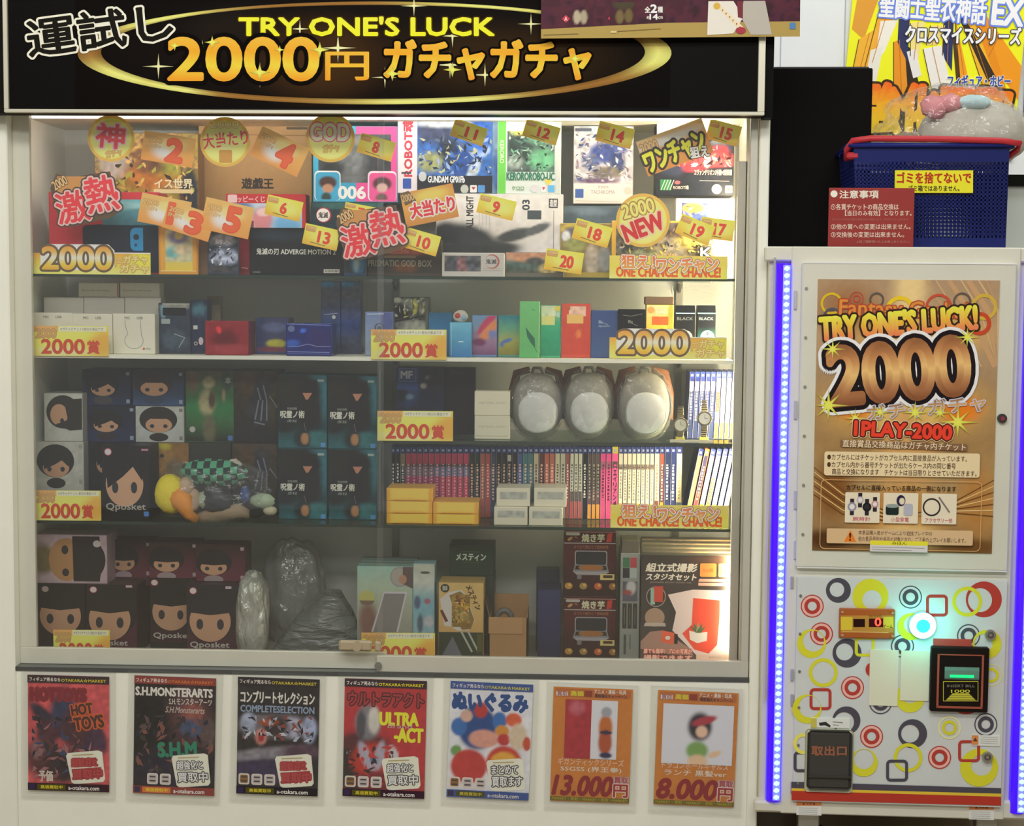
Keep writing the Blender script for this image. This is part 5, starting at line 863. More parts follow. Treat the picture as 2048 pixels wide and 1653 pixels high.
for i, (x0, x1) in enumerate(((642, 681), (682, 722))):
    c = S2('hanging_pack', ('left of two tall clear and blue packs under the shelf', 'right of two tall clear and blue packs, darker blue')[i], (x0, 562, x1, 709), .24, .04, '3c4c84', rough=.2)
    c.field(x0, 562, x1, 709, ['5c7088', '686c74', '50587c', '2c4488' if i else '34508c', '3c4458', '383c50'], [(x0 + 12, 568, 14, 6, '4c98c8', .6)], 3, .25, 7 + i)
    if i == 0: c.disc(668, 635, 4, 4, 'd8dce0'); c.line([(648, 630), (676, 627)], 1.5, 'a8b4cc')
c = S2('perfume_box', 'pale blue-grey box with a ring emblem, left of the middle prize card', (730, 624, 786, 712), .13, .06, '6c7ca4'); c.field(730, 624, 786, 712, ['6c7ca8', '7c8aa8', '848ca4'], [(775, 640, 14, 30, '50588c', .8)], 3, .1, 9); c.ring(759, 656, 10, '34384c', hr=8); c.disc(759, 657, 5, 5, '4c5060'); c.line([(733, 628), (768, 627)], 2, 'b0bcd0')
c = S2('illustrated_box', 'black and grey patterned box standing tall behind the middle prize card', (787, 594, 857, 712), .17, .06, '4c4c44'); c.field(787, 594, 857, 712, '3c3c38', [(815, 608, 14, 14, '7c7c70', .6), (830, 612, 5, 16, 'b0a850', .5), (845, 610, 7, 18, '908c74', .6), (794, 600, 8, 6, 'a8a498', .7), (800, 625, 18, 18, '1c1c1c', .8), (830, 655, 30, 14, '8c8c80', .8), (800, 650, 10, 10, '70706a', .7)], 2.5, .3, 10); c.shards(789, 598, 850, 640, ['8c8c80', '1c1c1c', 'a8a050', '54544c', 'b0ac98'], 40, 15, 8); c.line([(788, 644), (848, 632)], 3, '1c1c1c'); c.rect(852, 594, 857, 712, '5c584c')
c = S2('perfume_box', 'wide teal-blue box behind the middle prize card', (857, 626, 904, 712), .15, .06, '2c6488'); c.field(857, 626, 904, 712, ['285878', '3470a0', '2c5888'], [], 4, .1, 11)
c = S2('perfume_box', 'clear light-blue box with a round floral top, centre of the white shelf', (899, 645, 943, 717), .085, .05, '5494b8', rough=.15); c.field(899, 645, 943, 717, ['6aa8c4', '5494b8', '4884b0', '3468a0'], [], 4, .06, 12); c.line([(917, 685), (927, 685)], 1.6, 'c8e0e8'); c.line([(902, 650), (902, 714)], 1, '88c0d4')
tz = topof(c) - .002; x_, _ = P(921, 640, .1); k = MB().blob((0, 0, .016), (.019, .008, .016), 3, .1, 3, 2).obj('flower_charm', mat('a8a498', .5, bump=.3), None, (x_, .10, tz), smooth=True); prop(k, 'round red and white charm on the light-blue box', 'charm'); MB().blob((-.006, -.006, .018), (.008, .004, .007), 2).obj('red_patch', mat('a83c34', .5), k, smooth=True); MB().blob((.008, -.006, .014), (.006, .004, .008), 2).obj('blue_patch', mat('7c9cb8', .5), k, smooth=True)
c = S2('perfume_box', 'blue box crossed by a magenta and orange diagonal streak', (944, 631, 994, 711), .12, .05, '5c7ca8'); c.field(944, 631, 994, 711, ['6484a8', '7888a0', '8c6c88', '70486c'], [(975, 645, 8, 34, 'b03c5c', .7, .7), (978, 662, 9, 34, 'c87c50', .7, .75), (958, 685, 14, 8, '6c3458', .8), (985, 668, 8, 8, '6c74a8', .8)], 2.5, .06, 13)
c = S2('perfume_box', 'green-to-yellow box with a blue winged shape', (997, 631, 1040, 711), .12, .05, '4c8478'); c.field(997, 631, 1040, 711, ['2c7484', '5c9478', '98944c', '7c7430'], [(1014, 682, 12, 4, '4c68a0', .6, -.3), (1003, 690, 4, 6, '4c68a0', .6)], 2.5, .08, 14)
c = S2('perfume_box', 'tall light green box with a dark leaf', (1039, 603, 1079, 717), .08, .05, '68a870'); c.field(1039, 603, 1079, 717, ['68b070', '64a868', '58a064'], [], 5, .04, 15); c.poly([(1051, 654), (1058, 664), (1070, 678), (1071, 690), (1071, 698), (1062, 687), (1054, 674)], '2c6450'); c.line([(1070, 696), (1075, 706)], 1, '2c6450'); c.line([(1064, 619), (1070, 620)], 1.4, '3c7c58')
c = S2('perfume_box', 'green box with a cream label and yellow corner', (1081, 611, 1121, 713), .11, .05, '3c9474'); c.field(1081, 611, 1121, 713, ['a8b894', '3c9474', '2c8468', '2c7860'], [], 3, .08, 16); c.rect(1082, 614, 1110, 650, 'c0b878'); c.field(1082, 611, 1112, 632, 'b8bca4', [], 3, .2, 3); c.rect(1110, 612, 1120, 621, 'c8b840'); c.rect(1113, 624, 1120, 634, 'a0bcae')
c = S2('perfume_box', 'tomato red box with a cream label', (1123, 608, 1181, 711), .11, .06, 'b84438'); c.field(1123, 608, 1181, 711, ['c04c40', 'b84438', 'b04034'], [(1157, 668, 5, 9, 'c87040', .6)], 4, .08, 17); c.field(1137, 612, 1172, 632, 'd0a898', [], 3, .25, 4); c.rect(1133, 629, 1167, 647, 'd0a864'); c.disc(1134, 616, 6, 6, 'b45438')
c = S2('perfume_box', 'plain navy blue box with two small silver lines', (1182, 621, 1235, 711), .11, .05, '34487c'); c.field(1182, 621, 1235, 711, ['34487c', '3c5080'], [], 6, .05, 18); c.text('Blu', 1197, 641, 1206, 647, '98a8c0', .02); c.text('signature', 1196, 650, 1220, 655, '98a8c0', .0); c.line([(1208, 646), (1216, 650)], 1, '98a8c0')
c = S2('perfume_box', 'glossy black box with faint silver writing behind the gold banner', (1236, 619, 1290, 711), .10, .06, '18181a', rough=.15); c.line([(1245, 630), (1262, 632), (1285, 627)], 1, '70706c'); c.text('Blu', 1256, 640, 1265, 646, '80807c', .02); c.line([(1262, 646), (1276, 652)], 1, '70706c'); c.line([(1254, 660), (1274, 661)], 1, '606060')
c = S2('perfume_box', 'yellow box with orange panel and raised brown lid flap', (1292, 610, 1347, 713), .10, .06, 'd8b82c'); c.field(1292, 610, 1347, 713, ['e0c89c', 'd8b828', 'd8b420'], [(1342, 640, 7, 40, 'a8a440', .7)], 3, .06, 19); c.rect(1303, 633, 1337, 650, 'd86030'); c.disc(1301, 620, 7, 7, 'd89858'); c.rect(1310, 617, 1335, 628, 'dcc4a0')
t_ = MB(); xx0, xx1 = P(1290, 600, .1)[0], P(1348, 600, .1)[0]; t_.box(xx0 - c.root.location.x, xx1 - c.root.location.x, -.028, .028, topof(c) - ZB - .001, P(1320, 594, .1)[1] - ZB, .002).obj('lid_flap', mat('6c5440', .5), c.root)
for i, (x0, x1, cc, lab) in enumerate(((1350, 1390, 'a8a89c', 'black bottle-shaped box with a pale disc, left of a pair'), (1394, 1431, '8cd0cc', 'black to teal box with a pale disc, right of a pair'))):
    c = S2('bottle_box', lab, (x0, 625, x1, 712), .11, .05, '14181a'); c.field(x0, 625, x1, 712, ['16181c', '16181c', '26504c' if i else '1c1c20', '2c7c74' if i else '2c2c30'], [], 3, .05, 20); c.text('BLACK', x0 + 3, 634, x1 - 4, 640, '70787c', .02); c.ring(x0 + 21, 676, 15, cc, hr=4); c.disc(x0 + 21, 676, 12, 12, cc); c.disc(x0 + 21, 668, 3, 4, '3c4c4c'); c.line([(x0, 626), (x1, 626)], 2, '8cb8c8' if i == 0 else '7cd8c8')
    z0 = topof(c) - ZB - .001; X0, X1 = -(P(x1, 620, .11)[0] - P(x0, 620, .11)[0]) / 2, (P(x1, 620, .11)[0] - P(x0, 620, .11)[0]) / 2
    lid = MB().hex([(X0, -.024, z0), (X1, -.024, z0), (X1 - .001, -.02, z0 + .017), (X0 + .001, -.02, z0 + .017), (X0, .024, z0), (X1, .024, z0), (X1 - .001, .02, z0 + .017), (X0 + .001, .02, z0 + .017)]).obj('lid', mat('101214', .3), c.root)
# ------------------------------------------------------------------ LEFT, LOWER GLASS SHELF
G3 = 'figure boxes on the lower glass shelf'
def S3(name, lab, r, Y, dep, col, base=None, **k): return carton(name, lab, r, Y, dep, col, ZD + .0005 if base is None else base, G3, **k)
SKN = 'b0886c'
def doll(c, x0, y0, x1, y1, bg, hair='1e1c20', fx=.46, fy=.62, fr=.30, fringe='cut', txt=None, body=None, logo=True, corner='7c8c9c', skin=SKN):
    """plain printed doll head: dark hair cap, simple face"""
    w_, h_ = x1 - x0, y1 - y0; X = lambda u: x0 + u * w_; Y = lambda v: y0 + v * h_
    c.field(x0, y0, x1, y1, bg, [], max(3, w_ / 14), .15, int(x0 + y0))
    if body: c.disc(X(fx), Y(min(.99, fy + fr * 1.25)), w_ * .2, h_ * .12, body)
    c.disc(X(fx - .01), Y(fy - fr * .55), w_ * fr * 1.42, h_ * fr * 1.35, hair, 30)
    c.disc(X(fx), Y(fy), w_ * fr, h_ * fr * .78, skin, 30)
    if fringe == 'cut': c.poly([(X(fx - fr * 1.02), Y(fy - fr * .95)), (X(fx + fr * 1.02), Y(fy - fr * .95)), (X(fx + fr * .98), Y(fy - fr * .32)), (X(fx), Y(fy - fr * .22)), (X(fx - fr * .98), Y(fy - fr * .32))], hair)
    elif fringe == 'side': c.poly([(X(fx - fr * 1.05), Y(fy - fr)), (X(fx + fr * 1.05), Y(fy - fr)), (X(fx + fr * .95), Y(fy - fr * .1)), (X(fx + fr * .45), Y(fy - fr * .6)), (X(fx - fr * .1), Y(fy - fr * .25)), (X(fx - fr * .9), Y(fy + fr * .15))], hair)
    else: c.poly([(X(fx - fr * .8), Y(fy - fr * 1.0)), (X(fx + fr * .8), Y(fy - fr * 1.0)), (X(fx + fr * .5), Y(fy - fr * .62)), (X(fx - fr * .5), Y(fy - fr * .62))], hair)
    for s_ in (-.5, .5): c.disc(X(fx + s_ * fr), Y(fy + fr * .12), w_ * fr * .17, h_ * fr * .2, '2c2c34', 14)
    if corner: c.rect(x1 - w_ * .09, y0 + h_ * .05, x1 - w_ * .02, y0 + h_ * .14, corner); c.rect(x1 - w_ * .09, y1 - h_ * .16, x1 - w_ * .02, y1 - h_ * .05, corner)
    if txt: c.text(txt, X(.06), Y(.85), X(.82), Y(.96), 'a8a49c', .03)
DB = ['1c1e2c', '20243c', '242c4c']
s1 = S3('doll_box', 'white doll box lowest in the far left pile, behind the prize card', (72, 884, 168, 1042), .15, .10, 'a4a49c'); doll(s1, 72, 884, 168, 980, 'a8a8a0', '26241f', .42, .58, .28, 'side', body='24221f', corner='8c8c84')
s2 = S3('doll_box', 'white doll box with the picture lying sideways, top of the far left pile', (88, 787, 165, 882), .15, .10, 'a4a49c', topof(s1)); s2.field(88, 787, 165, 882, 'a8aca4', [], 5, .1, 2); s2.disc(126, 824, 34, 34, '2a2824'); s2.disc(118, 830, 18, 22, SKN); s2.disc(124, 842, 4, 5, '2c2c30'); s2.poly([(128, 800), (165, 796), (165, 860), (140, 862), (110, 850), (136, 840)], '2a2824')
s3 = S3('doll_box', 'dark doll box mostly hidden behind the large standing doll box', (166, 885, 270, 1042), .19, .12, '1c1c24'); doll(s3, 166, 885, 230, 980, '1e1e26', '18161a', .72, .5, .3, 'side', corner=None)
s4 = S3('doll_box', 'navy doll box in the middle of the second pile', (166, 812, 270, 884), .19, .12, '20243c', topof(s3)); doll(s4, 166, 812, 270, 884, DB, '1c1a1e', .44, .55, .24, 'side', body='30242c')
s5 = S3('doll_box', 'navy doll box topping the second pile', (165, 740, 262, 811), .19, .12, '1c2038', topof(s4)); doll(s5, 165, 740, 262, 811, DB, '18161c', .42, .55, .25, 'side', body='3c3c40')
s6 = S3('doll_box', 'brown and orange doll box behind the yellow plush', (300, 886, 378, 1042), .19, .12, '6c5434'); s6.field(300, 886, 378, 1042, ['7c5c30', '8c6434', '6c5440', '5c4c3c'], [(325, 895, 18, 10, 'a89c30', .6), (322, 925, 26, 26, '9c7440', .7), (324, 914, 4, 5, '2c2c30', .4), (350, 940, 18, 20, '6c5c44', .8)], 3, .2, 9)
s7 = S3('doll_box', 'white-edged doll box in the middle of the third pile', (271, 813, 368, 885), .19, .12, 'a0a09a', topof(s6)); doll(s7, 271, 813, 368, 885, 'a4a8a4', '2a2420', .48, .52, .28, 'none', body='282420', corner='70706c')
s8 = S3('doll_box', 'dark blue doll box topping the third pile', (265, 741, 368, 812), .19, .12, '24304c', topof(s7)); doll(s8, 265, 741, 368, 812, ['1c2028', '24304c', '34486c'], '2c2224', .42, .52, .27, 'none', body='2c3850')
s9 = S3('doll_box', 'large dark doll box standing at the front of the lower glass shelf', (204, 892, 300, 1043), .085, .09, '1c1a1e'); doll(s9, 204, 892, 300, 1043, ['201e22', '1c1a1e', '1a181c'], '1a181a', .47, .52, .40, 'side', corner=None, skin='bc9478'); s9.disc(216, 904, 8, 8, '98303c'); s9.disc(216, 904, 6.5, 6.5, 'c0bcc0'); s9.text('Qposket', 211, 1010, 292, 1028, 'a8a49c', .02); s9.rrect(288, 1027, 298, 1037, 2, '4c7cc0'); s9.rect(284, 897, 298, 901, 'b0788c')
g1 = S3('figure_box', 'dark box under the green illustrated box, behind the plush bag', (372, 886, 462, 1042), .20, .10, '2c2c28')
g2 = S3('figure_box', 'green illustrated box showing a pale standing figure outline', (371, 741, 468, 884), .20, .10, '2c4c30', topof(g1)); g2.field(371, 741, 468, 884, ['4c4c34', '3c5c38', '2c7040', '345c34', '24221e'], [(418, 765, 12, 12, '98906c', .6), (414, 805, 16, 26, '9c9470', .7), (424, 800, 7, 18, '4c3c30', .7), (418, 860, 13, 28, '605c44', .8), (448, 790, 4, 12, '948868', .6), (385, 755, 12, 30, '5c4c38', .9), (455, 760, 10, 20, '2c4438', .9)], 3, .12, 22); g2.disc(384, 860, 6, 6, 'a8a4a0'); g2.text('本', 451, 754, 463, 767, 'a8b0a8', .03); g2.rrect(456, 872, 466, 882, 1, '4c68a0')
g3 = S3('figure_box', 'dark box with a grey striped robe picture, lower of two', (464, 887, 556, 1042), .20, .10, '2c2820'); g4 = S3('figure_box', 'dark box with a grey striped robe picture, upper of two', (468, 741, 556, 884), .20, .10, '242020', topof(g3))
for q, oy in ((g3, 148), (g4, 0)):
    q.field(464, 738 + oy, 556, 884 + oy, ['44382c', '3c3020', '28241f', '1e1e22'], [(520, 800 + oy, 26, 50, '2c2c34', .9), (495, 770 + oy, 14, 26, '4c3a24', .9), (545, 810 + oy, 10, 40, '3c3424', .9)], 3, .3, 31)
    for (a1, b1), (a2, b2) in (((515, 775), (522, 800)), ((527, 770), (534, 800)), ((518, 800), (510, 840)), ((526, 800), (522, 842)), ((534, 798), (534, 842)), ((540, 792), (556, 815)), ((508, 845), (530, 850))): q.line([(a1, b1 + oy), (a2, b2 + oy)], 3, '686c78')
    q.disc(526, 762 + oy, 8, 8, '3c3838')
tb = []
for i, (x0, y0, x1, y1) in enumerate(((557, 898, 654, 1046), (657, 899, 754, 1048), (556, 750, 654, 896), (656, 752, 754, 898))):
    q = S3('figure_box', ('black and teal box with white brush lettering, lower left of four', 'black and teal box with white brush lettering, lower right of four', 'black and teal box with white brush lettering, upper left of four', 'black and teal box with white brush lettering, upper right of four')[i], (x0, y0, x1, y1), .13, .12, '1c4850', None if i < 2 else topof(tb[i - 2]), sys=(0, 0, 98, 148)); tb.append(q)
    q.field(0, 0, 98, 148, ['20201e', '24221f', '1c1c1e', '1a3a40', '285c64'], [(92, 30, 12, 60, '2c6470', .8), (80, 4, 18, 6, '2c6470', .8), (60, 70, 28, 70, '1e1c1c', .7), (62, 30, 24, 18, '1a1818', .7), (20, 118, 26, 14, '1e4448', .8), (15, 105, 22, 14, '1c2022', .8), (78, 130, 26, 16, '2c6468', .7), (48, 130, 16, 20, '1c2428', .8)], 3, .15, 41)
    q.poly([(49, 36), (69, 36), (60, 50), (56, 50)], 'a8745c'); q.field(44, 118, 62, 144, '1c2c30', [(54, 130, 8, 12, 'a07450', .5)], 3); q.line([(52, 98), (56, 115)], 1.5, '50585c')
    q.text('呪術廻戦', 18, 66, 38, 71, '949890', .02); q.text('呪霊ノ術', 4, 73, 53, 88, 'c0c0b4', .04); q.text('虎杖', 18, 91, 38, 97, '949890', .02); q.rect(80, 8, 93, 13, '8c9ca0'); q.rrect(86, 138, 96, 147, 1, '4c84b8')
# ------------------------------------------------------------------ soft toys in a bag
def at(x, y, Y): X, Z = P(x, y, Y); return (X, Y, Z)
tb_ = empty('bagged_soft_toys', (P(430, 1045, .12)[0], .12, ZD + .001)); prop(tb_, 'clear bag of soft toys with a yellow ball head and green checked cloth', 'soft toy')
ro = tb_.location
def inb(mb, name, m, **k):
    o = mb.obj(name, m, tb_, (-ro.x, -ro.y, -ro.z), **k); return o
inb(MB().blob(at(341, 988, .085), (.040, .035, .050), 4, .05, 3, 3), 'yellow_head', mat('d0c034', .6, bump=.3), smooth=True)
inb(MB().tube([at(350, 990, .08), at(368, 1005, .07), at(378, 1030, .075), at(395, 1040, .08)], [.03, .028, .014, .010], 10), 'orange_cloth', mat('d08838', .7, bump=.3), smooth=True)
inb(MB().blob(at(385, 1000, .085), (.022, .02, .03), 3, .1, 3, 5).blob(at(372, 975, .08), (.02, .02, .026), 3, .1, 3, 6), 'pale_hand', mat('b09880', .7), smooth=True)
ck = MB().blob((0, 0, 0), (.085, .035, .034), 4, .12, 2.5, 9); ck = inb(ck, 'checked_cloth', None, smooth=True); ck.location = Vector(at(428, 945, .10)) - ro
cmn = bpy.data.materials.new('checked_cloth'); cmn.use_nodes = True; nt = cmn.node_tree; kk = nt.nodes.new('ShaderNodeTexChecker'); kk.inputs['Scale'].default_value = 60; kk.inputs[1].default_value = (*lin('4c9878'), 1); kk.inputs[2].default_value = (*lin('1c2c28'), 1); tc = nt.nodes.new('ShaderNodeTexCoord'); mpn = nt.nodes.new('ShaderNodeMapping'); mpn.inputs['Rotation'].default_value = (0, .05, 0); mpn.inputs['Location'].default_value = (.003, .0083, .003); mpn.inputs['Scale'].default_value = (1, 0, 1)
nt.links.new(tc.outputs['Object'], mpn.inputs[0]); nt.links.new(mpn.outputs[0], kk.inputs[0]); nt.links.new(kk.outputs[0], nt.nodes['Principled BSDF'].inputs[0]); nt.nodes['Principled BSDF'].inputs['Roughness'].default_value = .8; ck.data.materials.append(cmn)
inb(MB().blob(at(433, 1000, .095), (.042, .03, .034), 3, .15, 3, 7), 'navy_bundle', mat('242834', .4), smooth=True)
inb(MB().tube([at(385, 1040, .10), at(430, 1028, .10), at(480, 1022, .10), at(500, 1030, .10)], [.010, .020, .018, .010], 10), 'beige_limb', mat('9c8870', .7), smooth=True)
inb(MB().blob(at(490, 990, .10), (.014, .015, .022), 3, .1, 3, 8), 'blue_roll', mat('344c84', .4), smooth=True)
inb(MB().blob(at(525, 1002, .10), (.032, .02, .020), 3, .15, 3, 9).blob(at(408, 1000, .09), (.018, .02, .022), 3, .15, 3, 10), 'pale_green_cloth', mat('98a890', .6, bump=.3), smooth=True)
inb(MB().blob(at(512, 1026, .095), (.018, .016, .014), 3, .1, 3, 9), 'black_shoe', mat('202420', .4), smooth=True); inb(MB().blob(at(540, 1022, .10), (.018, .014, .012), 3, .1, 3, 19), 'cream_foot', mat('b0a890', .6), smooth=True)
inb(MB().blob(at(468, 938, .11), (.020, .018, .026), 3, .1, 3, 29), 'cream_patch', mat('b4b0a0', .7), smooth=True)
inb(MB().blob(at(430, 985, .11), (.135, .055, .080), 5, .16, 2.8, 18, 2.4), 'clear_bag', CLEAR)
# ------------------------------------------------------------------ SHORT GLASS SHELF, RIGHT
G4 = 'goods on the short glass shelf'
def S4(name, lab, r, Y, dep, col, base=None, **k): return carton(name, lab, r, Y, dep, col, ZC + .0005 if base is None else base, G4, **k)
c = S4('book_box', 'navy box printed MF with a small white globe', (792, 735, 888, 884), .20, .06, '1c2034'); c.field(792, 735, 888, 884, ['1c2438', '20243c', '1c1e30'], [(815, 790, 22, 30, '2c3c68', .8), (857, 757, 6, 5, 'a8a4a0', .5), (848, 775, 7, 6, '9c9894', .5), (800, 795, 14, 18, '182030', .8), (819, 800, 8, 6, '5c7890', .8), (870, 770, 18, 30, '241f30', .9)], 3, .1, 3); c.rect(793, 735, 836, 784, '2c4078'); c.text('MF', 801, 743, 824, 759, 'b4bccc', .05); c.rrect(797, 737, 832, 766, 2, '6c7ca8', 1)
c = S4('book_box', 'tall black box right of the MF box', (886, 737, 949, 884), .22, .07, '1c181e'); c.field(886, 737, 949, 884, ['1e181e', '221c22', '1c181c'], [(910, 745, 20, 6, '342830', .9)], 5, .1, 4)
a_ = S4('white_box', 'lower of two small white boxes beside the backpacks', (949, 832, 1020, 884), .10, .06, 'c0bca8'); b_ = S4('white_box', 'upper of two small white boxes beside the backpacks', (949, 783, 1020, 831), .10, .06, 'c4c0ac', topof(a_))
for q, y in ((a_, 857), (b_, 807)): q.text('MSJP IUPRe MCHO', 957, y - 3, 1012, y + 3, '9c9888', .0)
a_.line([(950, 878), (1016, 878)], 1.4, '9c9880')
def backpack(cx, yt, yb, w_, lab, seed, Y=.10):
    X, Z = P(cx, yb, Y + .03); zt = P(cx, yt, Y)[1]; sc = (P(cx + w_ / 2, yb, Y)[0] - P(cx - w_ / 2, yb, Y)[0]) / 2; H = zt - ZC
    r = empty('backpack', (X, Y + .05, ZC + .001)); prop(r, lab, 'backpack', 'wrapped grey backpacks')
    body = MB().blob((0, 0, H * .46), (sc * .90, .045, H * .46), 4, .02, 2, seed, 2.25).obj('body', mat('807e76', .8, bump=.3), r, smooth=True)
    o = MB().torus((0, -.038, H * .46), 1, .022, 'Y', 40, 8, sc * .90, H * .42)
    o.bm.free()
    MB().tube([(sc * .93 * math.cos(a) , -.012, H * .46 + H * .43 * math.sin(a)) for a in [math.radians(-60 + 12 * i) for i in range(26)]], .003, 6).obj('zip', mat('4c4a44', .5), r, smooth=True)
    MB().blob((sc * .04, -.040, H * .37), (sc * .72, .014, H * .29), 3, .01, 2, seed + 3, 2.2).obj('front_pocket', mat('bcbebc', .7), r, smooth=True)
    MB().tube([(sc * .68 * math.cos(a) + sc * .04, -.044, H * .36 + H * .27 * math.sin(a)) for a in [2 * math.pi * i / 30 for i in range(31)]], .0014, 5).obj('pocket_piping', mat('7c7e7c', .7), r, smooth=True)
    MB().tube([(-sc * .2, .0, H * .90), (-sc * .12, -.01, H * .99), (sc * .12, -.01, H * .99), (sc * .2, .0, H * .90)], .004, 6).obj('grab_loop', mat('5c5a54', .7), r, smooth=True)
    for s_ in (-1, 1): MB().tube([(s_ * sc * .3, .035, H * .95), (s_ * sc * .75, .05, H * .90), (s_ * sc * .93, .05, H * .6), (s_ * sc * .95, .045, H * .25)], [.009, .011, .011, .008], 8, .5).obj('strap', mat('6a4428', .7), r, smooth=True)
    MB().blob((0, -.004, H * .48), (sc * .98, .054, H * .50), 5, .07, 4.5, seed + 8, 2.3).obj('clear_wrap', CLEAR, r)
backpack(1073, 737, 878, 112, 'grey backpack with a pale oval pocket, leftmost of three wrapped ones', 1); backpack(1176, 736, 880, 108, 'grey wrapped backpack, middle of three', 2); backpack(1288, 736, 882, 116, 'grey wrapped backpack nearest the watches', 3, .095)
def watch(cx, cy, lab, dial, Y=.075):
    X, Z = P(cx, cy, Y); r = empty('wristwatch', (X, Y, ZC + .001)); prop(r, lab, 'watch', 'wristwatches on the short glass shelf'); h = Z - ZC
    MB().cyl((0, 0, h), .0175, .008, 'Y', 32).torus((0, -.004, h), .0165, .0022, 'Y', 32, 6).obj('watch_case', mat('8c8474', .2, .9), r, smooth=False)
    d = MB().cyl((0, -.005, h), .0145, .001, 'Y', 32).obj('dial', mat(dial, .3), r); MB().box(-.0004, .0004, -.0063, -.0057, h, h + .009).box(0, .007, -.0063, -.0057, h - .0004, h + .0004).obj('hands', mat('2c2c2c', .3), d)
    MB().cyl((.0195, 0, h), .002, .004, 'X', 10).obj('crown', mat('a09880', .2, .9), r)
    for a, b in ((h + .016, h + .045), (h - .016, .004)):
        n = 7
        for i in range(n): z = a + (b - a) * (i + .5) / n; o = MB().box(-.0085 + .002 * i / n, .0085 - .002 * i / n, .001 + .0012 * i, .004 + .0012 * i, z - abs(b - a) / n * .44, z + abs(b - a) / n * .44, .0006).obj('strap_link', mat('7c7464', .25, .9), r)
    MB().box(-.011, .011, .006, .02, 0, .012, .001).box(-.006, .006, .012, .016, .012, h + .03).obj('display_stand', mat('b8ac50', .4), r)
watch(1361, 851, 'steel wristwatch with a pale dial, beside the right backpack', 'c4c4b0'); watch(1409, 838, 'steel wristwatch with a bright white dial in front of the upper discs', 'e8e4cc')
pt = MB().box(P(1340, 880, .06)[0], P(1426, 880, .06)[0], .058, .062, ZC + .001, ZC + .008).obj('label_strip', mat('b8b4a0', .5)); prop(pt, 'narrow clear price rail below the wristwatches', 'label')
# ------------------------------------------------------------------ discs
ORD = ['first', 'second', 'third', 'fourth', 'fifth', 'sixth', 'seventh', 'eighth', 'ninth', 'tenth', 'eleventh', 'twelfth']
discs = {}
def disc(x, wd, yt, Y, zb, desc, cols, row, lean=0., top='24306c', bits=None, n=0):
    """an upright disc case; cols = list of (y0,y1,colour) along the spine in 0..100"""
    X0, X1 = P(x, 960, Y)[0], P(x + wd, 960, Y)[0]; W = X1 - X0; H = P(x, yt, Y)[1] - zb; H = H if not lean else H / math.cos(lean)
    o = MB().box(-W / 2 + .0003, W / 2 - .0003, 0, .135, 0, H, .0008).obj('disc_case', mat(top, .25), None, ((X0 + X1) / 2, Y, zb + (abs(math.sin(lean)) * W / 2 if lean else 0)), (0, lean, 0))
    k = (row, desc); discs[k] = discs.get(k, 0) + 1; discs.setdefault(('n',) + k, []).append(o); prop(o, None, 'disc case', 'disc cases in the ' + row)
    c = Canvas(o, linmap(0, 0, wd, 100, -W / 2 + .0008, H - .0008, W / 2 - .0008, .0008), -.0001, PG, 'spine_print'); c.st = .00004
    c.rect(0, 0, wd, 100, cols[0][2])
    for a, b, cc in cols: c.rect(.6, a, wd - .6, b, cc)
    c.rect(0, 0, wd, 9 if top else 0, top); c.rect(wd * .25, 3, wd * .75, 6.5, '8c98c0')
    rs = random.Random(int(x * 7)); ink = bits or 'd0ccc4'; y = 24
    while y < 72: h = rs.uniform(1.5, 3.6); c.rect(wd * .32 + rs.uniform(-.6, .6), y, wd * .68 + rs.uniform(-.6, .6), y + h, ink); y += h + rs.uniform(1.2, 2.4)
    c.rect(0, 0, .5, 100, 'a8a4a8'); return c
LR, UR, SR = 'lower disc row', 'upper right disc row', 'leaning lower right discs'
YD = .20
def D(x, wd, desc, cols, **k): return disc(x, wd, 894, YD, ZD + .0005, desc, cols, LR, **k)
blk = [(9, 100, '24201f')]
D(782, 8.5, 'black spine', blk); D(791, 9, 'black spine', blk); D(800.5, 10, 'beige and black spine', [(9, 28, '8c7c68'), (28, 100, '28262a')])
for i in range(11): D(811 + i * 11.55, 11.3, 'magenta banded spine', [(9, 24, 'b03c64'), (24, 28, '504450'), (28, 42, '5c7094' if i > 4 else '606070'), (42, 100, '98305c' if i < 6 else 'b43850')], bits='c898a8')
for i, (d, cc) in enumerate((('black spine', '2c302c'), ('black spine', '2c302c'), ('brick red spine', 'a05850'), ('brick red spine', 'a04c48'), ('slate blue spine', '3c4458'), ('black spine', '242424'), ('black spine', '28241f'), ('black spine', '302c28'), ('black spine', '242424'), ('mid blue spine', '405490'), ('teal spine', '3c6c78'), ('teal spine', '406c74'), ('cream spine', 'b0a48c'), ('dark brown spine', '54302c'), ('orange red spine', 'a85844'), ('orange red spine', 'a45c4c'), ('cream spine', 'b0aa98'), ('cream spine', 'a8a494'))):
    q = D(938.5 + i * 10.7, 10.5, d, [(9, 100, cc)], bits='c8a890' if 'black' in d else ('4c4440' if 'cream' in d else 'd0b0a0'))
    if i == 7: q.rect(1.2, 11, 9, 20, 'a8a8a0')
D(1131, 8, 'pinkish red spine', [(9, 100, '8c4848')]) 
for i in range(3): D(1139.5 + i * 8.4, 8.2, 'white spine with a red foot', [(9, 62, 'b4b4a8'), (62, 76, '54484c'), (76, 100, 'a04c50')], bits='54504c')
D(1164.5, 10, 'black spine lettered in white', [(9, 100, '201e1f')], bits='d0ccc4')
for i in range(3): D(1175 + i * 8.5, 8.3, 'dark spine with an amber foot', [(9, 26, '504440'), (26, 60, '3c342c'), (60, 80, '5c4444'), (80, 100, 'c88c34')], bits='9c9484')
for i in range(2): D(1200.5 + i * 11.3, 11, 'hot pink spine', [(9, 20, 'c84080'), (20, 30, '8c5068'), (30, 100, 'c4487c')], bits='5c2440')
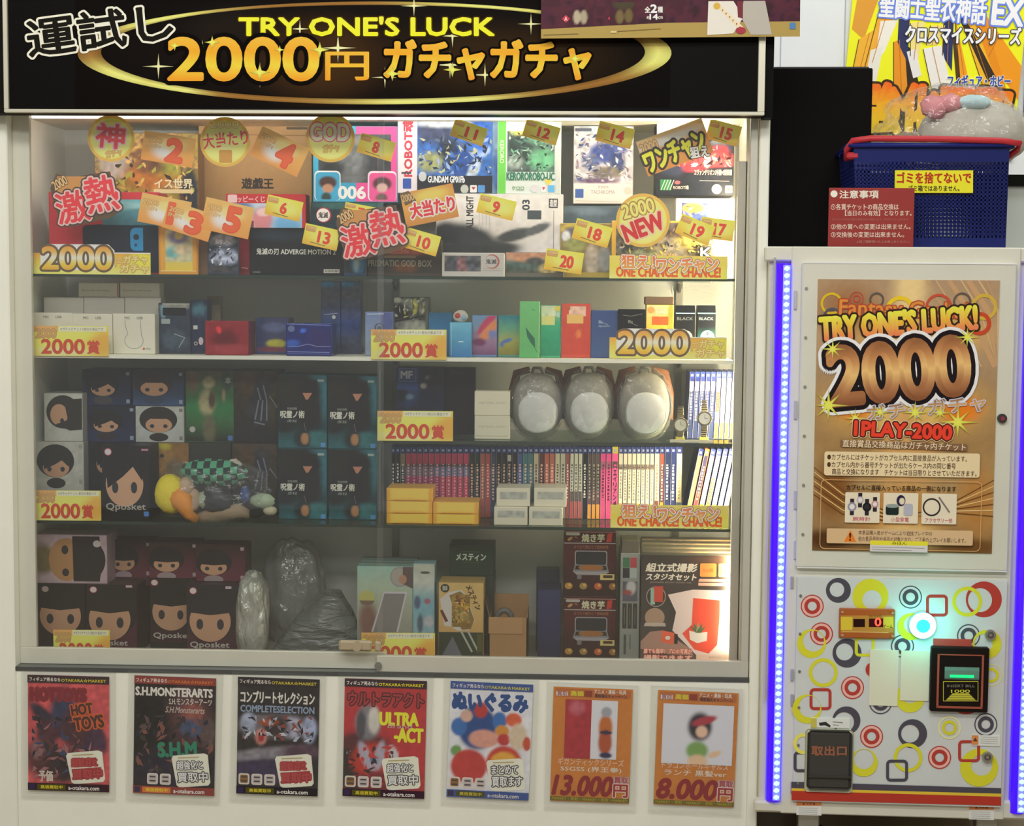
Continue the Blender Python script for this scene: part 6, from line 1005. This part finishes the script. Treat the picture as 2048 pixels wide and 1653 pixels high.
q = D(1223.5, 12.5, 'hot pink spine lettered in black katakana', [(9, 20, 'd04c88'), (20, 30, '603c48'), (30, 100, 'd8508c')], top='b8a840', bits='d8508c')
for i, ch in enumerate('エイリアン4'): q.text(ch, 3, 32 + i * 8.6, 10, 39 + i * 8.6, '2c1c28', .04)
for i in range(8): D(1237 + i * 8.9, 8.7, 'white spine with an amber foot', [(9, 24, 'c0baa8'), (24, 31, '604c44'), (31, 78, 'c8c2b0'), (78, 100, 'd8a038' if i < 5 else 'c8a478')], bits='8c8478')
D(1308.5, 10.5, 'cream spine with a brown foot', [(9, 74, 'c8bca4'), (74, 90, '6c4038'), (90, 100, 'b05048')], bits='8c7c6c'); D(1319.5, 8.5, 'dark spine with an orange foot', [(9, 26, '8c4434'), (26, 76, '54302c'), (76, 100, 'd88834')]); D(1328.5, 11.5, 'navy spine', [(9, 88, '242c50'), (88, 100, 'b0a898')]); D(1340.5, 11, 'navy spine', [(9, 88, '24305c'), (88, 100, 'a8a450')]); D(1352, 12, 'cream spine with a red foot', [(9, 76, 'd0c0a0'), (76, 90, '4c5878'), (90, 100, 'b84c34')], bits='a89878')
for i, (d, cl) in enumerate((('ochre spine', [(9, 78, 'a88c50'), (78, 100, 'd8b030')]), ('dark and red spine', [(0, 9, 'c85c2c'), (9, 60, '34304c'), (60, 80, 'a03038'), (80, 100, '9c98a8')]), ('white spine with a yellow foot', [(9, 76, 'd8d0c4'), (76, 100, 'e0b430')]), ('red-marked white spine', [(9, 40, 'd8d4d0'), (40, 76, 'a84838'), (76, 100, 'e0b430')]), ('white spine with a yellow foot', [(9, 76, 'e8e0d4'), (76, 100, 'e8bc34')]), ('white spine', [(9, 100, 'ece8e0')]), ('white spine with a yellow foot', [(9, 78, 'e4dcd4'), (78, 100, 'e8b830')]))):
    disc(1369 + i * 12.2, 9.6, 899, .17, ZD + .0005, d, cl, SR, lean=.19, top='28346c' if i != 1 else 'c86434', bits='a08468')
for i, (d, cl) in enumerate([('dark navy spine', [(9, 14, '28306c'), (14, 28, 'd0b090'), (28, 100, '2c3450')])] * 5 + [('white spine with a red band', [(9, 30, 'dcc8b0'), (30, 60, 'a83830'), (60, 76, 'd8b8a0'), (76, 100, 'e0b038')])] + [('orange-lettered white spine', [(9, 76, 'e8d8c0'), (76, 100, 'e8b838')])] * 3):
    disc(1372 + i * 10.6, 9.8, 744, .17, ZC + .0005, d, cl, UR, lean=.035, top='28387c', bits='c8c8c4' if i < 5 else 'c87848')
for k, lst in list(discs.items()):
    if k[0] != 'n': continue
    _, row, desc = k
    for i, o in enumerate(lst): o['label'] = ('disc case with a %s, %s' % (desc, row)) if len(lst) == 1 else '%s disc case with a %s, %s' % (ORD[i], desc, row)
# small boxes in front of the discs
G5 = 'small boxes before the disc row'
def S5(lab, r, Y, dep, col, base=None, **k): return carton('small_box', lab, r, Y, dep, col, ZD + .0005 if base is None else base, G5, **k)
yb = []
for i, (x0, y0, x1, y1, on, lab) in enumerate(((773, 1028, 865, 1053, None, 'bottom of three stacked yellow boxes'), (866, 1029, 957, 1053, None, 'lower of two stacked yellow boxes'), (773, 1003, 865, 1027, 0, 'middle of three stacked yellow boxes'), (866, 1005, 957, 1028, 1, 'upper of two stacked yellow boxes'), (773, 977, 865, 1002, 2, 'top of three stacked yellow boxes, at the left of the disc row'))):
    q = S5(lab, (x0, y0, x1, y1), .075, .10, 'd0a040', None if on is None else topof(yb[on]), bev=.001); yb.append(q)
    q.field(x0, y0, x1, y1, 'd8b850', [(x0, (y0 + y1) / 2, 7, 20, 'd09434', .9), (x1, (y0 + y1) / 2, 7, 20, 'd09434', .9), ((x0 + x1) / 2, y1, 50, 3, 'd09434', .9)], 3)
    MB().box(-.04, .04, -.0507, -.0503, .0004, .0014).obj('lid_seam', mat('8c6420', .5), q.root)
wb = []
for i, (x0, y0, x1, y1, on, lab) in enumerate(((988, 1015, 1055, 1054, None, 'lower left of four white boxes with grey print'), (1058, 1016, 1125, 1054, None, 'lower right of four white boxes with grey print'), (993, 977, 1060, 1014, 0, 'upper left of four white boxes with grey print'), (1068, 977, 1133, 1015, 1, 'upper right of four white boxes with grey print'))):
    q = S5(lab, (x0, y0, x1, y1), .072 if on is None else .085, .10, 'c4c0ae', None if on is None else topof(wb[on])); wb.append(q); q.field(x0 + 6, y0 + 7, x1 - 5, y0 + 23, 'a0a49c', [], 2.5, .22, i + 2)
# ------------------------------------------------------------------ CABINET FLOOR
G6 = 'goods on the cabinet floor'
def S6(name, lab, r, Y, dep, col, base=None, **k): return carton(name, lab, r, Y, dep, col, ZE + .0005 if base is None else base, G6, **k)
MG = ['2c2020', '4c2430', '5c2838']
f1 = S6('doll_box', 'dark doll box at the bottom left corner behind a prize card', (71, 1168, 171, 1330), .12, .10, '281c20'); doll(f1, 71, 1168, 171, 1310, '2a1e22', '1c1a1c', .50, .53, .42, 'cut', corner=None); f1.disc(91, 1180, 7, 7, 'a89894')
f2 = S6('doll_box', 'dark doll box, second along the cabinet floor', (173, 1170, 274, 1330), .11, .11, '301c26'); doll(f2, 173, 1170, 274, 1320, ['2a1c22', '401c2c', '4c2030'], '1c1a1c', .46, .53, .42, 'cut', 'Qposket', corner=None); f2.disc(187, 1181, 8, 8, '98303c'); f2.disc(187, 1181, 6.5, 6.5, 'c0b8b8'); f2.rect(253, 1170, 266, 1175, 'b8a0a8')
f3 = S6('doll_box', 'pink-edged doll box lying on its side on top of the bottom left boxes', (70, 1070, 214, 1165), .12, .10, 'a08c94', topof(f1)); f3.field(70, 1070, 214, 1165, 'a8949c', [(85, 1120, 26, 30, '6c6040', .6)], 3, .1, 3); f3.disc(170, 1120, 42, 44, '221f1f', 30); f3.disc(133, 1120, 36, 44, 'a07850', 30); f3.poly([(145, 1072), (200, 1072), (206, 1120), (200, 1164), (147, 1164)], '242122'); f3.disc(130, 1100, 7, 9, '2c2c30'); f3.disc(131, 1146, 7, 8, '2c2c30'); f3.disc(195, 1087, 8, 7, 'b8b0b0')
f4 = S6('doll_box', 'dark doll box behind and between the two floor piles', (300, 1158, 400, 1330), .16, .11, '1e1c20'); doll(f4, 300, 1158, 400, 1310, ['201e22', '24181e', '381c28'], '1a191c', .42, .52, .38, 'cut', 'Qposket', corner=None); f4.disc(309, 1167, 8, 8, '98303c'); f4.disc(309, 1167, 6.5, 6.5, 'c0b8b8')
f5 = S6('doll_box', 'dark doll box standing nearest the silver bag', (373, 1170, 478, 1330), .09, .10, '2c1c26'); doll(f5, 373, 1170, 478, 1318, ['22222a', '241c24', '48202f'], '202026', .45, .54, .40, 'cut', 'Qposket', corner=None); f5.disc(386, 1183, 8, 8, '98303c'); f5.disc(386, 1183, 6.5, 6.5, 'c4bcbc'); f5.rect(452, 1172, 464, 1178, 'b0a0a8')
f0 = S6('doll_box', 'plain dark box behind the second floor box', (215, 1168, 298, 1330), .235, .09, '241c20')
for i, (x0, x1, y0, lab, ub) in enumerate(((215, 300, 1082, 'small maroon doll box, left of the row of three', f0), (304, 400, 1081, 'small maroon doll box, middle of the row of three', f4), (402, 500, 1083, 'small maroon doll box, right of the row of three', f5))):
    q = S6('doll_box', lab, (x0, y0, x1, y0 + 74), .19, .08, '3c1c28', topof(ub) if i else topof(f0)); doll(q, x0, y0, x1, y0 + 74, MG, '201c1e', .36, .62, .27, 'cut', body='8c7c80', corner='a08c94')
    q.root.location.y = .235 if i < 1 else (.20 if i == 1 else .17)
def bagmat(name, base, rough, metal, ang, scl=(7, 10, 26), st=1.):
    m = mat(base, rough, metal, name).copy(); nt = m.node_tree; b = nt.nodes['Principled BSDF']
    tc = nt.nodes.new('ShaderNodeTexCoord'); mp_n = nt.nodes.new('ShaderNodeMapping'); mp_n.inputs['Rotation'].default_value = (0, ang, 0); mp_n.inputs['Scale'].default_value = scl
    n2 = nt.nodes.new('ShaderNodeTexNoise'); n2.inputs['Scale'].default_value = 1.3; n2.inputs['Detail'].default_value = 4; n2.inputs['Distortion'].default_value = .5
    bp = nt.nodes.new('ShaderNodeBump'); bp.inputs['Strength'].default_value = st; bp.inputs['Distance'].default_value = .03
    nt.links.new(tc.outputs['Object'], mp_n.inputs[0]); nt.links.new(mp_n.outputs[0], n2.inputs[0]); nt.links.new(n2.outputs[0], bp.inputs['Height']); nt.links.new(bp.outputs[0], b.inputs['Normal']); b.inputs['Specular IOR Level'].default_value = .6
    return m
b_ = MB().blob((.004, 0, .100), (.040, .055, .118), 5, .10, 2.6, 4, 2.6).obj('silver_bag', None, None, (P(504, 1200, .12)[0], .108, ZE + .004), smooth=True); b_.data.materials.append(bagmat('a', 'a4a69e', .3, .3, .1, (30, 14, 9), .8)); prop(b_, 'crumpled silver plastic bag on the cabinet floor', 'bag', G6)
DARKBAG = film('grey_film', (.55, .57, .56), (.8, .8, .8), .18, .12, 26.0, .25)
b_ = MB().blob((0, 0, .125), (.085, .045, .150), 5, .12, 2.2, 14, 2.2).obj('clear_bag', DARKBAG, None, (P(585, 1200, .29)[0], .30, ZE + .002), smooth=True); prop(b_, 'tall hazy clear plastic bag behind the dark bag', 'bag', G6)
mb = MB(); prof = [(-.115, 0), (-.105, .035), (-.075, .075), (-.045, .105), (-.02, .118), (.02, .150), (.055, .155), (.085, .12), (.118, .075), (.13, .03), (.135, 0)]
mb.blob((0, 0, 0), (1, 1, 1), 5, .08, 2.0, 24, 2.2)
for v in mb.bm.verts:
    u = max(-1, min(1, v.co.x)); zt_ = np.interp(u * .13, [p[0] for p in prof], [p[1] for p in prof]); v.co = Vector((u * .128 + v.co.z * .012, v.co.y * .062, max(0, (v.co.z + .55) / 1.55) * zt_ * 1.1))
b_ = mb.obj('dark_bag', None, None, (P(626, 1250, .13)[0], .160, ZE + .001), smooth=True); b_.data.materials.append(bagmat('b', '5c6260', .24, .0, .55)); prop(b_, 'dark crumpled plastic bag heaped beside the sliding door lock', 'bag', G6)
pc = []
for k in range(4):
    q = S6('phone_box', ('nearest of the pale green phone holder boxes', 'second pale green phone holder box behind the nearest', 'third pale green phone holder box', 'rearmost pale green phone holder box')[k], (714 + 3 * k, 1133 - 5 * k, 826 + 3 * k, 1330), .12 + .045 * k, .035, '84a098'); pc.append(q)
    q.field(714, 1100, 840, 1140, '8cb0a0', [], 6) if k else None
q = pc[0]; q.field(714, 1133, 826, 1320, ['8cb0a4', '9cac98', '94988a', '8c8c80', '7c7870'], [(735, 1250, 18, 40, '74564c', .9)], 4, .06, 3); q.disc(733, 1200, 16, 15, 'a8a864'); q.poly([(718, 1207), (749, 1207), (744, 1215), (733, 1217), (722, 1215)], '6c5c50'); q.poly([(768, 1187), (815, 1187), (797, 1275), (742, 1275)], 'b4b0b8'); q.poly([(769, 1191), (811, 1191), (793, 1275), (746, 1275)], '787474'); q.disc(800, 1155, 20, 22, '88888c'); q.disc(800, 1155, 17, 19, '98948c'); q.poly([(806, 1130), (826, 1132), (826, 1180), (806, 1170)], '5c4c4c'); q.disc(806, 1160, 8, 10, 'a07c68')
q = S6('phone_box', 'slim pale blue hanging box beside the phone holder boxes', (826, 1128, 869, 1330), .11, .06, '7ca0a8'); q.field(826, 1128, 869, 1320, ['a0a498', 'b4b8b0', '6c9ca8', '749cac', '84a8b0', '5c8890'], [(834, 1210, 7, 14, '4c5878', .6), (855, 1207, 7, 6, '98586c', .6), (858, 1250, 10, 12, 'a8a8b0', .6), (840, 1255, 6, 20, '4c5868', .7)], 3, .1, 3); q.disc(850, 1146, 10, 3, '4c4c48')
g = S6('cookset_box', 'cream box showing a mess tin of food', (877, 1166, 967, 1330), .09, .09, 'a88c54'); g.field(877, 1166, 967, 1330, ['b89c64', 'b89a60', 'b49058', '8c7848'], [], 6, .05, 3); g.disc(889, 1177, 9, 9, '24302c'); g.text('簡単', 884, 1172, 894, 1182, 'b0aca0', .03); g.poly([(879, 1200), (897, 1185), (922, 1180), (934, 1192), (950, 1245), (938, 1265), (915, 1266), (903, 1258), (888, 1256)], 'b8b4b0'); g.poly([(898, 1192), (920, 1183), (931, 1192), (949, 1243), (942, 1262), (924, 1264), (916, 1250)], '7c6434'); g.field(903, 1190, 940, 1258, '846830', [(918, 1205, 12, 10, 'a87c3c', .7), (930, 1215, 8, 8, 'b89838', .6), (925, 1235, 14, 10, 'a09050', .6), (915, 1200, 6, 10, '5c3c24', .6)], 3, .5, 5); g.shards(904, 1192, 940, 1256, ['b08c44', '6c5028', 'a86c3c', '8c8c48', 'c0a868', '4c3820'], 60, 14, 6); g.poly([(879, 1224), (884, 1222), (896, 1246), (890, 1248)], '5c2424'); g.text('メスティン', 920, 1190, 974, 1202, '3c3420', .05, rot=1.15); g.rect(877, 1269, 967, 1330, '2c3428'); g.poly([(877, 1330), (905, 1278), (930, 1330)], '5c6068'); g.line([(922, 1266), (945, 1310)], 4, '98a090'); g.line([(936, 1266), (958, 1310)], 4, '98a090'); g.rect(955, 1272, 965, 1310, '4c4c24')
g0 = S6('cookset_box', 'dark green box directly behind the cream mess tin box', (899, 1152, 988, 1330), .19, .09, '20342c')
g = S6('cookset_box', 'dark green box with white katakana, standing on another', (899, 1090, 988, 1150), .19, .09, '20342c', topof(g0)); g.field(899, 1090, 988, 1150, ['24382c', '20382c'], [], 8, .06, 3); g.text('メスティン', 912, 1108, 972, 1122, 'b8c4b8', .05); g.line([(922, 1103), (960, 1104)], 1.2, '4c5438'); g.line([(922, 1125), (960, 1126)], 1.2, '4c5438'); g.line([(900, 1090), (988, 1090)], 1, '50503c')
# open cardboard carton with tape roll
X0, X1 = P(977, 1280, .09)[0], P(1055, 1280, .09)[0]; zf, zt = P(1015, 1236, .09)[1], P(1015, 1188, .22)[1]
oc = empty('open_carton', ((X0 + X1) / 2, .15, ZE + .0005)); prop(oc, 'open brown cardboard carton with a roll inside', 'box', G6); hw = (X1 - X0) / 2; kb = mat('98744c', .8); H1 = zf - ZE; H2 = zt - ZE
MB().box(-hw, hw, -.06, -.057, 0, H1).box(-hw, -hw + .003, -.06, .07, 0, H1).box(hw - .003, hw, -.06, .07, 0, H1 + .005).box(-hw, hw, .067, .07, 0, H2).box(-hw, hw, -.06, .07, 0, .003).obj('carton_body', kb, oc)
MB().box(-hw, hw - .012, -.0625, -.0605, H1 - .042, H1, .0005).obj('folded_flap', mat('a07c54', .8), oc); MB().hex([(-hw, .06, H1), (-hw + .003, .06, H1), (-hw + .003, -.05, H1), (-hw, -.05, H1), (-hw - .012, .06, H1 + .04), (-hw - .009, .06, H1 + .04), (-hw - .009, -.02, H1 + .035), (-hw - .012, -.02, H1 + .035)]).obj('side_flap', mat('5c4838', .8), oc)
MB().torus((-.012, -.01, H1 - .01), .018, .008, 'Y', 24, 8).obj('tape_roll', mat('5c5c58', .4), oc, smooth=True)
c = S6('tall_box', 'tall plain navy blue box beside the roasted sweet potato boxes', (1075, 1180, 1121, 1330), .10, .10, '242848'); c.field(1075, 1180, 1121, 1330, ['2c3458', '24284c', '20223c'], [], 6, .06, 3)
c = S6('tall_box', 'dark blue box taller and behind the plain navy box', (1072, 1140, 1118, 1330), .22, .05, '2c3444')
yk = []
for i, (y0, y1, lab) in enumerate(((1197, 1330, 'maroon roasted sweet potato cooker box, lower of two'), (1063, 1194, 'maroon roasted sweet potato cooker box, upper of two'))):
    q = S6('cooker_box', lab, (1127, y0, 1232, y1), .11, .12, '40181c', None if i == 0 else topof(yk[0]), sys=(0, 0, 105, 133)); yk.append(q)
    q.field(0, 0, 105, 133, ['38161a', '481c20', '401a1e', '341a1c', '281818'], [], 5, .08, 3); q.rect(0, 23, 105, 25, '98908c'); q.rect(0, 0, 105, 1.5, '98706c'); q.rrect(3, 2, 32, 8, 3, '9c9890'); q.text('焼き芋', 36, 5, 82, 21, 'b8b498', .05); q.poly([(88, 4), (98, 2), (96, 20), (86, 22)], 'b0342c'); q.disc(12, 15, 6, 3, 'a87c50', rot=-.6); q.disc(24, 12, 4, 2, '845030', rot=.4)
    q.text('おうちで焼きたて簡単調理', 20, 28, 90, 35, '9c6844', .0); q.rrect(22, 39, 88, 70, 5, '8c888c'); q.rrect(24, 41, 86, 68, 4, '26282c'); q.poly([(22, 68), (88, 68), (92, 84), (18, 84)], '707074'); q.poly([(25, 70), (85, 70), (88, 78), (22, 78)], '24201f'); q.disc(55, 74, 26, 6, '8c5c30'); q.poly([(18, 82), (92, 82), (84, 89), (26, 89)], '8c888c'); q.rrect(27, 88, 36, 98, 2, '6c686c')
    q.rect(74, 87, 103, 99, 'b8ac6c'); q.rect(80, 89, 99, 95, '48201e')
    for j, cc in enumerate(('a07838', '8c7440', 'b05430', '8c6030')): q.disc(10 + j * 30, 112, 9, 8, '24201f'); q.disc(10 + j * 30, 112, 8, 7, cc); q.disc(12 + j * 30, 110, 3, 3, 'b89858')
c = S6('studio_box', 'grey upright box with small colour swatches, beside the photo studio boxes', (1240, 1107, 1279, 1330), .085, .14, '7c807c'); c.field(1240, 1107, 1279, 1330, ['848884', '7c807c', '747874'], [], 6, .05, 3)
for x, y, cc in ((1244, 1115, '3c6c4c'), (1259, 1115, 'a04048'), (1244, 1136, '2c2c30'), (1259, 1136, '94a09c')): c.rect(x, y, x + 14, y + 20, cc)
c.field(1244, 1163, 1275, 1203, '50505c', [(1262, 1175, 10, 14, 'a8a8a8', .6), (1254, 1185, 10, 5, '8c4440', .6)], 3)
for i in range(3): c.rect(1244 + i * 11, 1207, 1253 + i * 11, 1258, '34342f'); c.line([(1248.5 + i * 11, 1215), (1248.5 + i * 11, 1250)], 1, '70706c')
c.line([(1250, 1270), (1250, 1310)], 5, '44443f'); c.line([(1261, 1270), (1261, 1300)], 2.5, '54544f')
MB().box(-.022, .022, -.069, .03, topof(c) - ZE - .002, topof(c) - ZE + .03, .001).obj('raised_flap', mat('5c564a', .6), c.root)
for k in range(4, -1, -1):
    q = S6('studio_box', ('photo studio set box with a red backdrop picture, nearest', 'second photo studio box, only its top edge showing', 'third photo studio box back, only its top edge showing', 'fourth photo studio box back, only its top edge showing', 'rearmost photo studio box')[k], (1281 + k * 0, 1111 - k * 8, 1470 + k * 0, 1330), .075 + .042 * k, .038, '3c3834' if k == 0 else '5c5248')
    if k: q.field(1281, 1111 - k * 8, 1470, 1140, '6c6050', [(1440, 1100, 60, 40, 'a88c64', 1)], 8); q.text('組立式撮影', 1342, 1113 - k * 8, 1400, 1117 - k * 8, 'b8ac94', .02)
q.field(1281, 1111, 1470, 1330, ['3c3632', '403a38', '3c3836', '44403c', '5c504c'], [(1440, 1120, 60, 10, '5c4438', 1)], 6, .05, 3)
q.text('組立式撮影', 1291, 1127, 1393, 1144, 'd4ccbc', .05, shear=.2); q.text('スタジオセット', 1291, 1148, 1392, 1161, 'd4ccbc', .05, shear=.2); q.text('portable photo studio set', 1300, 1163, 1382, 1168, '98887c', .0, shear=.2)
q.rrect(1399, 1126, 1432, 1153, 3, 'e08c48'); q.text('3ヵ所', 1405, 1136, 1426, 1144, 'c05c30', .02); q.rrect(1436, 1126, 1469, 1153, 3, 'ecb468'); q.text('LED', 1442, 1136, 1462, 1144, 'd08848', .02); q.poly([(1398, 1157), (1469, 1157), (1469, 1163), (1396, 1163)], 'd8a490'); q.poly([(1396, 1165), (1469, 1165), (1469, 1171), (1396, 1171)], 'd8a490')
q.poly([(1335, 1190), (1385, 1179), (1470, 1180), (1470, 1320), (1395, 1312), (1345, 1262), (1352, 1225)], 'd0c0bc'); q.poly([(1386, 1196), (1440, 1200), (1440, 1240), (1436, 1290), (1419, 1308), (1390, 1300), (1365, 1268), (1384, 1250)], 'd44c38')
q.poly([(1379, 1262), (1400, 1266), (1416, 1264), (1415, 1282), (1396, 1287), (1381, 1280)], 'd8cfc8')
for a in (-50, -25, 0, 25, 50): q.poly([(1392, 1266), (1397 + 22 * math.sin(math.radians(a)), 1264 - 20 * math.cos(math.radians(a))), (1403, 1266)], '4c6444' if a else '8c9468')
q.disc(1311, 1194, 20, 21, '8c8478'); q.disc(1311, 1194, 18, 19, '34302c'); q.rect(1300, 1177, 1309, 1210, '8ca89c'); q.rect(1307, 1173, 1325, 1205, 'b84434'); q.disc(1309, 1236, 20, 19, '98806c'); q.poly([(1290, 1247), (1330, 1247), (1332, 1254), (1287, 1254)], 'a89c94')
q.poly([(1281, 1285), (1300, 1265), (1325, 1262), (1385, 1300), (1388, 1312), (1340, 1310), (1281, 1300)], '98786c'); q.poly([(1324, 1262), (1350, 1267), (1347, 1291), (1322, 1285)], 'cc5c40'); q.disc(1336, 1277, 5, 4, 'c8c0b8'); q.rect(1349, 1269, 1356, 1289, '282424')
q.text('誰でも簡単！プロの写真が', 1288, 1299, 1385, 1309, 'e8b0a0', .04, ((.08, 'b84840'),), shear=.1); q.text('撮影できます', 1288, 1312, 1385, 1322, 'e8b0a0', .04, ((.08, 'b84840'),), shear=.1); q.rect(1394, 1310, 1470, 1330, 'd0b8a8'); q.text('組立サイズ', 1420, 1313, 1444, 1317, '8c786c', .0)
for cv in CANVASES: cv.bake()
